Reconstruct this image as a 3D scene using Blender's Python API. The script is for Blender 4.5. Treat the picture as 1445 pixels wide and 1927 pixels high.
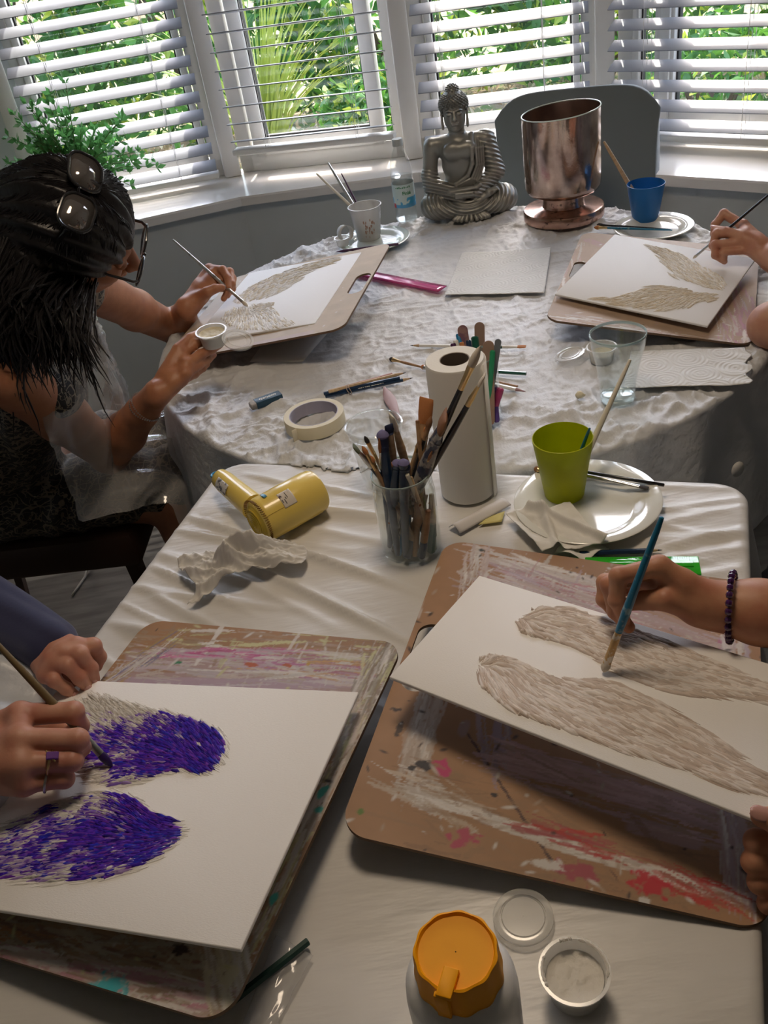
import bpy, math, random
import numpy as np
from mathutils import Vector, Matrix, Quaternion
for _o in list(bpy.data.objects): bpy.data.objects.remove(_o)
C = bpy.context.scene.collection
RNG = random.Random(7); NR = np.random.RandomState(5)
PI = math.pi
# ------------------------------------------------------------------ camera
FPX, PITCH, ROLL, CAMZ = 1720.0, math.radians(35), math.radians(10), 1.555
TZ = 0.74                      # table top height
_D = FPX/math.tan(PITCH)
_n = np.array([_D*math.sin(ROLL), _D*math.cos(ROLL), FPX]); _n /= np.linalg.norm(_n)
_up = -_n; _zc = np.array([0, 0, 1.]); _Y = _zc-(_zc@_up)*_up; _Y /= np.linalg.norm(_Y); _X = np.cross(_Y, _up)
WM = np.array([_X, _Y, _up])   # camera (x right, y down, z forward) -> world
cam = bpy.data.objects.new('camera', bpy.data.cameras.new('camera')); C.objects.link(cam)
cam.data.sensor_fit = 'VERTICAL'; cam.data.sensor_height = 24; cam.data.sensor_width = 24
cam.data.lens = FPX/1927*24; cam.data.clip_start = .02; cam.data.clip_end = 200
_m = Matrix([[*(WM[:, 0])], [*(-WM[:, 1])], [*(-WM[:, 2])]]).transposed().to_4x4()
_m.translation = (0, 0, CAMZ); cam.matrix_world = _m
bpy.context.scene.camera = cam
# ------------------------------------------------------------------ light
sc = bpy.context.scene
sc.view_settings.view_transform = 'Standard'; sc.view_settings.look = 'None'; sc.view_settings.gamma = 1
sc.view_settings.use_curve_mapping = False
sc.view_settings.exposure = 0.62
W = bpy.data.worlds.new('sky'); sc.world = W; W.use_nodes = True
_nt = W.node_tree; _bg = _nt.nodes['Background']
_sky = _nt.nodes.new('ShaderNodeTexSky'); _sky.sky_type = 'NISHITA'; _sky.sun_disc = False
_sky.sun_elevation = math.radians(52); _sky.sun_rotation = math.radians(20); _sky.air_density = 1.0; _sky.dust_density = 3
_nt.links.new(_sky.outputs[0], _bg.inputs[0]); _bg.inputs[1].default_value = 0.95
_s = bpy.data.lights.new('sun', 'SUN'); sun = bpy.data.objects.new('sun', _s); C.objects.link(sun)
_s.energy = 3.8; _s.color = (1, .93, .82); _s.angle = math.radians(.6)
SUN_EL, SUN_AZ = math.radians(57), math.radians(10)   # azimuth measured from +Y towards +X
_sd = Vector((math.sin(SUN_AZ)*math.cos(SUN_EL), math.cos(SUN_AZ)*math.cos(SUN_EL), math.sin(SUN_EL)))
sun.rotation_euler = _sd.to_track_quat('Z', 'Y').to_euler(); sun.location = _sd*12
LIGHT_FILL = 4.5
# ------------------------------------------------------------------ helpers
def ray(x, y):
    return WM @ np.array([(x-722.5)/FPX, (y-963.5)/FPX, 1.])
def px(x, y, h=0.0):
    """world point under pixel (x,y) at height h above the table top"""
    d = ray(x, y); H = CAMZ-(TZ+h); p = d/(-d[2])*H
    return Vector((p[0], p[1], TZ+h))
def pxz(x, y, z): return px(x, y, z-TZ)
def pxd(x, y, r):
    """point under pixel at horizontal distance r (world y = r)"""
    d = ray(x, y); p = d/d[1]*r; return Vector((p[0], p[1], p[2]+CAMZ))
def link(o, parent=None):
    C.objects.link(o)
    if parent is not None: o.parent = parent
    return o
def tag(o, label=None, cat=None, group=None, kind=None):
    if label: o['label'] = label
    if cat: o['category'] = cat
    if group: o['group'] = group
    if kind: o['kind'] = kind
    return o
def thing(name, label, cat, loc=(0, 0, 0), rot=(0, 0, 0), group=None):
    o = bpy.data.objects.new(name, None); o.empty_display_size = .02
    C.objects.link(o); o.location = loc; o.rotation_euler = rot
    return tag(o, label, cat, group)
def mobj(name, V, F, mat, parent=None, smooth=True, cols=None, auto=None):
    me = bpy.data.meshes.new(name)
    me.from_pydata([tuple(map(float, v)) for v in V] if not isinstance(V, np.ndarray) else V.tolist(), [], F if not isinstance(F, np.ndarray) else F.tolist())
    me.update()
    for m in (mat if isinstance(mat, (list, tuple)) else [mat]): me.materials.append(m)
    if smooth:
        me.polygons.foreach_set('use_smooth', [True]*len(me.polygons))
        if auto: me.set_sharp_from_angle(angle=math.radians(auto))
    if cols is not None:
        a = me.color_attributes.new('Col', 'FLOAT_COLOR', 'POINT')
        c = np.ones((len(V), 4), dtype=np.float32); c[:, :3] = np.asarray(cols)[:, :3]
        a.data.foreach_set('color', c.ravel())
    return link(bpy.data.objects.new(name, me), parent)
class MB:
    """collects pieces, links them as one mesh object"""
    def __init__(s): s.v = []; s.f = []; s.mi = []; s.c = []
    def add(s, V, F, mi=0, col=None):
        o = len(s.v); s.v += [tuple(map(float, v)) for v in V]; s.f += [tuple(i+o for i in f) for f in F]; s.mi += [mi]*len(F)
        s.c += [col if col is not None else (1, 1, 1)]*len(V); return s
    def build(s, name, mat, parent=None, smooth=True, auto=40, usecol=False):
        o = mobj(name, s.v, s.f, mat, parent, smooth, np.array(s.c) if usecol else None, auto)
        if any(s.mi): o.data.polygons.foreach_set('material_index', s.mi)
        return o
def lathe(prof, n=32, cap0=True, cap1=True, sx=1, sy=1, wob=None):
    V = []; F = []
    for i, (r, z) in enumerate(prof):
        for k in range(n):
            a = 2*PI*k/n; q = r*(wob(a, i) if wob else 1); V.append((q*math.cos(a)*sx, q*math.sin(a)*sy, z))
    m = len(prof)
    for i in range(m-1):
        for k in range(n):
            k2 = (k+1) % n; F.append((i*n+k, i*n+k2, (i+1)*n+k2, (i+1)*n+k))
    if cap0: F.append(tuple(range(n-1, -1, -1)))
    if cap1: F.append(tuple((m-1)*n+k for k in range(n)))
    return V, F
def tube(pts, rad, n=10, cap=True, flat=None):
    pts = [Vector(p) for p in pts]
    if not isinstance(rad, (list, tuple)): rad = [rad]*len(pts)
    V = []; F = []; up = None
    for i, p in enumerate(pts):
        t = (pts[min(i+1, len(pts)-1)]-pts[max(i-1, 0)]).normalized()
        if up is None: up = t.orthogonal().normalized() if flat is None else Vector(flat)
        up = (up-t*up.dot(t)).normalized(); s = t.cross(up)
        r = rad[i]; ra, rb = r if isinstance(r, (list, tuple)) else (r, r)
        for k in range(n):
            a = 2*PI*k/n; V.append(p+up*(math.cos(a)*ra)+s*(math.sin(a)*rb))
    for i in range(len(pts)-1):
        for k in range(n):
            k2 = (k+1) % n; F.append((i*n+k, i*n+k2, (i+1)*n+k2, (i+1)*n+k))
    if cap:
        F.append(tuple(range(n-1, -1, -1))); F.append(tuple((len(pts)-1)*n+k for k in range(n)))
    return V, F
def box(x0, x1, y0, y1, z0, z1):
    V = [(x0, y0, z0), (x1, y0, z0), (x1, y1, z0), (x0, y1, z0), (x0, y0, z1), (x1, y0, z1), (x1, y1, z1), (x0, y1, z1)]
    return V, [(0, 3, 2, 1), (4, 5, 6, 7), (0, 1, 5, 4), (1, 2, 6, 5), (2, 3, 7, 6), (3, 0, 4, 7)]
def rbox(x0, x1, y0, y1, z0, z1, b=.003):
    """box with chamfered/rounded edges"""
    V = []; F = []
    for (z, i) in ((z0, b), (z0+b*.3, b*.3), (z0+b, 0), (z1-b, 0), (z1-b*.3, b*.3), (z1, b)):
        for (cx_, cy_, a0) in ((x1-b, y1-b, 0), (x0+b, y1-b, 90), (x0+b, y0+b, 180), (x1-b, y0+b, 270)):
            for a in (0, 45, 90):
                t = math.radians(a0+a); V.append((cx_+(b-i)*math.cos(t), cy_+(b-i)*math.sin(t), z))
    n = 12
    for i in range(5):
        for k in range(n): F.append((i*n+k, i*n+(k+1) % n, (i+1)*n+(k+1) % n, (i+1)*n+k))
    F.append(tuple(range(n-1, -1, -1))); F.append(tuple(5*n+k for k in range(n)))
    return V, F
def xf(VF, M):
    return [M @ Vector(v) for v in VF[0]], VF[1]
def TR(x=0, y=0, z=0, rx=0, ry=0, rz=0):
    return Matrix.Translation((x, y, z)) @ Matrix.Rotation(rz, 4, 'Z') @ Matrix.Rotation(ry, 4, 'Y') @ Matrix.Rotation(rx, 4, 'X')
def prism(poly, z0, z1):
    n = len(poly); V = [(x, y, z0) for x, y in poly]+[(x, y, z1) for x, y in poly]
    return V, [tuple(range(n-1, -1, -1)), tuple(range(n, 2*n))]+[(k, (k+1) % n, n+(k+1) % n, n+k) for k in range(n)]
def rrect(x0, x1, y0, y1, r, n=6):
    P = []
    for cx_, cy_, a0 in ((x1-r, y1-r, 0), (x0+r, y1-r, 90), (x0+r, y0+r, 180), (x1-r, y0+r, 270)):
        for k in range(n+1):
            t = math.radians(a0+90*k/n); P.append((cx_+r*math.cos(t), cy_+r*math.sin(t)))
    return P
def grid(nx, ny, fn):
    """fn(u,v)->xyz with arrays"""
    u, v = np.meshgrid(np.linspace(0, 1, nx), np.linspace(0, 1, ny), indexing='ij')
    P = fn(u, v).reshape(-1, 3); i = np.arange(nx*ny).reshape(nx, ny)
    F = np.stack([i[:-1, :-1], i[1:, :-1], i[1:, 1:], i[:-1, 1:]], -1).reshape(-1, 4)
    return P, F
# value noise ------------------------------------------------------
_perm = NR.permutation(4096); _val = NR.rand(4096)
def vn2(x, y, s=0):
    xi = np.floor(x).astype(int); yi = np.floor(y).astype(int); fx = x-xi; fy = y-yi
    fx = fx*fx*(3-2*fx); fy = fy*fy*(3-2*fy)
    def h(a, b): return _val[_perm[(_perm[(a+s*17) & 4095]+b) & 4095]]
    return (h(xi, yi)*(1-fx)+h(xi+1, yi)*fx)*(1-fy)+(h(xi, yi+1)*(1-fx)+h(xi+1, yi+1)*fx)*fy
def fbm(x, y, o=4, s=0):
    r = 0; a = .5
    for k in range(o): r = r+a*vn2(x, y, s+k*3); x = x*2.03+5.1; y = y*2.03+1.7; a *= .5
    return r
# ------------------------------------------------------------------ materials
_MC = {}
def M(name, col=(.8, .8, .8), rough=.5, metal=0., bump=None, trans=0., ior=1.45, alpha=1., noise=None, sss=0., coat=0., attr=False, sheen=0., spec=None, emit=None, tl=0.):
    """bump=(scale,strength,dist[,stretch]) ; noise=(scale,col2,lo,hi)"""
    if name in _MC: return _MC[name]
    m = bpy.data.materials.new(name); m.use_nodes = True; nt = m.node_tree; b = nt.nodes['Principled BSDF']; L = nt.links
    def N(t, **k):
        n = nt.nodes.new(t)
        for a, v in k.items(): setattr(n, a, v)
        return n
    b.inputs['Base Color'].default_value = (*col, 1); b.inputs['Roughness'].default_value = rough; b.inputs['Metallic'].default_value = metal
    b.inputs['IOR'].default_value = ior; b.inputs['Transmission Weight'].default_value = trans; b.inputs['Alpha'].default_value = alpha
    b.inputs['Coat Weight'].default_value = coat
    if spec is not None: b.inputs['Specular IOR Level'].default_value = spec
    if sheen: b.inputs['Sheen Weight'].default_value = sheen
    if sss:
        b.inputs['Subsurface Weight'].default_value = sss; b.inputs['Subsurface Radius'].default_value = (1, .35, .2); b.inputs['Subsurface Scale'].default_value = .006
    if emit: b.inputs['Emission Color'].default_value = (*emit[0], 1); b.inputs['Emission Strength'].default_value = emit[1]
    tc = N('ShaderNodeTexCoord')
    src = None
    if attr:
        a = N('ShaderNodeAttribute'); a.attribute_name = 'Col'; src = a.outputs['Color']; L.new(src, b.inputs['Base Color'])
    if noise:
        sc_, c2, lo, hi = noise[:4]
        nz = N('ShaderNodeTexNoise'); nz.inputs['Scale'].default_value = sc_; nz.inputs['Detail'].default_value = 6
        mp = N('ShaderNodeMapping'); L.new(tc.outputs['Object'], mp.inputs[0]); L.new(mp.outputs[0], nz.inputs['Vector'])
        if len(noise) > 4: mp.inputs['Scale'].default_value = noise[4]
        r = N('ShaderNodeMapRange'); r.inputs[1].default_value = lo; r.inputs[2].default_value = hi; L.new(nz.outputs[0], r.inputs[0])
        mx = N('ShaderNodeMix', data_type='RGBA'); L.new(r.outputs[0], mx.inputs[0]); mx.inputs[7].default_value = (*c2, 1)
        if src: L.new(src, mx.inputs[6])
        else: mx.inputs[6].default_value = (*col, 1)
        L.new(mx.outputs[2], b.inputs['Base Color'])
    if bump:
        bs = bump if isinstance(bump, list) else [bump]; prev = None
        for q in bs:
            nz = N('ShaderNodeTexNoise'); nz.inputs['Scale'].default_value = q[0]; nz.inputs['Detail'].default_value = 5
            mp = N('ShaderNodeMapping'); L.new(tc.outputs['Object'], mp.inputs[0]); L.new(mp.outputs[0], nz.inputs['Vector'])
            if len(q) > 3: mp.inputs['Scale'].default_value = q[3]
            bp = N('ShaderNodeBump'); bp.inputs['Strength'].default_value = q[1]; bp.inputs['Distance'].default_value = q[2]
            L.new(nz.outputs[0], bp.inputs['Height'])
            if prev: L.new(prev, bp.inputs['Normal'])
            prev = bp.outputs[0]
        L.new(prev, b.inputs['Normal'])
    if tl:
        out = nt.nodes['Material Output']; t_ = N('ShaderNodeBsdfTranslucent'); t_.inputs[0].default_value = (*col, 1)
        ms = N('ShaderNodeMixShader'); ms.inputs[0].default_value = tl; L.new(b.outputs[0], ms.inputs[1]); L.new(t_.outputs[0], ms.inputs[2]); L.new(ms.outputs[0], out.inputs[0])
        if src: L.new(src, t_.inputs[0])
    _MC[name] = m; return m
def mglass(name, col=(1, 1, 1), rough=.0, frac=.12, tint=None, ior=1.45):
    """thin clear plastic / glass: mostly see-through, mirror sheen by facing angle, so light still passes"""
    if name in _MC: return _MC[name]
    m = bpy.data.materials.new(name); m.use_nodes = True; nt = m.node_tree; L = nt.links
    nt.nodes.remove(nt.nodes['Principled BSDF']); out = nt.nodes['Material Output']
    t = nt.nodes.new('ShaderNodeBsdfTransparent'); t.inputs[0].default_value = (*(tint or col), 1)
    g = nt.nodes.new('ShaderNodeBsdfGlossy'); g.inputs[0].default_value = (1, 1, 1, 1); g.inputs['Roughness'].default_value = rough
    d = nt.nodes.new('ShaderNodeBsdfDiffuse'); d.inputs[0].default_value = (*col, 1)
    fw_ = nt.nodes.new('ShaderNodeLayerWeight'); fw_.inputs[0].default_value = .5
    pw = nt.nodes.new('ShaderNodeMath'); pw.operation = 'POWER'; pw.inputs[1].default_value = 4.0; L.new(fw_.outputs['Facing'], pw.inputs[0])
    lw = nt.nodes.new('ShaderNodeMath'); lw.operation = 'MULTIPLY_ADD'; lw.inputs[1].default_value = .7; lw.inputs[2].default_value = ((ior-1)/(ior+1))**2; L.new(pw.outputs[0], lw.inputs[0])
    m1 = nt.nodes.new('ShaderNodeMixShader'); m1.inputs[0].default_value = frac; L.new(t.outputs[0], m1.inputs[1]); L.new(d.outputs[0], m1.inputs[2])
    m2 = nt.nodes.new('ShaderNodeMixShader'); L.new(lw.outputs[0], m2.inputs[0]); L.new(m1.outputs[0], m2.inputs[1]); L.new(g.outputs[0], m2.inputs[2])
    L.new(m2.outputs[0], out.inputs[0]); _MC[name] = m; return m
# ------------------------------------------------------------------ implicit surfaces (bodies, hands, statue)
def surface_nets(F, org, h):
    s = F < 0
    nx, ny, nz = F.shape
    occ = np.zeros((nx-1, ny-1, nz-1), dtype=np.int8)
    for dx in (0, 1):
        for dy in (0, 1):
            for dz in (0, 1): occ += s[dx:nx-1+dx, dy:ny-1+dy, dz:nz-1+dz]
    act = (occ > 0) & (occ < 8); idx = -np.ones(act.shape, dtype=np.int64); ii = np.argwhere(act); idx[act] = np.arange(len(ii))
    acc = np.zeros((len(ii), 3)); cnt = np.zeros(len(ii))
    corners = [(a, b, c) for a in (0, 1) for b in (0, 1) for c in (0, 1)]
    for a in range(8):
        for b in range(a+1, 8):
            ca, cb = corners[a], corners[b]
            if sum(abs(p-q) for p, q in zip(ca, cb)) != 1: continue
            fa = F[ii[:, 0]+ca[0], ii[:, 1]+ca[1], ii[:, 2]+ca[2]]; fb = F[ii[:, 0]+cb[0], ii[:, 1]+cb[1], ii[:, 2]+cb[2]]
            x = (fa < 0) != (fb < 0); t = np.where(x, fa/np.where(x, fa-fb, 1), 0)[:, None]
            p = np.array(ca)+t*(np.array(cb)-np.array(ca)); acc += p*x[:, None]; cnt += x
    V = (ii+acc/cnt[:, None])*h+org
    Fs = []
    for ax in range(3):
        sl0 = [slice(None)]*3; sl1 = [slice(None)]*3; sl0[ax] = slice(0, -1); sl1[ax] = slice(1, None)
        x = s[tuple(sl0)] != s[tuple(sl1)]; e = np.argwhere(x)
        o1, o2 = [(1, 2), (2, 0), (0, 1)][ax]
        ok = (e[:, o1] > 0) & (e[:, o2] > 0) & (e[:, o1] < F.shape[o1]-1) & (e[:, o2] < F.shape[o2]-1); e = e[ok]
        def g(d1, d2):
            q = e.copy(); q[:, o1] -= d1; q[:, o2] -= d2; return idx[q[:, 0], q[:, 1], q[:, 2]]
        q = np.stack([g(1, 1), g(0, 1), g(0, 0), g(1, 0)], 1)
        flip = ~s[e[:, 0], e[:, 1], e[:, 2]]; q[flip] = q[flip][:, ::-1]; Fs.append(q)
    return V, np.concatenate(Fs)
class SDF:
    def __init__(s, lo, hi, h):
        s.lo = np.array(lo, float); s.h = h; n = np.ceil((np.array(hi)-s.lo)/h).astype(int)+1
        s.n = n; s.F = np.full(n, 1., dtype=np.float32)
    def sub(s, lo, hi):
        a = np.maximum(np.floor((np.array(lo)-s.lo)/s.h).astype(int), 0); b = np.minimum(np.ceil((np.array(hi)-s.lo)/s.h).astype(int)+1, s.n)
        if (b <= a).any(): return None, None
        g = np.meshgrid(*[s.lo[i]+np.arange(a[i], b[i])*s.h for i in range(3)], indexing='ij')
        return tuple(slice(a[i], b[i]) for i in range(3)), np.stack(g, -1)
    def comb(s, sl, d, k, op='u'):
        A = s.F[sl]
        if op == 'u': hh = np.clip(.5+.5*(A-d)/k, 0, 1); s.F[sl] = A*(1-hh)+d*hh-k*hh*(1-hh)
        else: d = -d; hh = np.clip(.5-.5*(A-d)/k, 0, 1); s.F[sl] = A*(1-hh)+d*hh+k*hh*(1-hh)
    def cone(s, a, b, r1, r2, k=.003, flat=None, op='u', disp=None):
        a = np.array(a, float); b = np.array(b, float); R = max(r1, r2)*(1/min(1, flat[1]) if flat else 1)+k*2+s.h*4
        sl, P = s.sub(np.minimum(a, b)-R, np.maximum(a, b)+R)
        if sl is None: return
        ab = b-a; L2 = ab@ab+1e-12; t = np.clip(((P-a)@ab)/L2, 0, 1); v = P-(a+t[..., None]*ab)
        if flat: n_ = np.array(flat[0], float); n_ /= np.linalg.norm(n_); v = v+n_*((v@n_)*(flat[1]-1))[..., None]
        d = np.sqrt((v*v).sum(-1))-(r1+(r2-r1)*t)
        if disp: d = d-disp(P, t)
        s.comb(sl, d, k, op)
    def ell(s, c, r, R=None, k=.003, op='u', disp=None):
        c = np.array(c, float); r = np.array(r, float); m = r.max()+k*2+s.h*4
        sl, P = s.sub(c-m, c+m)
        if sl is None: return
        Q = P-c
        if R is not None: Q = Q @ np.array(R)   # R columns = local axes
        k0 = np.sqrt(((Q/r)**2).sum(-1)); k1 = np.sqrt(((Q/r**2)**2).sum(-1))+1e-9; d = k0*(k0-1)/k1
        if disp: d = d-disp(P)
        s.comb(sl, d, k, op)
    def chain(s, pts, rad, k=.003, flat=None, disp=None):
        for i in range(len(pts)-1): s.cone(pts[i], pts[i+1], rad[i], rad[i+1], k, flat, disp=disp)
    def mesh(s, name, mat, parent=None, disp=None, cols=None, sm=1):
        V, F = surface_nets(s.F, s.lo, s.h)
        # light laplacian smoothing
        for _ in range(sm):
            A = np.zeros_like(V); cnt = np.zeros(len(V))
            for j in range(4):
                np.add.at(A, F[:, j], V[F[:, (j+1) % 4]]+V[F[:, (j+3) % 4]]); np.add.at(cnt, F[:, j], 2)
            V = V*.4+.6*A/np.maximum(cnt, 1)[:, None]
        if disp: V = V+disp(V)
        return mobj(name, V, F, mat, parent, True, cols(V) if cols else None)
def rotcols(x, z):
    """matrix with columns x, y, z axes from approx x and z"""
    z = np.array(z, float); z /= np.linalg.norm(z); x = np.array(x, float); x = x-z*(x@z); x /= np.linalg.norm(x)
    return np.stack([x, np.cross(z, x), z], 1)
def aim(o, A, B, roll=0.):
    A = Vector(A); B = Vector(B); o.location = A
    o.rotation_mode = 'QUATERNION'; o.rotation_quaternion = (B-A).to_track_quat('Z', 'Y') @ Quaternion((0, 0, 1), roll); return o
def dup(root, label=None, group=None, cat=None):
    r = root.copy(); C.objects.link(r)
    if label: r['label'] = label
    if group: r['group'] = group
    for ch in list(root.children):
        c = ch.copy(); C.objects.link(c); c.parent = r
        for g in list(ch.children):
            d = g.copy(); C.objects.link(d); d.parent = c
    return r
# ================================================================== ROOM
m_wall = M('wall_paint', (.52, .56, .56), .8, noise=(3, (.50, .54, .54), .4, .6))
m_white = M('white_frame', (.78, .77, .74), .35)
m_sill = M('sill_gloss', (.74, .72, .68), .18)
m_floor = M('grey_laminate', (.16, .145, .13), .45, noise=(6, (.09, .08, .07), .35, .65, (1, 6, 1)), bump=(40, .1, .002, (1, 8, 1)))
m_gasket = M('black_gasket', (.03, .03, .03), .6)
SILL = .725
W0 = [(-.997, 3.368), (-.32, 3.400), (.31, 3.211), (.919, 3.051), (1.37, 2.60)]    # bay corners, left to right
WS = [(-.95, 3.02), (-.289, 3.126), (.302, 3.044), (.868, 2.662), (1.28, 2.26)]    # inner edge of the sill
def S(o, name=None): o['kind'] = 'structure'; return o
XL, XR, YB = -1.75, 1.75, -2.6
LW = [(XL, YB), (XL, 3.1), (-1.15, 3.30)]
S(mobj('floor', *xf(box(XL-.1, XR+.1, YB-.1, 3.6, -.05, 0), TR()), m_floor, smooth=False))
# floor board joints
fb = MB()
for k in range(-8, 9): fb.add(*xf(box(-3, 3, -.0012, .0012, 0, .0006), TR(0, .6+k*.19, 0, rz=.95)))
def clipbox(v): return (max(XL, min(XR, v[0])), max(YB, min(3.5, v[1])), v[2])
S(mobj('trim_2', [clipbox(v) for v in fb.v], fb.f, M('joint_dark', (.05, .045, .04), .8), smooth=False))
S(mobj('ceiling', *box(XL-.1, XR+.1, YB-.1, 3.56, 2.4, 2.45), M('ceiling_white', (.7, .69, .66), .9), smooth=False))
def wallseg(mb, a, b, z0, z1, t=.12):
    a = Vector((*a, 0)); b = Vector((*b, 0)); d = (b-a); a = a-d.normalized()*.05; b = b+d.normalized()*.05; n = Vector((-d.y, d.x, 0)).normalized()*t
    P = [a, b, b+n, a+n]; mb.add([(p.x, p.y, z0) for p in P]+[(p.x, p.y, z1) for p in P], [(0, 3, 2, 1), (4, 5, 6, 7), (0, 1, 5, 4), (1, 2, 6, 5), (2, 3, 7, 6), (3, 0, 4, 7)])
wl = MB(); wallseg(wl, (XL, YB), (XL, 3.05), 0, 2.4); wallseg(wl, (XL, 3.05), W0[0], 0, 2.4); S(wl.build('wall_left', m_wall, smooth=False))
wr = MB(); wallseg(wr, W0[4], (XR, 2.2), 0, 2.4); wallseg(wr, (XR, 2.2), (XR, YB), 0, 2.4); S(wr.build('wall_right', m_wall, smooth=False))
# back wall behind the photographer
wb = MB(); wallseg(wb, (XR, YB), (XL, YB), 0, 2.4)
S(wb.build('wall_back', M('tan_wall', (.30, .22, .15), .85), smooth=False))
# wall under the bay window (plane of the sill's inner edge, set back a little)
wf = MB()
for i in range(4):
    a = Vector(WS[i]); b = Vector(WS[i+1]); n = Vector((-(b-a).y, (b-a).x)).normalized()*.035
    wallseg(wf, a+n, b+n, 0, SILL-.03, .1)
wallseg(wf, (XL, 3.03), (WS[0][0], WS[0][1]+.035), 0, SILL-.03, .1); wallseg(wf, (WS[4][0]+.03, WS[4][1]+.02), (XR, 2.0), 0, SILL-.03, .1)
for i in range(4): wallseg(wf, W0[i], W0[i+1], 2.12, 2.4, .15)
S(wf.build('wall_bay', m_wall, smooth=False))
# sill
o_ = [Vector((*p, 0)) for p in WS]; o_[0] = Vector((-1.02, 3.01, 0)); q_ = [Vector((*p, 0)) for p in W0]
q2 = [Vector((p[0]*1.03, p[1]*1.03, 0)) for p in W0]
V = []; F = []
prof = [(0, -.03), (0, -.006), (.004, 0), (1, 0)]
for i in range(5):
    e = (q2[i]-o_[i])
    for t, z in prof[:3]: V.append((o_[i]+e.normalized()*t)[:2]+(SILL+z,)) if False else V.append(((o_[i]+e.normalized()*t).x, (o_[i]+e.normalized()*t).y, SILL+z))
    V.append((q2[i].x, q2[i].y, SILL)); V.append((q2[i].x, q2[i].y, SILL-.03))
for i in range(4):
    for k in range(5): F.append((i*5+k, (i+1)*5+k, (i+1)*5+(k+1) % 5, i*5+(k+1) % 5))
S(mobj('trim_1', V, F, m_sill, smooth=False))
# corner posts of the bay
for i in range(5):
    d = Vector((*W0[i], 0)); nrm = d.normalized()
    mb = MB(); ang = math.atan2(nrm.y, nrm.x)-PI/2
    mb.add(*xf(rbox(-.030, .030, -.005, .10, SILL, 2.13, .008), TR(d.x, d.y, 0, rz=ang)))
    S(mb.build('trim_%d' % (3+i), m_white))
m_pane = mglass('window_glass', (1, 1, 1), .0, .0)
facets = []
for i in range(4):
    A = Vector((*W0[i], 0)); B = Vector((*W0[i+1], 0)); d = B-A; L = d.length; ang = math.atan2(d.y, d.x)
    facets.append((A, B, L, ang))
    w = thing('window_%d' % (i+1), None, None, (A.x, A.y, SILL), (0, 0, ang)); w['kind'] = 'structure'
    H = 1.40; y0, y1 = .045, .10
    fr = MB(); fw = .05
    for bx in ((.02, fw+.02, y0, y1, .0, H), (L-fw-.02, L-.02, y0, y1, .0, H), (.02, L-.02, y0, y1, 0, fw+.01), (.02, L-.02, y0, y1, H-fw, H)): fr.add(*rbox(*bx, .004))
    S(fr.build('window_frame', m_white, w))
    # sashes
    spans = [(.075, L-.075)] if i != 3 else [(.075, .17), (.19, L-.07)]
    if i == 1: spans = [(.085, L-.10)]
    for (x0, x1) in spans:
        sw = .022 if i != 1 else .045
        sh = MB(); g = MB()
        for bx in ((x0, x0+sw, .03, .085, .055, H-.05), (x1-sw, x1, .03, .085, .055, H-.05), (x0, x1, .03, .085, .055, .055+sw+.01), (x0, x1, .03, .085, H-.05-sw, H-.05)): sh.add(*rbox(*bx, .005))
        sash = S(sh.build('window_sash', m_white, w))
        a, b, z0, z1 = x0+sw, x1-sw, .065+sw, H-.05-sw
        for bx in ((a, a+.006, .05, .07, z0, z1), (b-.006, b, .05, .07, z0, z1), (a, b, .05, .07, z0, z0+.006), (a, b, .05, .07, z1-.006, z1)): g.add(*box(*bx))
        S(g.build('window_gasket', m_gasket, sash, smooth=False))
        S(mobj('window_pane', *box(a+.002, b-.002, .058, .062, z0+.002, z1-.002), m_pane, sash, smooth=False))
    if i == 3:
        S(MB().add(*rbox(.17, .20, .02, .09, .02, H-.03, .004)).build('window_mullion', m_white, w))
# blinds --------------------------------------------------------------
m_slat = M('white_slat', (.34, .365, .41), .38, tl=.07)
m_cord = M('ladder_cord', (.75, .74, .72), .7)
slatprof = lambda n=7: [(-.5+k/(n-1), .0022*(1-(2*k/(n-1)-1)**2)) for k in range(n)]
def blind(i, tilt, z0, name_label, pitch=.0555, wd=.052, zb=.035):
    A, B, L, ang = facets[i]
    t = thing('venetian_blind', name_label, 'window blind', (A.x, A.y, SILL), (0, 0, ang))
    y = -.05; x0, x1 = .045, L-.045
    top = 1.33
    MB().add(*rbox(x0, x1, y-.03, y+.03, top, top+.05, .003)).build('headrail', m_white, t)
    V = []; F = []; pr = slatprof(); n = len(pr)
    for xx in (x0+.003, x1-.003):
        for s_ in (0, 1):
            for u, c in pr:
                yy = u*wd; zz = c-s_*.0028
                V.append((xx, yy*math.cos(tilt)-zz*math.sin(tilt), yy*math.sin(tilt)+zz*math.cos(tilt)))
    for k in range(n-1):
        F += [(k, k+1, 2*n+k+1, 2*n+k), (n+k, 3*n+k, 3*n+k+1, n+k+1), (k, n+k, n+k+1, k+1), (2*n+k, 2*n+k+1, 3*n+k+1, 3*n+k)]
    F += [(0, 2*n, 3*n, n), (n-1, 2*n-1, 4*n-1, 3*n-1)]
    z = zb+.03; first = None
    while z < top-.01:
        if first is None:
            first = mobj('slat', V, F, m_slat, t, True, auto=30)
            o = first
        else:
            o = first.copy(); C.objects.link(o); o.parent = t
        o.location = (RNG.uniform(-.001, .001), y, z); z += pitch
    MB().add(*rbox(x0, x1, y-.026, y+.026, zb-.012, zb+.006, .003)).build('bottom_rail', m_white, t)
    for fx in ((.22, .78) if i != 2 else (.16, .74)):
        mb = MB(); xx = x0+(x1-x0)*fx
        for dy in (-.024, .024, 0): mb.add(*tube([(xx+dy*.05, y+dy, zb), (xx+dy*.05, y+dy, top)], .0009, 5))
        mb.build('ladder_cord', m_cord, t)
    return t
R_ = math.radians
blind(0, R_(30), 0, 'white slatted blind at the far left, behind the dark-haired woman')
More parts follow.
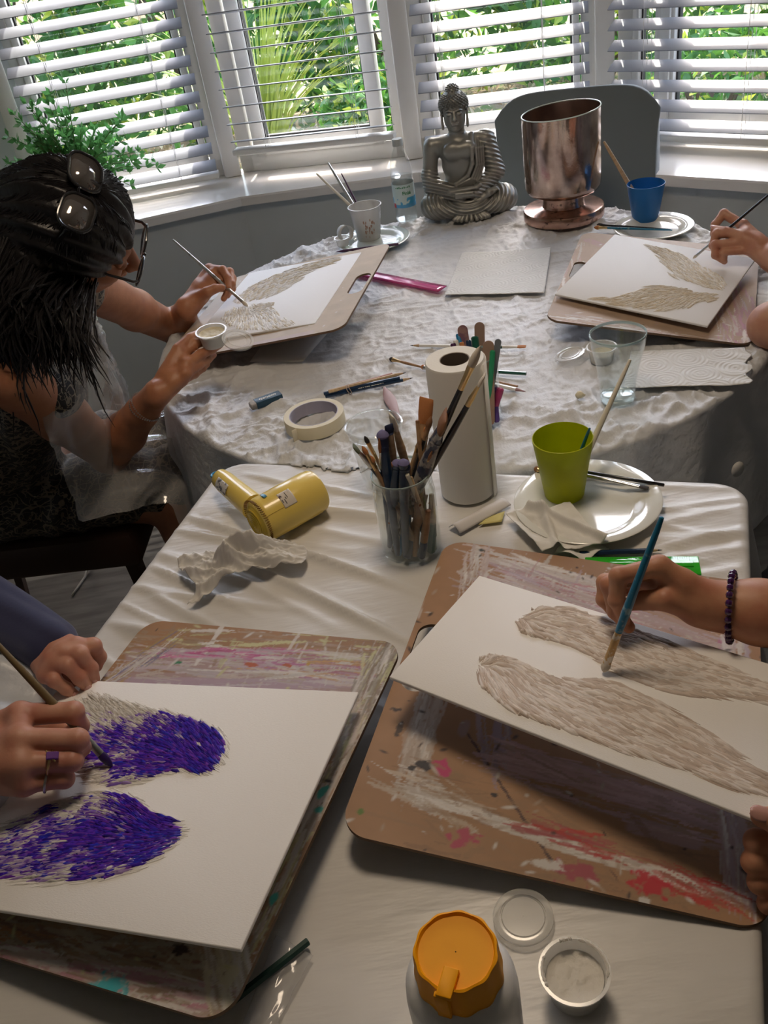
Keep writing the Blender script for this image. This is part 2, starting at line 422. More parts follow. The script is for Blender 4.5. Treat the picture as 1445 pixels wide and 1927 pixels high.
b2 = blind(1, R_(-10), 0, 'white blind with flat open slats before the window left of the statue', zb=.10)
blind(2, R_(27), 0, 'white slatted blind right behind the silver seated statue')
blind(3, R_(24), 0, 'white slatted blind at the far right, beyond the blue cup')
# portals and lights
for (A, B, L, ang) in facets:
    l = bpy.data.lights.new('window_portal', 'AREA'); l.shape = 'RECTANGLE'; l.size = L; l.size_y = 1.4; l.cycles.is_portal = True
    o = link(bpy.data.objects.new('window_portal', l)); mid = (A+B)/2; n = Vector((math.sin(ang), -math.cos(ang), 0))
    o.location = mid-n*.2+Vector((0, 0, SILL+.7)); o.rotation_euler = (-n).to_track_quat('Z', 'Y').to_euler()
# added lamp above the tables, out of view, as warm room fill
lamp = thing('fill_lamp', 'round opal fill lamp added above the tables, out of view', 'lamp', (0.1, 1.1, 2.39))
MB().add(*lathe([(.06, .008), (.06, -.02), (.2, -.03), (.2, -.035)], 32)).build('fill_lamp_base', m_white, lamp)
MB().add(*lathe([(.19, -.035), (.2, -.05), (.17, -.085), (.1, -.1), (.001, -.105)], 32)).build('fill_lamp_shade', M('opal_shade', (.9, .9, .88), .4, emit=((1, .78, .55), 3.0)), lamp)
l = bpy.data.lights.new('fill_light', 'AREA'); l.shape = 'DISK'; l.size = .36; l.energy = LIGHT_FILL; l.color = (1, .80, .60)
o = link(bpy.data.objects.new('fill_light', l), lamp); o.location = (0, 0, -.115)
# ================================================================== GARDEN
m_gr = M('garden_soil', (.26, .19, .11), .95, noise=(4, (.11, .18, .04), .45, .6), bump=(30, 1, .03))
gx, gy = 26, 16
S(mobj('ground', *grid(60, 60, lambda u, v: np.stack([(u-.5)*gx, 3.7+v*gy, -.25+.06*fbm(u*20, v*20)+0*u], -1)), m_gr))
m_leaf = [M('leaf_dark', (.05, .15, .03), .5, tl=.25), M('leaf_mid', (.11, .28, .04), .5, tl=.35), M('leaf_yellow', (.36, .44, .06), .5, tl=.35)]
def leafcloud(n, fn, size, mats, mb=None, rng=None):
    rng = rng or np.random.RandomState(3)
    P = fn(n, rng); a = rng.normal(size=(n, 3)); a /= np.linalg.norm(a, axis=1)[:, None]
    b = np.cross(a, rng.normal(size=(n, 3))); b /= np.linalg.norm(b, axis=1)[:, None]; c = np.cross(a, b)
    s = size*(.6+.8*rng.rand(n))[:, None]
    V = np.stack([P-a*s, P+b*s*.42+c*s*.1, P+a*s, P-b*s*.42+c*s*.1], 1).reshape(-1, 3)
    F = np.arange(n*4).reshape(n, 4); mi = rng.choice(len(mats), n, p=[.45, .4, .15] if len(mats) == 3 else None)
    return V, F, mi
def bush(c, r, n, label, size=.05, seed=1, mats=None):
    t = thing('garden_shrub', label, 'shrub', c, group='shrubs beyond the bay window')
    def fn(n, g):
        d = g.normal(size=(n, 3)); d /= np.linalg.norm(d, axis=1)[:, None]
        rr = (.55+.5*g.rand(n)**.5)*(1+.25*np.sin(d[:, 0]*7+seed)*np.cos(d[:, 2]*6)); return d*rr[:, None]*np.array(r)+np.array([0, 0, r[2]*.8])
    V, F, mi = leafcloud(n, fn, size, m_leaf, rng=np.random.RandomState(seed)); keep = V.reshape(-1, 4, 3)[:, :, 2].min(1) > 0.02
    F = np.arange(keep.sum()*4).reshape(-1, 4); V = V.reshape(-1, 4, 3)[keep].reshape(-1, 3); mi = mi[keep]
    o = mobj('foliage', V, F, mats or m_leaf, t, False); o.data.polygons.foreach_set('material_index', mi.astype(np.int32))
    mb = MB()
    for k in range(5): mb.add(*tube([(0, 0, -.05), (math.cos(k*1.26)*r[0]*.25, math.sin(k*1.26)*r[1]*.25, r[2]*.6), (math.cos(k*1.26)*r[0]*.5, math.sin(k*1.26)*r[1]*.5, r[2]*1.2)], [.03, .02, .006], 6))
    mb.build('stem', M('bark', (.12, .08, .05), .9), t)
    return t
for k in range(9):
    x = -6.2+k*1.75; y = 9.0-(.10*x*x if x > 0 else .03*x*x)
    bush((x, y, -.22), (1.25, .8, 1.5), 5200, 'leafy green shrub in the hedge beyond the bay window', .07, k+2)
for k, (x, y, r) in enumerate([(-1.9, 6.8, .45), (.4, 7.1, .4), (2.5, 6.0, .5), (3.9, 5.0, .45), (-3.2, 6.4, .5)]):
    bush((x, y, -.22), (r, r, r*.8), 1500, 'low clump of leaves on the soil before the hedge', .045, 30+k)
# fallen leaves on the soil
def fl(n, g): return np.stack([(g.rand(n)-.5)*11, 4.4+g.rand(n)*4.6, -.19+.04*g.rand(n)], -1)
V, F, mi = leafcloud(6000, fl, .035, [0, 1, 2], rng=np.random.RandomState(9))
o = mobj('fallen_leaves', V, F, [M('leaf_litter', (.55, .36, .18), .8), M('leaf_litter_pale', (.75, .62, .40), .8), m_leaf[2]], smooth=False)
o.data.polygons.foreach_set('material_index', mi.astype(np.int32)); tag(o, 'brown and straw coloured litter strewn over the garden soil', 'leaves', kind='stuff')
# arching reeds outside window 2
t = thing('garden_grass_clump', 'tall arching yellow-green grass clump outside the window left of the statue', 'grass', (-.35, 6.6, -.2))
mb = MB()
for k in range(110):
    a = RNG.uniform(0, 2*PI); l_ = RNG.uniform(1.0, 1.7); r = RNG.uniform(.15, .8)
    pts = [(math.cos(a)*r*s*s+math.cos(a)*.05, math.sin(a)*r*s*s+math.sin(a)*.05, l_*(s-.32*s*s*r*1.6)) for s in (0, .25, .5, .75, 1)]
    mb.add(*tube(pts, [(.011, .002), (.012, .002), (.010, .002), (.007, .0015), (.001, .001)], 4))
mb.build('blades', M('reed', (.38, .46, .10), .5, tl=.3), t)
# ================================================================== TABLES AND CLOTHS
m_plastic = M('white_plastic_sheet', (.72, .735, .75), .48, tl=.15, spec=.35, bump=[(16, .5, .010, (1, 1, 1)), (60, .6, .004, (1, .55, 1)), (150, .35, .0015)])
m_plastic2 = M('white_plastic_sheet_smooth', (.76, .745, .715), .34, tl=.12, bump=[(6, .5, .012, (.5, 2.2, 1)), (30, .22, .003, (.4, 1.6, 1))])
m_wood = M('dark_wood', (.07, .04, .025), .5, noise=(12, (.04, .022, .014), .4, .6, (1, 6, 1)))
FA = Vector((-.255, 1.394)); FX = Vector((.9245, -.3812)); FY = Vector((-.3812, -.9245))
FW, FL = .84, 1.16
def ftab(u, v, z=0): p = FA+FX*u+FY*v; return Vector((p.x, p.y, TZ+z))
def drape(P, dist_fn, hang, fold, ztop, wr, ripple=.012, freq=26):
    """P (n,2) flat cloth points; dist_fn -> (signed distance, nearest boundary pt, outward normal, perimeter coord)"""
    d, B, N, per = dist_fn(P); r = .014
    out = np.zeros((len(P), 3)); ins = d <= 0
    out[:, :2] = P; out[:, 2] = ztop+wr(P)
    e = np.clip(d, 0, None); th = np.clip(e/r, 0, PI/2); down = np.clip(e-r*PI/2, 0, None)
    amp = ripple*np.clip(down/.12, 0, 1); rp = amp*np.sin(per*freq+2*fbm(per*3, per*0+1, 2, 5)*6)+amp*.5*np.sin(per*freq*2.3+1)
    hx = r*np.sin(th)+down*.10+rp
    o = ~ins
    out[o, :2] = (B+N*hx[:, None])[o]
    zz = ztop-r*(1-np.cos(th))-down+wr(P)*np.clip(1-e/.02, 0, 1)
    out[o, 2] = zz[o]; return out
def rect_dist(x0, x1, y0, y1, rc):
    def f(P):
        cx_, cy_ = (x0+x1)/2, (y0+y1)/2; hx, hy = (x1-x0)/2-rc, (y1-y0)/2-rc
        q = P-np.array([cx_, cy_]); c = np.stack([np.clip(q[:, 0], -hx, hx), np.clip(q[:, 1], -hy, hy)], 1)
        v = q-c; L = np.linalg.norm(v, axis=1); N = v/np.maximum(L, 1e-9)[:, None]; d = L-rc
        B = c+N*rc+np.array([cx_, cy_]); per = c[:, 0]-c[:, 1]+np.arctan2(N[:, 1], N[:, 0])*rc
        return d, B, N, per*1.0
    return f
def wr_front(P):
    x, y = P[:, 0], P[:, 1]
    w = .0035*(fbm(x*2.2+y*1.2, (y+.25*x)*13, 4, 3)-.5)
    for (a, b, A, wd, sl, x0, x1) in CREASES:
        dd = (y-(b+sl*(x-a)))+.006*np.sin(x*9+b*30); env = np.clip((x-x0)/.06, 0, 1)*np.clip((x1-x)/.15, 0, 1)
        w = w+A*np.exp(-(dd/wd)**2)*env
    return np.clip(w, -.004, .011)-.003
CREASES = []
_r = random.Random(3)
for k in range(26):
    y = .03+k*.022+_r.uniform(-.022, .022)
    CREASES.append((0, y, _r.uniform(.004, .0105), _r.uniform(.003, .008), _r.uniform(.05, .42), _r.uniform(-.12, .12), _r.uniform(.18, .5)))
for k in range(7): CREASES.append((.5, .02+k*.03, _r.uniform(.001, .003), .006, _r.uniform(-.1, .3), .45+_r.uniform(0, .2), .9))
for k in range(12):
    CREASES.append((.7, .08+k*.03, _r.uniform(.002, .005), _r.uniform(.004, .008), _r.uniform(-.5, -.2), .62+_r.uniform(0, .1), .95))
nx, ny = 300, 330
u, v = np.meshgrid(np.linspace(-.36, FW+.36, nx), np.linspace(-.36, FL+.30, ny), indexing='ij')
P = np.stack([u.ravel(), v.ravel()], 1)
Q = drape(P, rect_dist(0, FW, 0, FL, .035), .33, 0, -.0, wr_front, .012, 30)
W3 = np.zeros_like(Q); W3[:, 0] = FA.x+FX.x*Q[:, 0]+FY.x*Q[:, 1]; W3[:, 1] = FA.y+FX.y*Q[:, 0]+FY.y*Q[:, 1]; W3[:, 2] = TZ+Q[:, 2]
i = np.arange(nx*ny).reshape(nx, ny); F = np.stack([i[:-1, :-1], i[:-1, 1:], i[1:, 1:], i[1:, :-1]], -1).reshape(-1, 4)
tag(mobj('tablecloth', W3, F, m_plastic2), 'white plastic tablecloth pulled in folds over the near rectangular table', 'tablecloth')
RC = np.array([.24, 1.90]); RR = .66
def round_dist(P):
    q = P-RC; L = np.linalg.norm(q, axis=1); N = q/np.maximum(L, 1e-9)[:, None]; a = np.arctan2(q[:, 1], q[:, 0])
    return L-RR, RC+N*RR, N, a*RR
def ridge(x, y, s): return 1-np.abs(2*vn2(x, y, s)-1)
def wr_rear(P):
    x, y = P[:, 0], P[:, 1]
    wx = x+.05*fbm(x*7, y*7, 2, 11); wy = y+.05*fbm(x*7+9, y*7, 2, 12)
    w = .0040*(ridge(wx*9, wy*12, 1)**5)+.0036*(ridge(wx*22, wy*19, 2)**5)+.0024*(ridge(wx*47+wy*9, wy*44, 4)**4)+.0012*ridge(wx*90, wy*95, 6)**3
    w = w+.005*(fbm(x*3.2, y*4.0, 2, 8)-.5)
    rr_ = np.hypot(x-RC[0], y-RC[1]); return np.clip((w-.004)*(1+1.3*np.clip((rr_-.42)/.15, 0, 1)), -.008, .009)-.002
n = 400; ext = RR+.34
ug, vg = np.meshgrid(np.linspace(-1, 1, n), np.linspace(-1, 1, n), indexing='ij')
sq = np.maximum(np.abs(ug), np.abs(vg)); th = np.arctan2(vg, ug); L = sq*ext     # square grid blown into a disc
L = np.where(L > 0, L, 0); P = np.stack([RC[0]+L.ravel()*np.cos(th).ravel(), RC[1]+L.ravel()*np.sin(th).ravel()], 1)
Q = drape(P, round_dist, .34, 0, 0, wr_rear, .016, 18); Q[:, 2] += TZ
# the skirt may not push through the near table
rel = Q[:, :2]-np.array(FA); vv = rel@np.array(FY); uu = rel@np.array(FX)
m_ = (vv > -.014) & (Q[:, 2] < TZ-.003); sh = np.where(m_, -.014-vv, 0); Q[:, 0] += sh*FY.x; Q[:, 1] += sh*FY.y
i = np.arange(n*n).reshape(n, n); F = np.stack([i[:-1, :-1], i[1:, :-1], i[1:, 1:], i[:-1, 1:]], -1).reshape(-1, 4)
tag(mobj('tablecloth', Q, F, m_plastic), 'crinkled white plastic tablecloth over the far round table', 'tablecloth')
t = thing('folding_table', 'near rectangular table under a white plastic cloth', 'table', (*ftab(FW/2, FL/2)[:2], 0), (0, 0, math.atan2(FX.y, FX.x)))
MB().add(*rbox(-FW/2+.012, FW/2-.012, -FL/2+.012, FL/2-.012, TZ-.035, TZ-.009, .004)).build('tabletop', m_wood, t)
for sx in (-1, 1):
    for sy in (-1, 1): MB().add(*tube([(sx*(FW/2-.10), sy*(FL/2-.09), TZ-.036), (sx*(FW/2-.08), sy*(FL/2-.07), 0)], [.02, .015], 12)).build('leg', m_wood, t)
t = thing('round_table', 'far round table under a crinkled white plastic cloth', 'table', (RC[0], RC[1], 0))
MB().add(*lathe([(RR-.02, TZ-.035), (RR-.012, TZ-.03), (RR-.012, TZ-.016), (RR-.02, TZ-.012)], 64)).build('tabletop', m_wood, t)
MB().add(*lathe([(.30, 0), (.30, .03), (.12, .06), (.06, .12), (.055, .5), (.09, .66), (.2, TZ-.036)], 32)).build('pedestal', m_wood, t)
# ================================================================== BOARDS AND CANVASES
def rodr(w):
    w = np.array(w, float); th = np.linalg.norm(w)
    if th < 1e-9: return np.eye(3)
    k = w/th; K = np.array([[0, -k[2], k[1]], [k[2], 0, -k[0]], [-k[1], k[0], 0]]); return np.eye(3)+math.sin(th)*K+(1-math.cos(th))*K@K
class Plane:
    def __init__(s, P0, rv, size, dz=0):
        s.P0 = np.array([P0[0], P0[1], P0[2]+CAMZ+dz]); s.R = rodr([rv[0], rv[1], 0])@rodr([0, 0, rv[2]]); s.L, s.W = size
    def loc(s, x, y, h=0):
        d = ray(x, y); n = s.R[:, 2]; p0 = s.P0+n*h-np.array([0, 0, CAMZ]); P = d*((p0@n)/(d@n))+np.array([0, 0, CAMZ]); return (s.R.T@(P-s.P0))[:2]
    def wld(s, x, y, h=0): q = s.loc(x, y, h); return Vector(s.P0+s.R@np.array([q[0], q[1], h]))
    def mat(s):
        m = Matrix([list(r) for r in s.R]).to_4x4(); m.translation = tuple(s.P0); return m
BL = Plane([-.5516, .5701, -.8052], [-.0266, -.0821, -.4576], [.385, .4623], .0)
CL = Plane([-.556, .585, -.7679], [-.0998, -.0731, -.3894], [.4056, .3141], .0)
BR = Plane([-.1014, .5732, -.7765], [.0423, .0853, -.3889], [.408, .474], 0)
CR = Plane([-.026, .7157, -.7232], [-.0397, .0488, -.6842], [.508, .2040], 0)
BRR = Plane([.3735, 1.6373, -.7623], [.0754, .1027, -.4356], [.3844, .4458], .0)
CRR = Plane([.4138, 1.7199, -.7657], [.0839, .0687, -.6765], [.3076, .3183], .012)
BRL = Plane([-.4864, 1.8522, -.8108], [-.0355, -.1474, -.326], [.5015, .4521], .004)
BRL.P0 = BRL.P0+BRL.R[:, 0]*.075; BRL.L = .4265
CRL = Plane([-.35, 1.8626, -.7858], [-.026, -.121, -.3403], [.2982, .3767], .004)
m_board = M('painted_hardboard', (.4, .28, .18), .55, attr=True, bump=(60, .15, .002))
m_bedge = M('hardboard_edge', (.16, .10, .06), .7)
def sheet2d(L, W, sdf, h, th):
    """flat plate cut from a grid; returns V,F,top count, flags"""
    nx, ny = int(L/h)+3, int(W/h)+3
    xs = np.linspace(-h*.5, L+h*.5, nx); ys = np.linspace(-h*.5, W+h*.5, ny); X, Y = np.meshgrid(xs, ys, indexing='ij')
    cx_ = (X[:-1, :-1]+X[1:, 1:])/2; cy_ = (Y[:-1, :-1]+Y[1:, 1:])/2; keep = sdf(cx_, cy_) < 0
    used = np.zeros(X.shape, bool); cnt = np.zeros(X.shape, int)
    for a in (0, 1):
        for b in (0, 1): used[a:nx-1+a, b:ny-1+b] |= keep; cnt[a:nx-1+a, b:ny-1+b] += keep
    bd = used & (cnt < 4); e = 1e-4
    for _ in range(3):
        d = sdf(X, Y); gx_ = (sdf(X+e, Y)-d)/e; gy_ = (sdf(X, Y+e)-d)/e; g2 = gx_**2+gy_**2+1e-9
        X = np.where(bd, X-d*gx_/g2, X); Y = np.where(bd, Y-d*gy_/g2, Y)
    idx = -np.ones(X.shape, int); idx[used] = np.arange(used.sum()); n = used.sum()
    x, y = X[used], Y[used]; V = np.concatenate([np.stack([x, y, np.full(n, 0.)], 1), np.stack([x, y, np.full(n, -th)], 1)])
    q = np.stack([idx[:-1, :-1], idx[1:, :-1], idx[1:, 1:], idx[:-1, 1:]], -1)[keep]
    edges = np.concatenate([q[:, [k, (k+1) % 4]] for k in range(4)]); key = set(map(tuple, edges.tolist()))
    side = [(b+0, a+0, a+n, b+n) for a, b in key if (b, a) not in key]
    F = q.tolist()+(q[:, ::-1]+n).tolist()+side
    return V, F, n, len(q)
def rr_sdf(L, W, r, hole=None):
    def f(x, y):
        qx = np.abs(x-L/2)-L/2+r; qy = np.abs(y-W/2)-W/2+r
        d = np.sqrt(np.maximum(qx, 0)**2+np.maximum(qy, 0)**2)+np.minimum(np.maximum(qx, qy), 0)-r
        if hole:
            hx, hy, hl, hr = hole; dy = y-np.clip(y, hy-hl, hy+hl); dh = np.sqrt((x-hx)**2+dy**2)-hr; d = np.maximum(d, -dh)
        return d
    return f
class Paint:
    def __init__(s, V, pl, base, seed=0):
        s.x, s.y = V[:, 0], V[:, 1]; s.pl = pl; s.c = np.tile(np.array(base, float), (len(V), 1)); s.s = seed
        n = fbm(s.x*40, s.y*40, 3, seed)-.5; s.c *= (1+.25*n)[:, None]; s.q = []
    def run(s):
        for pr, f, a, k in sorted(s.q, key=lambda t: t[0]): f(*a, **k)
    def band(s, *a, **k): s.q.append((1, s._band, a, k))
    def blot(s, *a, **k): s.q.append((2, s._blot, a, k))
    def spots(s, *a, **k): s.q.append((3, s._spots, a, k))
    def smear(s, px0, px1, width, col, dens=.5, st=(6, 60), op=.55, ragged=.5):
        """brush smear from pixel px0 to px1 (on the board), width in m"""
        a = s.pl.loc(*px0); b = s.pl.loc(*px1); d = b-a; L = np.linalg.norm(d); d = d/L; nrm = np.array([-d[1], d[0]]); s.s += 1
        t = (s.x-a[0])*d[0]+(s.y-a[1])*d[1]; w = (s.x-a[0])*nrm[0]+(s.y-a[1])*nrm[1]
        w = w+.25*width*(fbm(t*12, t*0+s.s, 2, s.s)-.5)*2
        env = np.clip((t+.01)/.03, 0, 1)*np.clip((L+.01-t)/.03, 0, 1)*np.clip((1-np.abs(w)/(width/2))/ragged, 0, 1)
        nz = fbm(t*st[0], w*st[1], 4, s.s+20)
        m = np.clip((nz*env+dens*env-.5)/.16+.25*(vn2(t*30, w*260, s.s)-.5), 0, 1)*op*(env > 0)
        s.c = s.c*(1-m[:, None])+np.array(col)*m[:, None]
    def _band(s, px0, px1, width, cols, n, ln=(.02, .09), wd=(.0008, .005), jit=.10, op=.85, cross=0.):
        a = s.pl.loc(*px0); b = s.pl.loc(*px1); d = b-a; L = np.linalg.norm(d); d = d/L; nrm = np.array([-d[1], d[0]]); s.s += 1; g = np.random.RandomState(s.s*7+n)
        for _ in range(n):
            t0 = g.rand()*L; w0 = (g.rand()-.5)*width; c0 = a+d*t0+nrm*w0; l = g.uniform(*ln)*(.4+g.rand()); w = g.uniform(*wd)*(.3+g.rand()); an = g.normal(0, jit)+(PI/2 if g.rand() < cross else 0)
            dd = d*math.cos(an)+nrm*math.sin(an); nn = np.array([-dd[1], dd[0]]); X = s.x-c0[0]; Y = s.y-c0[1]; T = X*dd[0]+Y*dd[1]; U = X*nn[0]+Y*nn[1]; k = np.nonzero((np.abs(T) < l/2) & (np.abs(U) < w*1.3))[0]
            if not len(k): continue
            T = T[k]/(l/2); U = U[k]; U = U+w*.5*(vn2(T*3+_, T*0, s.s)-.5); nz = vn2(T*2.5+_*3, U*2600+_, s.s)*.6+.4*vn2(s.x[k]*300, s.y[k]*300, s.s)
            m = np.clip((1.15-np.abs(U)/w-.5*np.abs(T)**3-nz*(.55+.5*(T*.5+.5)))/.18, 0, 1)*op*g.uniform(.6, 1); c = np.array(cols[g.randint(len(cols))])*g.uniform(.85, 1.15)
            s.c[k] = s.c[k]*(1-m[:, None])+c*m[:, None]
    def _blot(s, p, r, col, asp=1, th=.5, op=.95):
        a = s.pl.loc(*p); s.s += 1; dx = (s.x-a[0])/(r*asp); dy = (s.y-a[1])/r
        d = np.sqrt(dx*dx+dy*dy)+(fbm(s.x*130, s.y*130, 4, s.s)-.5)*2.2; m = (np.clip((th+.35-d)/.3, 0, 1)*op)[:, None]; s.c = s.c*(1-m)+np.array(col)*m
    def _spots(s, n, cols, r=.002, seed=1):
        g = np.random.RandomState(seed)
        for _ in range(n):
            a = g.rand(2)*np.array([s.pl.L, s.pl.W]); th = g.rand()*3.14; rr_ = r*(.5+g.rand()); k = g.randint(len(cols))
            dx = (s.x-a[0]); dy = (s.y-a[1]); u_ = dx*math.cos(th)+dy*math.sin(th); w_ = -dx*math.sin(th)+dy*math.cos(th)
            m = (np.clip(1.5-np.sqrt((u_/(rr_*(1+3*g.rand())))**2+(w_/rr_)**2), 0, 1)*.9)[:, None]; s.c = s.c*(1-m)+np.array(cols[k])*m
def board(pl, label, painter, hole=None, h=.0016, base=(.36, .205, .11)):
    V, F, n, nt_ = sheet2d(pl.L, pl.W, rr_sdf(pl.L, pl.W, .03, hole), h, .0045)
    p = Paint(V[:n], pl, base, int(pl.L*1000) % 37); painter(p); p.run()
    c = np.clip(np.concatenate([p.c, np.tile([.13, .08, .05], (n, 1))]), 0, .9)
    o = mobj('drawing_board', V, F, [m_board, m_bedge], None, False, c)
    mi = np.zeros(len(F), dtype=np.int32); mi[nt_:] = 1; o.data.polygons.foreach_set('material_index', mi)
    o.matrix_world = pl.mat(); tag(o, label, 'drawing board'); return o
WH = (.62, .60, .58); LAV = (.46, .38, .44); PK = (.50, .10, .27); MAG = (.50, .03, .12); TEAL = (.06, .45, .40); LP = (.52, .36, .40); YE = (.55, .55, .30); GY = (.38, .36, .34)
def paintL(p):
    B_ = [WH, LAV, (.55, .50, .45), (.50, .46, .50), (.44, .38, .30)]
    p.band((200, 1262), (745, 1285), .10, B_, 260, cross=.12); p.band((230, 1205), (740, 1225), .05, [WH, (.36, .26, .18), YE, (.30, .20, .13)], 120, cross=.1); p.band((300, 1230), (560, 1232), .020, [PK, (.58, .20, .38), LAV], 60); p.band((480, 1250), (700, 1268), .03, [(.42, .15, .30), LAV, WH, (.5, .3, .12)], 70)
    p.band((200, 1290), (330, 1200), .03, [(.40, .28, .12), WH, (.2, .2, .35)], 30)
    for a, b in (((740, 1215), (690, 1310)), ((720, 1230), (560, 1600)), ((640, 1420), (450, 1830))): p.band(a, b, .04, [WH, (.30, .27, .22), YE, (.45, .40, .36), (.25, .18, .13)], 110)
    p.band((-60, 1760), (460, 1870), .06, [(.34, .30, .22), (.45, .42, .36), (.24, .18, .13), (.30, .24, .17), (.2, .12, .1)], 220, jit=.25); p.band((-60, 1800), (430, 1890), .035, [LP, (.50, .25, .32), (.55, .45, .42), WH], 130); p.band((-40, 1835), (430, 1930), .04, [(.40, .34, .27), WH, LP, (.28, .2, .14)], 110)
    p.band((215, 1850), (215, 1905), .03, [(.05, .45, .52), (.05, .35, .42)], 14, (.008, .03), (.001, .003)); p.band((420, 1790), (440, 1900), .04, [WH, (.55, .52, .4), (.3, .24, .17)], 60)
    p.smear((200, 1265), (740, 1290), .10, LAV, .28, (5, 70)); p.smear((230, 1215), (740, 1240), .05, WH, .10, (4, 80)); p.smear((290, 1232), (560, 1228), .022, PK, .42, (4, 50))
    p.smear((560, 1232), (700, 1262), .02, (.42, .15, .30), .3, (5, 60)); p.smear((220, 1285), (700, 1290), .03, (.46, .36, .50), .3, (6, 60)); p.smear((420, 1262), (700, 1270), .012, WH, .4, (3, 60)); p.smear((240, 1250), (420, 1270), .012, (.50, .50, .55), .4, (3, 70))
    p.smear((600, 1228), (690, 1250), .018, YE, .25, (6, 60)); p.smear((380, 1222), (470, 1218), .014, YE, .25, (6, 60)); p.smear((400, 1280), (520, 1285), .010, (.30, .45, .40), .2)
    p.blot((330, 1247), .004, (.02, .22, .10), 2); p.blot((470, 1250), .004, (.45, .12, .05), 2.5); p.blot((540, 1252), .004, (.45, .12, .05), 2); p.blot((580, 1250), .003, (.5, .3, .05), 1.2)
    for a, b in (((735, 1220), (700, 1300)), ((720, 1230), (560, 1600)), ((700, 1300), (470, 1800))): p.smear(a, b, .035, WH, .12, (5, 60)); p.smear(a, b, .018, YE, -.05, (8, 60))
    for k, c in (((608, 1490), TEAL), ((515, 1690), TEAL), ((600, 1520), TEAL)): p.blot(k, .008, c, .6)
    p.smear((560, 1590), (530, 1640), .008, (.42, .12, .06), .2)
    p.smear((0, 1760), (470, 1870), .07, (.36, .33, .25), .15, (6, 50)); p.smear((-60, 1800), (420, 1890), .035, LP, .35, (4, 50)); p.smear((-40, 1815), (200, 1860), .02, (.42, .12, .22), .25, (5, 60))
    p.smear((240, 1885), (400, 1895), .02, (.46, .14, .28), .15, (8, 60)); p.blot((188, 1856), .013, (.05, .45, .52), 1.3); p.blot((218, 1862), .014, (.05, .45, .52), .8); p.smear((214, 1850), (212, 1905), .012, (.05, .42, .50), .3)
    p.smear((0, 1830), (460, 1925), .05, WH, .0, (3, 60)); p.smear((300, 1800), (450, 1850), .03, (.45, .42, .30), .1, (9, 40)); p.blot((430, 1835), .010, (.6, .57, .42), 1.6); p.blot((345, 1790), .006, (.05, .03, .03), 2); p.smear((270, 1800), (300, 1790), .006, (.4, .08, .06), .2)
    p.spots(110, [WH, YE, (.03, .03, .04), (.5, .45, .35), WH], .0016, 4)
board(BL, 'paint-smeared board under the purple wings, propped half off the table edge', paintL)
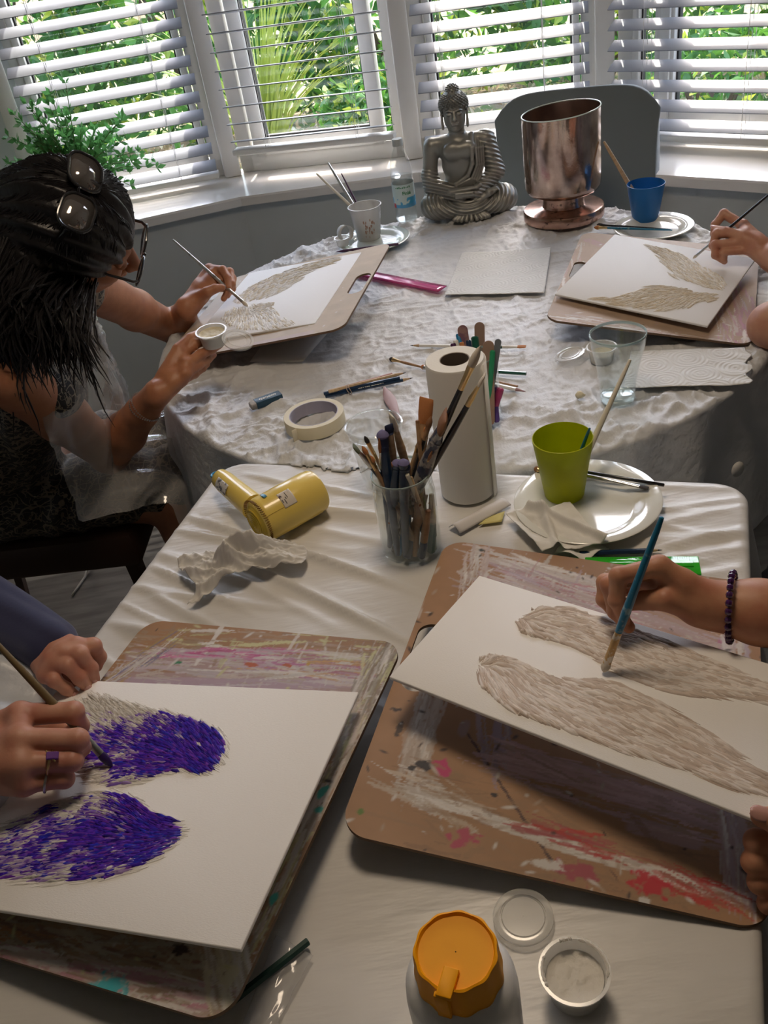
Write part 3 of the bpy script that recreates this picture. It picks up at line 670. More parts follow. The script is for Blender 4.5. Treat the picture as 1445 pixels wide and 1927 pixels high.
def paintR(p):
    p.band((895, 1040), (1150, 1110), .028, [WH, (.55, .48, .46)], 90, cross=.25); p.band((920, 1070), (1180, 1150), .045, [(.45, .22, .25), (.46, .36, .38), WH, LAV], 150, cross=.08); p.band((880, 1080), (1400, 1245), .06, [LAV, (.42, .33, .30), (.5, .42, .4)], 120); p.band((900, 1040), (885, 1110), .03, [WH, (.5, .42, .4)], 30)
    p.band((812, 1320), (775, 1455), .034, [WH, (.50, .44, .40), (.42, .34, .28)], 90, jit=.06); p.band((930, 1340), (930, 1420), .04, [(.32, .26, .34), (.4, .33, .36)], 30); p.band((755, 1485), (1110, 1605), .014, [WH, (.6, .55, .5)], 130, (.02, .07), (.001, .004), .05); p.band((1080, 1597), (1405, 1692), .014, [WH, (.6, .55, .5)], 110, (.02, .07), (.001, .004), .05); p.band((755, 1470), (870, 1520), .04, [WH, (.5, .42, .34)], 50)
    p.band((930, 1425), (1380, 1565), .05, [LP, (.40, .28, .26), (.34, .24, .19)], 170); p.band((760, 1500), (1400, 1720), .10, [(.27, .17, .10), (.30, .19, .11), (.24, .14, .085)], 160, jit=.3, op=.5); p.band((1375, 1540), (1392, 1690), .03, [LAV, WH, (.4, .3, .3)], 60, jit=.05); p.band((1375, 1180), (1392, 1290), .03, [WH, LAV], 30)
    p.band((985, 1550), (1150, 1600), .02, [(.45, .03, .03), (.36, .07, .08)], 20); p.band((1250, 1640), (1390, 1700), .03, [(.45, .03, .03), (.3, .1, .07)], 24)
    p.smear((900, 1048), (1130, 1105), .020, WH, .35, (4, 70)); p.smear((930, 1070), (1150, 1130), .032, (.45, .22, .25), .35, (5, 60)); p.smear((880, 1060), (1380, 1235), .05, LAV, .12, (5, 60)); p.smear((905, 1050), (890, 1110), .02, WH, .3, (5, 60))
    p.smear((1090, 1110), (1400, 1230), .04, (.44, .34, .34), .2, (4, 50)); p.smear((1350, 1190), (1362, 1260), .012, (.45, .12, .30), .3)
    p.smear((1372, 1190), (1382, 1290), .014, WH, .35); p.smear((1372, 1540), (1385, 1690), .028, LAV, .35, (4, 80)); p.smear((1385, 1560), (1392, 1690), .008, WH, .4)
    p.smear((808, 1330), (775, 1450), .030, WH, .42, (4, 70), .75); p.smear((880, 1340), (860, 1400), .02, (.34, .28, .32), .2); p.smear((925, 1370), (920, 1410), .03, (.32, .26, .34), .3, (6, 60), .7)
    p.smear((760, 1490), (860, 1515), .03, WH, .28, (6, 50)); p.smear((765, 1480), (1100, 1605), .014, WH, .40, (4, 50)); p.smear((1080, 1597), (1405, 1690), .016, WH, .45, (4, 50)); p.smear((780, 1520), (1000, 1570), .012, (.5, .44, .38), .2)
    p.smear((930, 1420), (1370, 1560), .045, LP, .28, (4, 40), .75); p.smear((1160, 1545), (1340, 1600), .03, (.42, .30, .32), .3, (6, 40), .7); p.smear((930, 1400), (960, 1440), .03, (.45, .36, .40), .2)
    p.blot((830, 1448), .012, (.50, .04, .16), .8); p.blot((875, 1580), .012, (.42, .06, .12), 1.4); p.smear((880, 1580), (985, 1620), .018, (.40, .10, .15), .2); p.blot((1080, 1640), .012, (.36, .07, .10), 2.2); p.blot((1225, 1665), .013, (.50, .02, .04), 1.6); p.smear((990, 1550), (1130, 1590), .006, (.45, .03, .03), .35, (4, 80))
    p.smear((1250, 1610), (1340, 1640), .02, (.4, .04, .05), .0); p.smear((1290, 1675), (1380, 1700), .014, (.35, .03, .03), .2)
    p.blot((797, 1440), .007, (.02, .02, .03), 2); p.blot((775, 1445), .004, (.02, .02, .03), 1); p.blot((678, 1530), .0045, (.10, .20, .04), 1.2); p.blot((1028, 1628), .007, WH, 2.2); p.blot((1208, 1695), .005, WH, 1.5); p.blot((930, 1495), .004, (.02, .02, .03), 1.6)
    for a, b in (((875, 1375), (1060, 1655)), ((752, 1385), (736, 1405)), ((715, 1418), (706, 1430)), ((1145, 1630), (1168, 1665))): p.smear(a, b, .0042, (.03, .015, .03), .9, (2, 5), .8, .5)
    p.smear((1030, 1045), (760, 1180), .01, (.4, .3, .2), -.2)
    p.smear((800, 1100), (780, 1180), .012, WH, .2, (7, 60)); p.blot((745, 1335), .004, (.04, .03, .03), 2); p.blot((752, 1370), .010, (.07, .05, .04), .4); p.blot((905, 1035), .004, (.04, .06, .06), 1.5); p.smear((770, 1350), (764, 1400), .008, (.18, .32, .32), .1)
    p.spots(200, [(.05, .04, .04), WH, (.4, .3, .22), (.04, .03, .03), (.5, .45, .4)], .0014, 8)
hx, hy = BR.loc(795, 1235)
board(BR, 'brown board with white frame marks and red paint, front right', paintR, (hx+.002, hy, .038, .018))
def paintRR(p):
    p.band((1090, 450), (1060, 560), .08, [(.44, .30, .28), WH, (.42, .30, .22)], 60); p.band((1370, 530), (1400, 650), .09, [(.42, .22, .30), LAV, WH, (.44, .32, .28)], 120); p.band((1050, 600), (1380, 650), .05, [(.46, .34, .30), WH, (.42, .30, .22)], 90)
    p.smear((1100, 445), (1150, 470), .05, (.42, .24, .26), .1); p.smear((1390, 540), (1400, 640), .06, (.42, .22, .30), .25, (5, 40)); p.smear((1330, 560), (1400, 640), .06, LAV, .2); p.smear((1380, 590), (1385, 630), .012, WH, .3)
    p.smear((1095, 595), (1140, 600), .012, WH, .35); p.smear((1060, 590), (1300, 640), .03, (.44, .32, .28), .1); p.smear((1190, 450), (1410, 530), .03, (.40, .30, .26), .1); p.spots(40, [WH, (.05, .1, .06), (.4, .3, .3)], .0016, 3)
hx, hy = BRR.loc(1082, 508)
board(BRR, 'tan board with pink stains, on the right of the round table', paintRR, (hx+.007, hy, .030, .0145), base=(.40, .29, .21))
def paintRL(p):
    p.smear((420, 660), (600, 622), .03, (.45, .34, .34), .2); p.smear((560, 640), (700, 540), .03, (.50, .42, .33), .0); p.spots(40, [WH, (.5, .45, .4)], .0014, 6)
hx, hy = BRL.loc(676, 533)
board(BRL, 'plain tan board with an oval hand hole before the dark-haired woman', paintRL, (hx, hy, .035, .018), base=(.46, .36, .25))
# --- canvases
m_canvas = M('primed_canvas', (.87, .855, .835), .75, bump=[(900, .25, .0006, (.35, 1, 1)), (500, .15, .0004, (1, .4, 1))])
m_canvas_b = M('primed_canvas_blueish', (.80, .81, .82), .7, bump=(700, .2, .0004))
def canvas(pl, label, mat, th=.0045):
    t = thing('canvas_board', label, 'painting'); t.matrix_world = pl.mat()
    MB().add(*rbox(0, pl.L, 0, pl.W, 0, th, .0012)).build('canvas_panel', mat, t, auto=60); t['th'] = th; return t
def inpoly(P, poly):
    x, y = P[:, 0], P[:, 1]; r = np.zeros(len(P), bool); n = len(poly)
    for i in range(n):
        (x1, y1), (x2, y2) = poly[i], poly[(i+1) % n]
        c = ((y1 > y) != (y2 > y)) & (x < (x2-x1)*(y-y1)/(y2-y1+1e-12)+x1); r ^= c
    return r
def wing(parent, pl, outline, guides, n, ln, wd, ht, colfn, mat, seed, name='wing', th=.0045, head=None, jit=.14, bend=0., inner=False):
    """outline / guides in pixels; strokes follow the guide directions"""
    poly = [pl.loc(*p) for p in outline]; G = [(pl.loc(gx_, gy_), pl.loc(gx_+dx*6, gy_+dy*6)) for gx_, gy_, dx, dy in guides]
    gp = np.array([a for a, b in G]); gd = np.array([(b-a)/np.linalg.norm(b-a) for a, b in G])
    g = np.random.RandomState(seed); lo = np.min(poly, 0); hi = np.max(poly, 0); pts = np.zeros((0, 2))
    while len(pts) < n:
        q = lo+g.rand(n*2, 2)*(hi-lo); pts = np.concatenate([pts, q[inpoly(q, poly)]])
    pts = pts[:n]; hp = pl.loc(*head)
    dist = np.linalg.norm(pts-hp, axis=1); order = np.argsort(-dist); pts = pts[order]; dist = dist[order]
    def flow(p):
        w = 1/(((p[:, None]-gp[None])**2).sum(-1)+2e-5)**1.6; d = (w[..., None]*gd[None]).sum(1); return d/np.linalg.norm(d, axis=1)[:, None]
    K = 6; l = ln*(.6+.8*g.rand(n)); w = wd*(.5+g.rand(n)); d0 = flow(pts); a = g.normal(0, jit, n)
    d0 = np.stack([d0[:, 0]*np.cos(a)-d0[:, 1]*np.sin(a), d0[:, 0]*np.sin(a)+d0[:, 1]*np.cos(a)], 1)
    pa = np.array(poly); cen_ = pa.mean(0); pex = (cen_+(pa-cen_)*1.03).tolist(); near = dist < .45*dist.max()
    p = pts-d0*(l*.5)[:, None]; bad = near & ~inpoly(p, pex); p[bad] = pts[bad]; V = []; prof = [0.25, .8, 1, .9, .6, .12]
    for k in range(K):
        dd = flow(p)*.85+d0*.15; dd /= np.linalg.norm(dd, axis=1)[:, None]; nn = np.stack([-dd[:, 1], dd[:, 0]], 1)
        ww = (w*prof[k]*(.85+.3*g.rand(n)))[:, None]; hz = ht*(.5+g.rand(n))*prof[k]; off = (w*.35*g.normal(size=n))[:, None]
        zb = .0002*g.rand(n)
        V += [np.c_[p-nn*ww, th-.0003+zb*0], np.c_[p-nn*ww*.45+nn*off*.2, th+hz*.8], np.c_[p+nn*off*.4, th+hz*.45+zb], np.c_[p+nn*ww*.55, th+hz], np.c_[p+nn*ww, th-.0003+zb*0]]
        p2_ = p+dd*(l/(K-1))[:, None]; bad = near & ~inpoly(p2_, pex); p = np.where(bad[:, None], p+(p2_-p)*.12, p2_)
    V = np.stack(V, 1)  # n, K*5, 3
    V[:, :, 0] = np.clip(V[:, :, 0], .001, pl.L-.001) if not inner else V[:, :, 0]; V[:, :, 1] = np.clip(V[:, :, 1], .001, pl.W-.001)
    col = colfn(pts, dist/dist.max(), g)  # n,3
    Cc = np.repeat(col[:, None], K*5, 1); Cc = Cc*(1+.10*g.normal(size=(n, K*5, 1)))
    fs = []
    for k in range(K-1):
        for j in range(4): fs.append((k*5+j, k*5+j+1, (k+1)*5+j+1, (k+1)*5+j))
    F = (np.array(fs)[None]+(np.arange(n)*K*5)[:, None, None]).reshape(-1, 4)
    return mobj(name, V.reshape(-1, 3), F[:, ::-1], mat, parent, True, np.clip(Cc.reshape(-1, 3), 0, .9))
m_impasto = M('impasto_paint', (.7, .7, .7), .38, attr=True, coat=.2)
m_impasto_w = M('texture_paste', (.7, .7, .7), .6, attr=True)
z6 = lambda L: [(x/3.1413, 1180+y/3.1413) for x, y in L]
tL = canvas(CL, 'white canvas with two thick purple feather wings, front left', m_canvas)
def colpurple(pl, hd, mid, hw, seed):
    hp = pl.loc(*hd); ax = pl.loc(*mid)-hp; L = np.linalg.norm(ax); ax /= L; nrm = np.array([-ax[1], ax[0]])
    def f(p, d, g):
        t = ((p-hp)@ax)/L; w = np.abs((p-hp)@nrm)/hw; n = len(p); nz = fbm(p[:, 0]*60, p[:, 1]*60, 3, seed)-.5
        k = t*.80+w*.50+nz*1.1+g.normal(0, .12, n)-.02       # 0 purple .. 1 white
        pal = np.array([(.055, .015, .46), (.12, .03, .55), (.03, .035, .58), (.18, .04, .48), (.028, .008, .26)])
        c = pal[g.choice(5, n, p=[.34, .24, .14, .16, .12])]
        lil = np.array([(.36, .24, .56), (.48, .40, .60), (.22, .12, .52)])[g.randint(0, 3, n)]; wh = np.tile([.72, .70, .67], (n, 1))
        c = np.where((k > .62)[:, None], lil, c); c = np.where((k > .80)[:, None], wh, c); return c
    return f
oA = z6([(490, 470), (560, 430), (700, 450), (800, 490), (930, 515), (1060, 545), (1180, 580), (1280, 625), (1335, 700), (1320, 800), (1260, 870), (1180, 888), (1100, 868), (1000, 870), (850, 925), (700, 955), (600, 925), (530, 870), (520, 770), (600, 770), (520, 680), (505, 580)])
gA = [(p[0], p[1], *d) for p, d in zip(z6([(1310, 740), (1230, 850), (1250, 640), (1100, 700), (950, 600), (1000, 850), (800, 700), (700, 520), (600, 480), (560, 600), (700, 800), (650, 930), (560, 860), (1150, 800), (850, 800)]), [(-.5, -.9), (-.9, -.5), (-.7, -.75), (-.75, -.65), (-.85, -.5), (-1, .05), (-1, -.35), (-.8, -.6), (-.75, -.65), (-.9, -.45), (-1, -.02), (-1, .25), (-1, .12), (-.8, -.6), (-1, -.12)])]
def grow(P, k):
    c = np.mean(P, 0); return [(c[0]+(x-c[0])*k, c[1]+(y-c[1])*k*1.02) for x, y in P]
cw_ = lambda p, d, g: np.tile([.80, .78, .75], (len(p), 1))*(1+.03*g.normal(size=(len(p), 1)))
wing(tL, CL, grow(oA, 1.07), gA, 1100, .022, .0013, .0009, cw_, m_impasto_w, 13, head=(415, 1425), name='white_paste')
wing(tL, CL, oA, gA, 1900, .024, .0018, .0032, colpurple(CL, (415, 1425), (150, 1400), .060, 3), m_impasto, 11, head=(415, 1425))
oB = z6([(-120, 1340), (0, 1280), (100, 1170), (240, 1130), (320, 1070), (500, 1020), (700, 1010), (800, 1035), (880, 1110), (970, 1145), (1060, 1155), (1090, 1215), (1055, 1290), (950, 1365), (800, 1445), (620, 1495), (450, 1505), (290, 1525), (60, 1480), (-100, 1470)])
gB = [(p[0], p[1], *d) for p, d in zip(z6([(1070, 1220), (950, 1180), (980, 1320), (850, 1110), (750, 1040), (700, 1150), (700, 1350), (500, 1060), (450, 1200), (400, 1400), (200, 1200), (100, 1400), (0, 1300), (700, 1450), (400, 1490)]), [(-1, .1), (-.9, -.4), (-1, .4), (-.75, -.6), (-.8, -.55), (-.9, -.25), (-1, .2), (-1, .05), (-1, .12), (-1, .18), (-.95, .3), (-1, .2), (-1, .2), (-1, .28), (-1, .15)])]
wing(tL, CL, grow(oB, 1.07), gB, 1200, .023, .0013, .0009, cw_, m_impasto_w, 14, head=(342, 1568), name='white_paste')
wing(tL, CL, oB, gB, 2300, .026, .0018, .0032, colpurple(CL, (342, 1568), (0, 1610), .075, 5), m_impasto, 12, head=(342, 1568))
tR = canvas(CR, 'long white canvas with two pale textured wings, front right', m_canvas)
z2 = lambda L: [(640+x/1.7950, 960+y/1.7950) for x, y in L]
def colpaste(a, b, pr=.5):
    def f(p, d, g): return np.where((g.rand(len(p)) < pr)[:, None], np.array(a), np.array(b))
    return f
oC = z2([(600, 390), (640, 355), (710, 340), (800, 350), (900, 385), (1000, 420), (1100, 455), (1190, 490), (1300, 540), (1445, 600), (1560, 660), (1500, 680), (1350, 645), (1220, 645), (1100, 620), (1000, 590), (900, 550), (820, 490), (740, 460), (660, 440), (610, 420)])
gC = [(p[0], p[1], *d) for p, d in zip(z2([(610, 400), (640, 360), (720, 350), (680, 430), (760, 400), (850, 380), (850, 470), (950, 430), (950, 540), (1100, 480), (1150, 600), (1300, 580), (1450, 640)]), [(.3, .9), (.9, -.4), (1, .1), (.9, .35), (1, .2), (1, .35), (.9, .5), (1, .3), (1, .35), (1, .35), (1, .2), (1, .28), (1, .25)])]
pc = ((.56, .47, .41), (.72, .66, .62)); pd = ((.42, .33, .27), (.52, .44, .38))
wing(tR, CR, oC, gC, 700, .030, .0016, .0004, colpaste(*pd), m_impasto_w, 23, head=(980, 1180), jit=.10, name='wing_gap_shade')  # flat darker strokes: shade in the gaps between ridges, put into the colour
wing(tR, CR, oC, gC, 620, .034, .0015, .0034, colpaste(*pc), m_impasto_w, 21, head=(980, 1180), jit=.08)
oD = z2([(468, 560), (480, 520), (520, 506), (580, 515), (640, 545), (720, 575), (850, 580), (950, 610), (1060, 650), (1120, 690), (1210, 745), (1300, 810), (1390, 880), (1450, 960), (1300, 945), (1200, 900), (1060, 855), (940, 825), (820, 775), (700, 735), (600, 700), (520, 640), (480, 600)])
gD = [(p[0], p[1], *d) for p, d in zip(z2([(472, 555), (488, 515), (560, 520), (520, 620), (580, 600), (600, 680), (700, 600), (700, 700), (850, 600), (850, 740), (1000, 650), (1000, 800), (1100, 740), (1250, 800), (1200, 880), (1380, 920)]), [(.15, 1), (.5, -.8), (.9, .3), (.55, .85), (.6, .8), (.85, .55), (.9, .45), (.85, .5), (1, .25), (.9, .42), (1, .4), (.95, .4), (.9, .45), (.9, .5), (.93, .4), (.95, .35)])]
wing(tR, CR, oD, gD, 900, .034, .0016, .0004, colpaste(*pd), m_impasto_w, 24, head=(905, 1260), jit=.10, name='wing_gap_shade')  # same painted gap shade under the lower wing
wing(tR, CR, oD, gD, 760, .040, .0017, .0036, colpaste(*pc), m_impasto_w, 22, head=(905, 1260), jit=.08)
tRL = canvas(CRL, 'white canvas with a fan-shaped cream wing, before the dark-haired woman', m_canvas_b)
z3 = lambda L: [(340+x/3.4405, 440+y/3.4405) for x, y in L]
cr = ((.68, .62, .50), (.80, .79, .76))
wing(tRL, CRL, z3([(345, 450), (420, 380), (520, 320), (700, 260), (860, 200), (1020, 172), (1000, 200), (860, 250), (760, 320), (680, 380), (560, 430), (440, 450), (370, 470)]),
     [(*z3([(400, 430)])[0], .8, -.6), (*z3([(600, 350)])[0], .85, -.5), (*z3([(800, 250)])[0], .9, -.3), (*z3([(960, 190)])[0], 1, -.2)], 520, .030, .0022, .0025, colpaste(*cr), m_impasto_w, 31, head=(450, 570), jit=.35)
wing(tRL, CRL, z3([(265, 560), (330, 490), (430, 470), (560, 460), (610, 462), (600, 490), (640, 550), (700, 580), (755, 582), (700, 605), (560, 630), (420, 630), (330, 610)]),
     [(*z3([(290, 570)])[0], -.6, .8), (*z3([(380, 600)])[0], -.3, 1), (*z3([(480, 600)])[0], .1, 1), (*z3([(560, 600)])[0], .5, .8), (*z3([(660, 580)])[0], .9, .5), (*z3([(540, 480)])[0], 1, -.1), (*z3([(420, 500)])[0], .1, 1)], 420, .030, .0024, .0028, colpaste(*cr, .35), m_impasto_w, 32, head=(462, 585), jit=.12)
tRR = canvas(CRR, 'white canvas with two cream wings on the far right board', m_canvas_b)
z4 = lambda L: [(1020+x/3.4, 380+y/3.4) for x, y in L]
cr2 = ((.68, .61, .49), (.78, .75, .69))
wing(tRR, CRR, z4([(650, 280), (760, 310), (880, 350), (980, 410), (1080, 450), (1160, 510), (1185, 550), (1150, 580), (1060, 565), (960, 530), (860, 510), (800, 480), (850, 470), (780, 420), (740, 350)]),
     [(*z4([(700, 295)])[0], -.8, -.35), (*z4([(850, 400)])[0], -.8, -.5), (*z4([(950, 480)])[0], -.8, -.5), (*z4([(1080, 540)])[0], -.9, -.3), (*z4([(1150, 530)])[0], -.5, -.7), (*z4([(1000, 430)])[0], -.7, -.8)], 520, .028, .0018, .0022, colpaste(*cr2), m_impasto_w, 41, head=(1360, 545), jit=.2)
wing(tRR, CRR, z4([(320, 632), (450, 625), (560, 600), (680, 560), (760, 545), (900, 560), (980, 590), (1120, 600), (1120, 630), (1080, 660), (1010, 650), (940, 690), (820, 705), (640, 700), (480, 675), (400, 650)]),
     [(*z4([(400, 635)])[0], -1, .05), (*z4([(600, 620)])[0], -.9, .25), (*z4([(650, 680)])[0], -.9, .15), (*z4([(800, 650)])[0], -.9, .35), (*z4([(950, 660)])[0], -.8, .5), (*z4([(820, 570)])[0], -1, -.1), (*z4([(1060, 620)])[0], -.9, .2)], 560, .028, .0018, .0022, colpaste(*cr2), m_impasto_w, 42, head=(1350, 560), jit=.16)
# ================================================================== STILL LIFE
m_clear = mglass('clear_plastic', (.85, .87, .88), .05, .10, (.97, .98, .98), 1.45)
m_clearlid = mglass('cloudy_plastic', (.88, .88, .85), .12, .38, (.96, .96, .95), 1.45)
m_glass = mglass('green_tinted_glass', (.75, .85, .86), .0, .03, (.965, .985, .985), 1.5)
m_milk = mglass('milky_plastic', (.72, .72, .70), .25, .62, (.9, .9, .9), 1.45)
m_tow = M('kitchen_paper', (.82, .81, .77), .9, bump=(420, .3, .0006), tl=.1)
m_card = M('brown_cardboard', (.25, .20, .16), .9)
m_black = M('black_lacquer', (.012, .012, .015), .25, coat=.3)
m_navy = M('navy_lacquer', (.012, .035, .085), .3, coat=.3)
m_navy2 = M('dark_navy_foam', (.02, .03, .08), .7)
m_teal = M('teal_lacquer', (.01, .16, .30), .3, coat=.3, noise=(80, (.20, .35, .42), .58, .66))
m_blue = M('blue_lacquer', (.02, .20, .42), .3)
m_green = M('green_lacquer', (.01, .09, .06), .3, coat=.3)
m_dgreen = M('dark_green_lacquer', (.008, .045, .035), .35, coat=.3)
m_purple = M('purple_lacquer', (.06, .015, .07), .35)
m_woodh = M('pale_wood', (.55, .40, .24), .5, noise=(20, (.45, .31, .18), .4, .6, (1, 1, 8)))
m_woodb = M('brown_wood', (.38, .23, .12), .45, noise=(14, (.24, .12, .06), .45, .6, (1, 1, 3)))
m_cream = M('cream_lacquer', (.70, .66, .55), .35)
m_whitel = M('white_lacquer', (.75, .74, .70), .3)
m_silver = M('silver_ferrule', (.62, .62, .60), .3, 1.0, noise=(60, (.35, .35, .34), .5, .7))
m_gold = M('gold_ferrule', (.70, .50, .24), .28, 1.0)
m_brO = M('orange_bristle', (.50, .20, .07), .7, bump=(300, .6, .001, (6, 6, .2)))
m_brB = M('brown_bristle', (.24, .11, .05), .7, bump=(300, .6, .001, (6, 6, .2)))
m_brW = M('white_bristle', (.66, .60, .50), .7, bump=(300, .6, .001, (6, 6, .2)))
m_brK = M('dark_bristle', (.04, .035, .035), .7)
m_brG = M('grey_green_bristle', (.12, .14, .09), .8)
m_brP = M('purple_wet_bristle', (.03, .012, .09), .3)
m_pur = M('violet_foam', (.16, .15, .30), .8)
m_graph = M('graphite', (.04, .04, .045), .4, .3)
def brush(label, A, B, hm, fm=None, bm=None, rh=.0035, fl=.03, bl=.018, shape='round', bw=.0045, group=None, cat='paint brush', name='paint_brush', roll=0., grip=None):
    """A handle end, B bristle tip"""
    A = Vector(A); B = Vector(B); L = (B-A).length
    t = thing(name, label, cat, group=group); aim(t, A, B, roll)
    fs = L-fl-bl if bm else L
    pr = [(.0005, 0), (rh*.55, .001), (rh*.75, fs*.12), (rh*1.0, fs*.55), (rh*1.18, fs*.82), (rh*.95, fs)]
    if not bm: pr = [(rh*.7, 0), (rh, .001), (rh, fs-.001), (rh*.7, fs)]
    MB().add(*lathe(pr, 12)).build('handle', hm, t)
    if bm:
        fw, ft = (bw, bw) if shape == 'round' else (bw, max(.0016, rh*.55))
        V = []; n = 14
        st = [(0, rh*.95, rh*.95), (fl*.3, rh*1.0, rh*1.0), (fl*.34, rh*1.08, rh*1.08), (fl*.4, rh, rh), (fl, fw, ft)]
        for z, a, b in st:
            for k in range(n): V.append((a*math.cos(2*PI*k/n), b*math.sin(2*PI*k/n), fs+z))
        F = [(i*n+k, i*n+(k+1) % n, (i+1)*n+(k+1) % n, (i+1)*n+k) for i in range(len(st)-1) for k in range(n)]
        MB().add(V, F).build('ferrule', fm, t)
        V = []; z0 = L-bl-.0005
        if shape == 'round': st = [(0, .96, .96), (.25, 1.15, 1.15), (.55, 1.0, 1.0), (.8, .62, .62), (1, .08, .08)]
        elif shape == 'filbert': st = [(0, .97, .9), (.3, 1.12, 1.1), (.65, 1.0, .8), (.88, .7, .5), (1, .25, .2)]
        else: st = [(0, .97, .9), (.35, 1.1, 1.2), (.8, 1.12, .8), (.98, 1.08, .35), (1, 1.0, .2)]
        for z, a, b in st:
            for k in range(n): V.append((fw*a*math.cos(2*PI*k/n), ft*b*math.sin(2*PI*k/n), z0+z*bl+(.0015*math.cos(2*PI*k/n) if shape == 'angled' and z > .5 else 0)))
        F = [(i*n+k, i*n+(k+1) % n, (i+1)*n+(k+1) % n, (i+1)*n+k) for i in range(len(st)-1) for k in range(n)]+[tuple((len(st)-1)*n+k for k in range(n)), tuple(range(n-1, -1, -1))]
        MB().add(V, F).build('bristles', bm, t)
    return t
def pencil(label, A, B, bodym, tipm=m_graph, woodm=m_woodh, r=.0036, group=None, point=True):
    A = Vector(A); B = Vector(B); L = (B-A).length; t = thing('pencil', label, 'pencil', group=group); aim(t, A, B)
    e = L-(.020 if point else 0)
    MB().add(*lathe([(r*.8, 0), (r, .0008), (r, e)], 6)).build('barrel', bodym, t, smooth=False)
    if point:
        MB().add(*lathe([(r*.98, e), (r*.36, L-.006)], 12)).build('sharpened_wood', woodm, t)
        MB().add(*lathe([(r*.36, L-.006), (.0003, L)], 10)).build('lead', tipm, t)
    return t
def cup(name, label, cat, c, rb, rt, h, mat, th=.0012, lip=True, wobn=0, parts=None):
    t = thing(name, label, cat, c)
    pr = [(rb*.97, 0), (rb, .002), (rt, h-.001), (rt+(.0018 if lip else 0), h), (rt-th, h+.0005), (rt-th*1.3, h-.002), (rb-th, .004), (.0005, .0035)]
    MB().add(*lathe(pr, 48, cap0=True, cap1=False)).build(parts or 'cup_body', mat, t); return t
# --- kitchen roll
P = px(855, 675.5, .228); t = thing('kitchen_roll', 'upright roll of white kitchen paper behind the jar of brushes', 'paper roll', (P.x, P.y, TZ), (0, 0, 0))
V = []; F = []; n = 96; prof = [(0, 0), (1, .006), (1, .2235), (0, .228)]
def spir(a): return .0418+.0022*(a/(2*PI))
V, F = lathe([(.0215, .0), (.040, 0), (.0428, .003), (.0430, .225), (.0415, .228), (.0218, .228), (.0215, .2275), (.0215, 0)], 160, False, False)
MB().add(V, F).build('paper_winding', m_tow, t)
mb = MB(); pts = []
for z in (.001, .226):
    for k in range(13):
        a = .35-k*.09; r = .0434+.0030*(k/12)**2; pts.append((r*math.cos(a), r*math.sin(a), z))
mb.add(pts, [(k, k+1, 13+k+1, 13+k) for k in range(12)])
o = mb.build('loose_sheet', m_tow, t); sm_ = o.modifiers.new('s', 'SOLIDIFY'); sm_.thickness = .0006
MB().add(*lathe([(.0214, .001), (.0214, .2275), (.0204, .2275), (.0204, .001)], 40, False, False)).build('cardboard_core', m_card, t)
# --- masking tape
P = px(589.6, 777, .025); t = thing('masking_tape', 'cream roll of masking tape lying flat on the round table', 'tape', (P.x, P.y, TZ))
MB().add(*lathe([(.0452, .0005), (.0550, .0003), (.0556, .001), (.0556, .024), (.0550, .0248), (.0452, .0246)], 64, False, False)).build('tape_winding', M('masking_paper', (.68, .62, .45), .6, bump=(200, .1, .0006, (1, 1, 6))), t)
MB().add(*lathe([(.0452, .0004), (.0452, .0247), (.0436, .0247), (.0436, .0004), (.0452, .0004)], 64, False, False)).build('cardboard_core', M('grey_core', (.42, .40, .47), .8), t)
MB().add(*xf(rbox(-.010, .010, -.0006, .0003, .001, .024, .0002), TR(-.0335, -.0447, 0, rz=.64))).build('tape_end', M('masking_paper_end', (.72, .66, .5), .6), t)
# --- plates
m_china = M('white_china', (.74, .75, .70), .12, coat=.5)
m_china2 = M('pale_grey_china', (.55, .63, .62), .12, coat=.5)
def plate(label, c, r, mat, h=.017):
    o = mobj('plate', *lathe([(r*.56, 0), (r*.60, .001), (r*.66, .004), (r*.95, h-.002), (r*.995, h-.0005), (r, h+.0008), (r*.985, h+.002), (r*.70, .0095), (r*.64, .006), (r*.60, .0050), (.0005, .0046)], 72, True, False), mat, None, True, auto=60)
    o.location = c; return tag(o, label, 'plate')
P = px(1104.6, 940.3, .017); PLC = Vector((P.x, P.y, TZ)); plate('large white plate with folded tissue and black brushes, near the green cup', PLC, .107, m_china)
P = px(1229.4, 424.5, .015); PRC = Vector((P.x, P.y, TZ)); plate('white side plate under the blue cup', PRC, .094, m_china, .015)
P = px(703, 450, .015); PLL = Vector((P.x, P.y, TZ)); plate('pale grey-rimmed side plate under the murky plastic cup', PLL, .096, m_china2, .015)
# --- cups
m_lime = M('lime_plastic', (.60, .64, .01), .35, tl=.35, noise=(25, (.50, .55, .01), .4, .7)); m_bcup = M('blue_plastic', (.015, .16, .46), .4, tl=.1)
GC = px(1062, 929, .005); cup('plastic_cup', 'lime green plastic cup on the large white plate', 'cup', GC, .0295, .0440, .100, m_lime, lip=False)
bc_ = Vector((0, 0, 0)); BC = px(1214, 412, .005); cup('plastic_cup', 'blue plastic cup on the far side plate', 'cup', BC, .031, .0455, .088, m_bcup, lip=False)
def water(name_p, parent, r, z0, z1, rb, mat): MB().add(*lathe([(rb*.95, z0), (r, z1), (.0005, z1+.0002)], 40, True, False)).build(name_p, mat, parent)
LC = px(695, 448, .005); t = cup('plastic_cup', 'milky disposable cup of murky paint water on the left side plate', 'cup', LC, .0310, .0435, .088, m_milk)
water('paint_water', t, .0345, .004, .038, .030, M('murky_water', (.36, .36, .32), .2))
mb = MB()
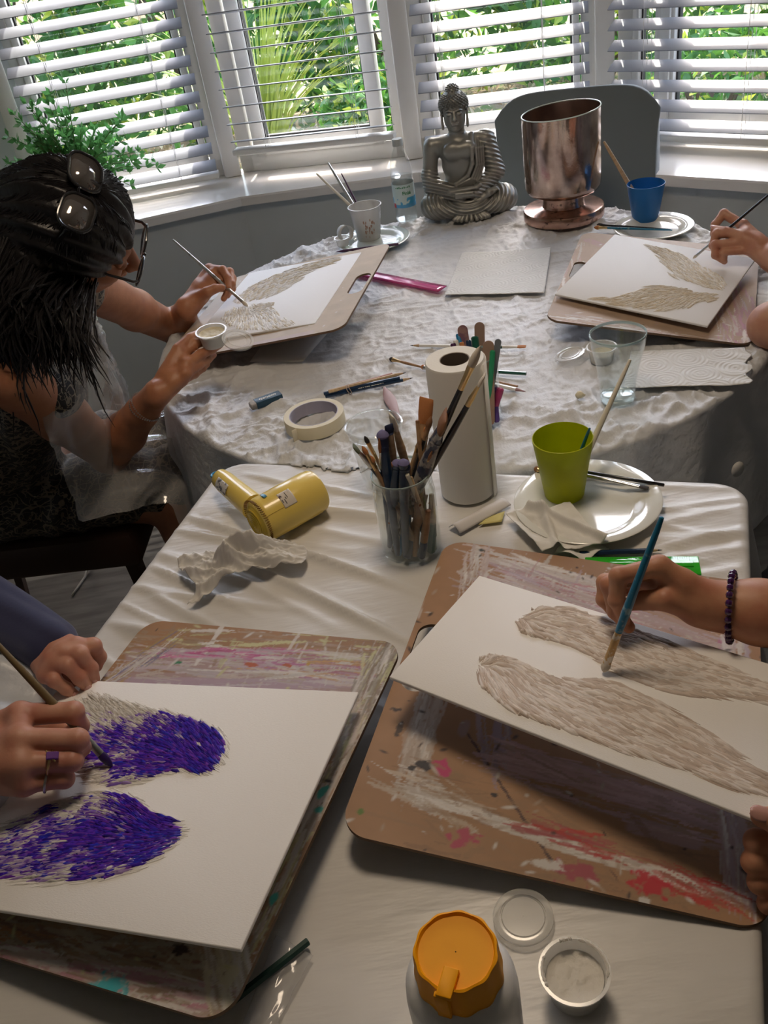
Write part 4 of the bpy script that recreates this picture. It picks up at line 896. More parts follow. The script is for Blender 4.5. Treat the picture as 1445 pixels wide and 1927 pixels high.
for k in range(26):
    a = -1.5+RNG.gauss(0, .22); z = RNG.uniform(.012, .06); r = .0312+(.0127)*z/.088; mb.add(*xf(lathe([(.0003, -.0002), (RNG.uniform(.0010, .0032), 0), (.0003, .0002)], 8), TR(r*math.cos(a)*1.003, r*math.sin(a)*1.003, z)@Matrix.Rotation(a, 4, 'Z')@Matrix.Rotation(PI/2, 4, 'Y')@Matrix.Diagonal((1.8, .8, 1, 1))))
mb.build('paint_stain', M('brown_stain', (.32, .20, .15), .6), t)
c_ = px(722, 910, 0); t = cup('clear_cup', 'tall clear plastic tumbler behind the jar of brushes', 'cup', c_, .030, .0440, .112, m_clear, parts='cup_wall')
MB().add(*lathe([(.0440, .112), (.0458, .1115), (.0462, .1135), (.0440, .115), (.0432, .1125)], 48, False, False)).build('rolled_rim', m_clear, t)
MB().add(*lathe([(.0440*.9, .098), (.0440*.97, .0985), (.0440*.97, .0995)], 48, False, False)).build('ridge', m_clear, t)
# glass tumbler
c_ = px(1162, 751, 0); t = thing('glass_tumbler', 'empty clear glass tumbler by the right paper towel', 'glass', c_)
MB().add(*lathe([(.026, 0), (.0295, .002), (.0300, .008), (.0308, .03), (.037, .07), (.0452, .105), (.0470, .122), (.0472, .125), (.0466, .1262), (.0456, .1245), (.0440, .105), (.0355, .07), (.0290, .03), (.0275, .013), (.024, .0105), (.0005, .0100)], 64, True, False)).build('glass_wall', m_glass, t)
MB().add(*lathe([(.0455, .1215), (.0474, .1235), (.0472, .1262), (.0458, .1268), (.0448, .1250), (.0455, .1215)], 64, False, False)).build('glass_rim', mglass('glass_rim_mat', (.55, .68, .70), .0, .38, (.85, .93, .93), 1.7), t)
MB().add(*lathe([(.0255, .001), (.029, .0022), (.0292, .0085), (.0262, .0105), (.0005, .0098)], 48, False, False)).build('thick_base', mglass('glass_base_mat', (.65, .75, .74), .0, .38, (.88, .94, .94), 1.7), t)
# --- small lidded pots
m_gesso = M('gesso', (.72, .68, .60), .45, bump=(70, .8, .003)); m_cpaste = M('cream_paste', (.66, .60, .42), .5, bump=(120, .8, .002))
def pot(label, c, r=.028, rb=.0226, h=.036, fill=.6, fm=m_gesso, rot=(0, 0, 0), lid=None, smear=True):
    t = thing('sauce_pot', label, 'plastic pot', c, rot)
    MB().add(*lathe([(rb*.95, .0005), (rb, .002), (r-.001, h-.003), (r+.0022, h-.002), (r+.0024, h), (r-.0005, h), (r-.002, h-.004), (rb-.001, .0025), (.0005, .002)], 48, True, False)).build('pot_wall', m_clearlid, t)
    if fill:
        z = h*fill; rr = rb+(r-rb)*fill-.0016; n = 40
        def fn(u, v):
            R = u*rr; A = v*2*PI; return np.stack([R*np.cos(A), R*np.sin(A), z+.004*(fbm(R*np.cos(A)*110+5, R*np.sin(A)*110+5, 3, 7)-.5)*(1-u**6)+.002*u**4], -1)
        MB().add(*lathe([(rb-.0012, .003), (rr, z)], 40, True, False)).build('paste_side', fm, t)
        Pg, Fg = grid(24, 49, fn); mobj('paste_top', Pg, Fg, fm, t)
    if smear:
        mb = MB()
        for a0, a1, zz in ((2.2, 3.2, .0), (-.7, .9, 0), (1.1, 1.5, 0)):
            pts = [((r-.0008)*math.cos(a), (r-.0008)*math.sin(a), h+.0003) for a in np.linspace(a0, a1, 14)]
            mb.add(*tube(pts, [(.0006+.0012*abs(math.sin(k*1.7))) for k in range(14)], 6))
        mb.build('dried_paste', m_gesso, t)
    if lid:
        lo = lid; lm = MB().add(*xf(lathe([(r+.002, -.003), (r+.0026, .0012), (r-.002, .0016), (r-.0035, -.0006), (r*.72, -.0004), (r*.70, .0008), (r*.62, .0008), (r*.60, -.0002), (.0005, -.0002)], 48, False, False), lo))
        lmo = lm.build('pot_lid', m_clearlid, t)
        a = Vector((r, 0, h-.001)); b = lo@Vector((-r, 0, 0)); MB().add(*tube([a, (a+b)/2+Vector((0, 0, .001)), b], [(.0006, .004)]*3, 8, flat=(0, 0, 1))).build('hinge', m_clearlid, lmo)
    return t
c_ = px(1083, 1866, 0); pot('open plastic pot of white gesso beside the yellow-capped bottle', c_, fill=.62, rot=(0, 0, .3))
c_ = px(984.7, 1727.5, .002)
t = thing('pot_lid', 'clear round lid lying loose by the yellow-capped bottle', 'lid', c_)
MB().add(*lathe([(.0275, 0), (.0282, .001), (.0280, .0035), (.0262, .0042), (.0215, .0042), (.0212, .0022), (.0205, .0022), (.0200, .0042), (.0195, .0030), (.0005, .0030)], 56, False, False)).build('lid_disc', m_clearlid, t)
c_ = px(1132, 679, 0); pot('clear pot of cream paste seen through the glass tumbler', c_, r=.026, rb=.021, h=.030, fill=.5, fm=m_cpaste, rot=(0, 0, 2.75), lid=TR(.058, .0, .014, ry=.22), smear=False)
c_ = px(646, 462, .016); pot('empty clear pot on the left side plate', c_, r=.019, rb=.016, h=.022, fill=.2, fm=m_clearlid, smear=False)
t = tag(mobj('paper_ring', *xf(lathe([(.0190, -.011), (.0196, -.011), (.0196, .011), (.0190, .011), (.0190, -.011)], 40, False, False), TR(0, 0, .0197, rx=PI/2-.1, rz=.5)), M('white_band', (.7, .7, .68), .5, tl=.2)), 'curled white paper band on the left side plate', 'paper band')
t.location = px(652, 452, .022)
t = mobj('putty_crumb', *lathe([(.003, 0), (.0085, .003), (.0075, .008), (.003, .012)], 9, wob=lambda a, i: 1+.35*math.sin(a*3+i*2)), m_cpaste, None); t.location = px(1091, 748, 0); tag(t, 'small cream lump of dried putty left of the glass tumbler', 'putty')
# --- bottle of water
c_ = px(766, 412, 0); t = thing('water_bottle', 'small plastic water bottle with a blue and green label', 'bottle', c_, (0, 0, .2))
bp = [(.024, .0005), (.0300, .004), (.0305, .02), (.0290, .026), (.0305, .032), (.0300, .048), (.0300, .100), (.0305, .106), (.0285, .112), (.0305, .118), (.0300, .135), (.0255, .160), (.0175, .182), (.0125, .192), (.0122, .200)]
MB().add(*lathe(bp, 40, True, False)).build('bottle_wall', m_clear, t)
MB().add(*lathe([(.0118, .198), (.0140, .1985), (.0142, .214), (.0130, .216), (.0005, .2162)], 32, True, False)).build('bottle_cap', M('grey_cap', (.42, .46, .46), .5), t)
MB().add(*lathe([(.0290, .001), (.0290, .015), (.0285, .12), (.0005, .1205)], 32, True, False)).build('water', mglass('water_body', (.8, .85, .85), .0, .05, (.93, .96, .96), 1.33), t)
n = 49; V, F = grid(97, 25, lambda u, v: np.stack([.0306*np.cos(u*2*PI), .0306*np.sin(u*2*PI), .040+v*.062], -1))
u = np.repeat(np.linspace(0, 1, 97), 25); v = np.tile(np.linspace(0, 1, 25), 97)
cc = np.tile([.55, .68, .68], (len(V), 1)); w = fbm(u*9, v*3, 3, 4)
cc = np.where(((v < .42+.1*(w-.5)) & (w > .40))[:, None], [.06, .36, .62], cc); cc = np.where(((v < .13))[:, None], [.10, .34, .60], cc); cc = np.where(((v < .2) & (u % .5 < .06))[:, None], [.5, .05, .05], cc)
lb = mobj('label', V, F, M('bottle_label', (.5, .6, .6), .4, attr=True), t, True, cc)
def text(s, size, mat, parent, M4, ext=.0002, name='lettering', bold=0.):
    cu = bpy.data.curves.new(name, 'FONT'); cu.body = s; cu.size = size; cu.extrude = ext; cu.align_x = 'CENTER'; cu.align_y = 'CENTER'; cu.offset = bold
    o = bpy.data.objects.new(name, cu); C.objects.link(o); dg = bpy.context.evaluated_depsgraph_get(); me = bpy.data.meshes.new_from_object(o.evaluated_get(dg)); bpy.data.objects.remove(o)
    me.materials.clear(); me.materials.append(mat); o = bpy.data.objects.new(name, me); link(o, parent); o.matrix_local = M4; return o
m_ink_g = M('green_ink', (.03, .22, .10), .5); m_ink_w = M('white_ink', (.75, .75, .72), .5); m_ink_k = M('black_ink', (.02, .02, .02), .5)
def wrap(o, r, zaxis=True):
    for v_ in o.data.vertices:
        x, y, z = v_.co; a = x/r; v_.co = ((r+z)*math.sin(a), -(r+z)*math.cos(a), y)
for s_, sz, zz, da in (('Finlé', .013, .079, .22), ('▪▪ ▪▪ ▪▪ ▪▪', .007, .095, -.05)):
    if '▪' in s_:
        mb = MB()
        for k in range(9): mb.add(*rbox(-.022+k*.0048, -.0190+k*.0048, -.0022, .0012*(k % 3), 0, .0003, .0001))
        o = mb.build('small_print', m_ink_g, t, smooth=False)
        for v_ in o.data.vertices: pass
    else: o = text(s_, sz, m_ink_g, t, Matrix.Identity(4), bold=.0003)
    o.parent = lb
    wrap(o, .0308); o.matrix_local = TR(0, 0, zz, rz=da-.25)
# --- pencils, brushes lying about
def lie(x, y, h=.005): return px(x, y, h)
pencil('dark green pencil lying beside the left board near the yellow-capped bottle', lie(580, 1771, .006), lie(430, 1890, .006), m_dgreen, point=False, r=.0042)
g_ = 'pencils bound with a rubber band'
pencil('navy artist pencil with white lettering, front of the banded bundle', lie(612, 746, .004), lie(777, 711, .006), m_navy)
pencil('second navy pencil at the back of the banded bundle', lie(609, 741, .010), lie(752, 711, .011), m_navy, point=False)
pencil('natural wood pencil on top of the banded bundle', lie(618, 737, .014), lie(764, 701, .012), m_woodh)
pencil('thin pinkish pencil behind the banded bundle', lie(640, 731, .006), lie(738, 704, .006), M('pink_lacquer', (.45, .22, .20), .4), point=False, r=.003)
A_ = lie(612, 746, .0078); B_ = lie(777, 711, .0098); d_ = (B_-A_)
o = text("ARTIST PENCIL", .008, m_ink_w, None, Matrix.Identity(4), bold=.0002, name='pencil_lettering'); o.parent = bpy.data.objects['pencil.001']
xx = (A_-B_).normalized(); nn = Vector((0, -.45, .9)); nn = (nn-xx*nn.dot(xx)).normalized(); yy = nn.cross(xx); Mx = Matrix([xx, yy, nn]).transposed().to_4x4(); Mx.translation = A_.lerp(B_, .52)+nn*.0006
bpy.context.view_layer.update(); o.matrix_local = o.parent.matrix_world.inverted()@Mx if False else (Matrix.Translation(A_-Vector((0,0,.0038)))@bpy.data.objects['pencil.001'].rotation_quaternion.to_matrix().to_4x4()).inverted()@Mx
mb = MB(); cB = lie(654, 733, .008)
for k in range(2):
    M_ = Matrix.Translation(cB+Vector((.004*k, 0, 0)))@d_.to_track_quat('Z', 'Y').to_matrix().to_4x4()
    mb.add(*tube([M_@Vector((.0105*math.cos(a), .0088*math.sin(a), .002*math.sin(a*2+k))) for a in np.linspace(0, 2*PI, 24)], .0008, 6))
tag(mb.build('rubber_band', M('rubber', (.42, .32, .26), .6)), 'tan rubber band wound round the pencil bundle', 'rubber band')
brush('slim brown brush with a dark tip, lying left of the kitchen roll', lie(806, 694, .004), lie(732, 675, .004), m_woodb, m_gold, m_brK, .0026, .022, .010)
brush('small orange-tipped brush end beside the kitchen roll', lie(836, 708, .004), lie(792, 689, .004), m_navy, m_silver, m_brO, .0022, .018, .010)
pencil('white pencil lying behind the kitchen roll', lie(872, 652, .004), lie(772, 650, .004), m_whitel)
brush('flat orange-bristled brush lying behind the jar of craft sticks', lie(868, 655, .005), lie(990, 652, .005), m_dgreen, m_whitel, m_brO, .0032, .030, .017, 'flat', .0055)
pencil('dark green pencil end right of the jar of craft sticks', lie(900, 697, .004), lie(990, 703, .004), m_green, point=False)
pencil('white pencil with a mauve point right of the jar of craft sticks', lie(905, 718, .004), lie(989, 737, .004), m_whitel, M('mauve_lead', (.25, .08, .12), .5), M('mauve_wood', (.35, .20, .20), .6))
pencil('thin brown pencil end behind the mauve-pointed white pencil', lie(908, 712, .004), lie(974, 727, .004), m_woodb, point=False, r=.0022)
pencil('dark blue pencil lying above the green ruler', px(1090, 1042, .004), px(1246, 1035, .004), m_navy)
brush('long thin black brush lying across the large plate', px(1090, 886, .0225), px(1250, 913, .0185), m_black, rh=.0026)
brush('black brush with a silver ferrule lying across the large plate', px(1060, 886, .023), px(1221, 919, .019), m_black, m_silver, m_brK, .0030, .08, .014, 'flat', .004)
brush('small brown brush tip poking out left of the lime cup', px(1040, 893, .022), px(1004, 881, .022), m_woodb, m_gold, m_brB, .002, .012, .008)
brush('black brush lying across the far side plate', px(1262, 432, .019), px(1122, 423, .019), m_black, m_black, m_brK, .0026, .02, .012)
brush('blue brush with a ginger tip lying across the far side plate', px(1265, 433, .0235), px(1117, 428, .0165), m_teal, m_gold, m_brO, .0026, .022, .014)
pencil('dark purple pencil lying across the left side plate', px(750, 459, .019), px(632, 474, .017), m_purple, M('purple_lead', (.06, .02, .08), .5), m_purple)
# brushes in cups
brush('white-handled brush leaning in the lime green cup', px(1186, 676, .175), px(1072, 925, .008), m_cream, m_silver, m_brB, .0042, .02, .012)
brush('short teal brush beside the white one in the lime cup', px(1110, 805, .122), px(1066, 920, .010), m_teal, m_silver, m_brB, .0030, .02, .012)
brush('thick worn brush leaning out of the blue cup to the left', px(1136, 266, .185), px(1217, 405, .012), m_woodh, m_silver, m_brB, .0052, .02, .012)
brush('leftmost pale brush fanned out of the murky cup', px(595, 326, .165), px(706, 432, .012), m_cream, m_silver, m_brW, .0040, .02, .012)
brush('middle grey brush fanned out of the murky cup, the tallest', px(617, 306, .175), px(697, 440, .012), m_silver, m_silver, m_brW, .0042, .02, .012)
brush('rightmost thin dark brush fanned out of the murky cup', px(642, 326, .160), px(701, 440, .012), m_purple, m_silver, m_brW, .0026, .02, .012)
# --- eraser
A_ = px(472, 770, .0); B_ = px(530, 749, .0); t = thing('eraser', 'worn eraser in a navy paper sleeve, left of the masking tape', 'eraser', A_, (0, 0, math.atan2(B_.y-A_.y, B_.x-A_.x)))
L_ = (B_-A_).length
MB().add(*rbox(0, L_-.004, -.010, .010, 0, .0125, .003)).build('rubber_block', M('grey_rubber', (.42, .40, .38), .8, noise=(60, (.12, .12, .12), .5, .7)), t)
MB().add(*rbox(.011, L_, -.0108, .0108, -.0001, .0132, .0012)).build('paper_sleeve', M('navy_sleeve', (.012, .055, .10), .45), t); SLV = bpy.data.objects['paper_sleeve']
text('OXFORD', .0085, m_ink_w, SLV, TR((L_+.011)/2, 0, .0134, rz=PI), bold=.0003)
# --- palette knife handle
A_ = px(724, 733, .003); B_ = px(752, 792, .003); t = thing('palette_knife', 'mauve wooden leaf-shaped tool handle behind the clear tumbler', 'palette knife'); aim(t, A_, B_)
L_ = (B_-A_).length; w_ = [.25, .8, 1.05, 1.0, .78, .5, .38]
MB().add(*tube([(0, 0, L_*k/6) for k in range(7)], [(.0030, .0105*q) for q in w_], 14, flat=(0, 1, 0))).build('handle', M('mauve_wood_handle', (.36, .22, .21), .5), t)
MB().add(*tube([(0, 0, L_*.03), (0, 0, L_*.6)], .0006, 5)).build('groove', m_ink_k, t); t.children[-1].location = (0, .0029, 0)
MB().add(*xf(lathe([(.0022, -.0036), (.0022, .0036)], 12), TR(0, 0, L_*.10, rx=PI/2))).build('hanging_hole', m_ink_k, t)
# --- rulers
def sheetq(name, label, cat, Q, h, mat, nx=24, ny=16, wav=.0015, th=.0006, seed=0, fn=None, solid=True):
    P4 = [px(x, y, h) for x, y in Q]
    def f(u, v):
        a = np.array(P4[0]); b = np.array(P4[1]); c = np.array(P4[2]); d = np.array(P4[3]); u = u[..., None]; v = v[..., None]
        R = a*(1-u)*(1-v)+b*u*(1-v)+c*u*v+d*(1-u)*v; uu, vv = u[..., 0], v[..., 0]
        R[..., 2] += wav*(fbm(uu*5+seed, vv*4+seed, 3, seed)-.35)*2
        if fn is not None: R = fn(uu, vv, R)
        return R
    V, F = grid(nx, ny, f); o = mobj(name, V, F, mat)
    if solid: m_ = o.modifiers.new('thickness', 'SOLIDIFY'); m_.thickness = th; m_.offset = 1
    return tag(o, label, cat)
m_gr_ = mglass('green_acrylic', (.05, .60, .04), .05, .72, (.2, .95, .15), 1.5)
A_, B_, D_ = px(1314, 1050, .002), px(1090, 1052, .002), px(1318, 1085, .002)
t = thing('ruler', 'translucent green plastic ruler partly under the folded tissue', 'ruler', A_, (0, 0, math.atan2(B_.y-A_.y, B_.x-A_.x)))
L_ = .20; w_ = (D_-A_).length*.95
MB().add(*rbox(0, L_, -.001, w_, 0, .0028, .001)).build('blade', m_gr_, t)
mb = MB()
for k in range(60):
    hh_ = .008 if k % 10 == 0 else (.006 if k % 5 == 0 else .004); mb.add(*box(.012+k*.003, .0123+k*.003, w_-hh_, w_-.0005, .0028, .0029) if False else box(.012+k*.003, .0123+k*.003, .0005, hh_, .0028, .0030))
mb.build('tick_marks', m_ink_k, t, smooth=False)
MB().add(*rbox(.008, L_, .011, .022, .0028, .0040, .0005)).build('raised_bar', m_gr_, t)
sheetq('ruler', 'pink translucent plastic ruler between the tan board and paper towel', 'ruler', [(668, 518), (824, 550), (841, 539), (680, 508)], .003, mglass('pink_acrylic', (.62, .10, .30), .1, .62, (.95, .5, .7), 1.5), 20, 4, .001, .0018)
# --- paper towels, tissues, card
m_emb = M('embossed_towel', (.80, .81, .80), .9, tl=.1)
def emboss(m):
    nt = m.node_tree; b = nt.nodes['Principled BSDF']; w = nt.nodes.new('ShaderNodeTexWave'); w.wave_type = 'RINGS'; w.rings_direction = 'SPHERICAL'; w.inputs['Scale'].default_value = 1.0
    tc = nt.nodes.new('ShaderNodeTexCoord'); vm = nt.nodes.new('ShaderNodeVectorMath'); vm.operation = 'MODULO' if False else 'FRACTION'; mp = nt.nodes.new('ShaderNodeMapping'); mp.inputs['Scale'].default_value = (16, 16, 0)
    sub = nt.nodes.new('ShaderNodeVectorMath'); sub.operation = 'SUBTRACT'; sub.inputs[1].default_value = (.5, .5, 0); mp2 = nt.nodes.new('ShaderNodeMapping'); mp2.inputs['Scale'].default_value = (2.4, 2.4, 2.4)
    L = nt.links; L.new(tc.outputs['Object'], mp.inputs[0]); L.new(mp.outputs[0], vm.inputs[0]); L.new(vm.outputs[0], sub.inputs[0]); L.new(sub.outputs[0], mp2.inputs[0]); L.new(mp2.outputs[0], w.inputs[0])
    bp = nt.nodes.new('ShaderNodeBump'); bp.inputs['Strength'].default_value = .6; bp.inputs['Distance'].default_value = .0012; L.new(w.outputs[0], bp.inputs['Height']); L.new(bp.outputs[0], b.inputs['Normal'])
emboss(m_emb)
sheetq('paper_towel', 'embossed white paper towel lying flat in the middle of the round table', 'paper towel', [(836, 556), (1024, 551), (1037, 466), (868, 477)], .004, m_emb, 60, 50, .0022, .0004, 1)
def frill(u, v, R): R[..., 2] += .0035*np.clip(u-.55, 0, 1)*np.sin(v*26+u*14)*np.clip(1.5-v, 0, 1)+.004*np.clip(u-.8, 0, 1); R[..., 0] += .006*(u > .98)*np.sin(v*18); return R
sheetq('paper_towel', 'embossed white paper towel in front of the right board, behind the tumbler', 'paper towel', [(1172, 731), (1410, 724), (1408, 656), (1188, 660)], .005, m_emb, 70, 40, .002, .0004, 2, frill)
def fold2(u, v, R): R[..., 2] += .014*np.exp(-((u*.8+v*.5-.80)/.05)**2)+.010*np.exp(-((u-.25-.3*v)/.06)**2)+.005*np.sin(u*9+v*5)*.6+.006*fbm(u*9, v*9, 3, 5); return R
sheetq('paper_napkin', 'folded white tissue resting on the large plate and table edge', 'tissue', [(1020, 1040), (1145, 1026), (1072, 950), (951, 967)], .014, m_tow, 50, 44, .001, .0005, 3, fold2)
def fold3(u, v, R): R[..., 2] += .006*np.sin(u*3.1)*(1-v)+.003*np.sin(v*8+u*3); return R
sheetq('paper_napkin', 'lower layer of tissue sticking out under the folded one', 'tissue', [(1044, 1042), (1096, 1057), (1146, 1030), (1075, 1000)], .005, m_tow, 30, 24, .001, .0005, 4, fold3)
# crumpled tissue
def crumple(u, v):
    x = -.10+.20*u; y = (v-.5)*(.070+.02*np.sin(u*5+1))
    z = .036*np.exp(-((u-.52)*2.7)**2-((v-.55)*2.2)**2)*(.45+ridge(u*3.2+v*1.5+.6, v*2.6, 21))+.013*ridge(u*4.2+v*2, v*2.4+u, 22)**2+.006*ridge(u*12+v*3, v*7+u*4, 23)+.0035*ridge(u*24, v*14, 26)
    x2 = x+.014*fbm(v*4, u*4, 2, 24)-.007+.016*np.sin(v*5)*(np.abs(u-.5)*2)**3; y2 = y*(1-.35*np.exp(-((u-.30)/.1)**2))+.030*(fbm(u*3, v*2, 2, 25)-.45)
    return np.stack([x2*.82, y2, z*1.15+.001], -1)
V, F = grid(110, 60, crumple); o = mobj('crumpled_tissue', V, F, M('soft_tissue', (.78, .76, .72), .9, tl=.15)); o.location = px(463, 1078, 0); o.rotation_euler = (0, 0, .12); tag(o, 'crumpled white tissue in front of the yellow hair dryer', 'tissue')
o.modifiers.new('thickness', 'SOLIDIFY').thickness = .0005
def curlc(u, v, R): R[..., 2] += .010*np.sin(v*PI)*(1-.4*u); return R
sheetq('card_strip', 'curled strip of white card beside the kitchen roll', 'card', [(844, 992), (938, 939), (962, 950), (866, 1004)], .002, M('white_card', (.72, .70, .70), .6), 20, 12, .0, .0008, 5, curlc)
sheetq('sticky_note', 'scrap of yellow paper under the curled white card', 'paper scrap', [(900, 988), (944, 982), (950, 962), (915, 975)], .0015, M('yellow_paper', (.62, .55, .20), .7), 6, 5, .0005, .0004, 6)
sheetq('paper_sheet', 'white printed sheet under the tan board of the dark-haired woman', 'paper', [(470, 681), (570, 680), (640, 600), (520, 610)], .003, M('plain_paper', (.68, .68, .66), .8), 10, 8, .001, .0003, 7)
sheetq('plastic_sheet', 'clear crinkled sheet lying under the board at the lower left', 'sheet', [(430, 2000), (520, 1930), (590, 1800), (520, 1760)], .002, mglass('clear_sheet', (.7, .7, .7), .1, .22, (.97, .97, .97), 1.3), 20, 20, .004, .0003, 8)
o = mobj('round_sticker', *lathe([(.0135, 0), (.0135, .0006), (.0005, .0008)], 32), M('pale_sticker', (.6, .58, .54), .6)); tag(o, 'small round pale disc stuck on the hanging cloth at the right', 'sticker')
o.location = pxd(1388, 883, 1.245); o.rotation_euler = (R_(80), 0, .35); STICKER = o
# --- jar helper
def mason(label, c, r, h, rot=0):
    t = thing('glass_jar', label, 'jar', c, (0, 0, rot)); n = h-.024
    MB().add(*lathe([(r*.90, .0005), (r*.985, .004), (r, .012), (r, n-.008), (r*.975, n), (r*.93, n+.003), (r*.93, n+.006), (r*.965, n+.0075), (r*.93, n+.009), (r*.93, n+.013), (r*.965, n+.0145), (r*.93, n+.016), (r*.93, n+.021), (r*.955, n+.0235), (r*.92, n+.024), (r*.885, n+.021), (r*.885, n), (r*.955, n-.010), (r*.955, .012), (r*.93, .006), (.0005, .0045)], 64, True, False)).build('jar_wall', m_glass, t)
    MB().add(*lathe([(r*.92, h-.0025), (r*.958, h-.0012), (r*.955, h+.0008), (r*.915, h+.0008), (r*.90, h-.0015)], 64, False, False)).build('jar_rim', bpy.data.materials['glass_rim_mat'], t)
    return t
JC = px(776, 1030, 0); JR, JH = .0440, .132; t = mason('glass jar packed with paint brushes on the near table', JC, JR, JH)
mb = MB()
for (a, z, s_) in ((-1.15, .10, 1), (-.95, .085, .8), (-2.25, .075, .7), (-.8, .095, .6)):
    mb.add(*xf(lathe([(.0003, 0), (.0022*s_, .0003), (.0003, .0006)], 7), TR((JR+.0002)*math.cos(a), (JR+.0002)*math.sin(a), z)@Matrix.Rotation(a, 4, 'Z')@Matrix.Rotation(PI/2, 4, 'Y')))
mb.build('paint_fleck', M('brown_fleck', (.2, .07, .03), .5), t)
used = []
def jarbrush(label, zx, zy, h, hm, fm=None, bm=None, base=None, **k):
    x, y = 640+zx/5.504, 740+zy/5.504; best = None
    for hh_ in np.arange(h-.03, h+.031, .01):
        T = px(x, y, hh_)
        for a in np.linspace(0, 2*PI, 16, endpoint=False):
            for rr_ in (.012, .024, .033):
                b = Vector((JC.x+rr_*math.cos(a), JC.y+rr_*math.sin(a), TZ+.008)); s_ = (JH+TZ-b.z)/(T.z-b.z); q = b+(T-b)*s_; d = math.hypot(q.x-JC.x, q.y-JC.y)
                cst = max(0, d-.031)*60+abs(hh_-h)*3+sum(.003/(.004+(b-u_).length) for u_ in used)*.4
                if base and (b-Vector(base)).length > .02: cst += 0
                if best is None or cst < best[0]: best = (cst, b, T)
    used.append(best[1]); return brush(label, best[1], best[2], hm, fm, bm, **k)
jb = jarbrush; m_clearh = M('clear_acrylic_handle', (.35, .34, .32), .15, noise=(40, (.05, .06, .1), .5, .55))
jb('grey-green flat brush leaning furthest left in the jar', 130, 535, .165, m_navy, m_silver, m_brG, rh=.004, shape='flat', bw=.006, fl=.03, bl=.014)
jb('slim ginger round brush at the left of the jar', 225, 540, .17, m_woodb, m_gold, m_brO, rh=.003, bw=.0032, fl=.026, bl=.014)
jb('thin dark-tipped liner brush at the left of the jar', 250, 440, .18, m_woodh, m_gold, m_brK, rh=.0028, bw=.0030, fl=.03, bl=.012)
jb('short ginger brush low at the left of the jar', 312, 640, .155, m_cream, m_gold, m_brO, rh=.003, bw=.0032, fl=.024, bl=.012)
jb('mop brush with fat rust-coloured round head in the jar', 420, 425, .195, m_navy, m_silver, m_brO, rh=.0052, bw=.0078, fl=.03, bl=.026, shape='filbert')
jb('navy handle with a violet rounded end in the jar', 432, 372, .20, m_navy, m_navy2, m_pur, rh=.0065, bw=.0078, fl=.02, bl=.012)
jb('dark blue square-ended handle behind the wide wooden brush', 505, 320, .205, m_woodh, m_navy2, m_navy2, rh=.005, bw=.0062, fl=.004, bl=.012, shape='flat')
jb('wide beige bristle brush with a striped wooden handle in the jar', 530, 225, .215, m_woodb, m_woodh, m_brW, rh=.006, bw=.0090, fl=.05, bl=.024, shape='flat')
jb('tiny ginger fan brush low in the middle of the jar', 532, 712, .15, m_dgreen, m_silver, m_brO, rh=.0025, bw=.0045, fl=.014, bl=.007, shape='flat')
jb('leftmost of three violet-tipped navy sponge handles in the jar', 595, 690, .165, m_navy, m_navy, m_pur, rh=.006, bw=.0065, fl=.01, bl=.007)
jb('middle of three violet-tipped navy sponge handles in the jar', 655, 680, .168, m_navy, m_navy, m_pur, rh=.0065, bw=.0072, fl=.01, bl=.008)
jb('lowest of three violet-tipped navy sponge handles in the jar', 672, 738, .16, m_navy, m_navy, m_navy2, rh=.006, bw=.0065, fl=.01, bl=.007)
jb('tall rust-coloured spatula-shaped flat brush in the jar', 895, 45, .225, m_woodb, m_woodb, m_brO, rh=.006, bw=.0088, fl=.03, bl=.036, shape='angled', roll=.5)
jb('ginger angled brush with a pale wooden handle in the jar', 880, 325, .19, m_woodh, m_gold, m_brO, rh=.0052, bw=.0062, fl=.022, bl=.022, shape='angled')
jb('thin reddish-brown brush standing between the wide ones in the jar', 945, 235, .205, m_black, m_woodb, m_brB, rh=.003, bw=.0038, fl=.02, bl=.016)
jb('broad brown flat brush with a clear scuffed handle in the jar', 1100, 215, .195, m_clearh, m_clearh, m_brB, rh=.009, bw=.0165, fl=.030, bl=.026, shape='flat', roll=.2)
jb('brown filbert brush with a gold ferrule at the right of the jar', 970, 568, .165, m_woodb, m_gold, m_brB, rh=.0052, bw=.0075, fl=.022, bl=.018, shape='filbert')
jb('thin dark stick standing at the back of the jar', 800, 280, .195, m_woodb, rh=.0028)
jb('cream stick end low in the middle of the jar', 693, 840, .148, m_cream, rh=.0030)
jb('pale wooden stick end beside the cream one in the jar', 730, 868, .146, m_woodh, rh=.0028)
jb('longest brush in the jar, black with a white round tip', (904-640)*5.504, (650-740)*5.504, .285, m_black, m_gold, m_brW, rh=.0042, bw=.0052, fl=.036, bl=.030)
jb('black brush with a white flat tip crossing the kitchen roll', (913-640)*5.504, (704-740)*5.504, .25, m_black, m_gold, m_brW, rh=.0040, bw=.0058, fl=.034, bl=.018, shape='flat')
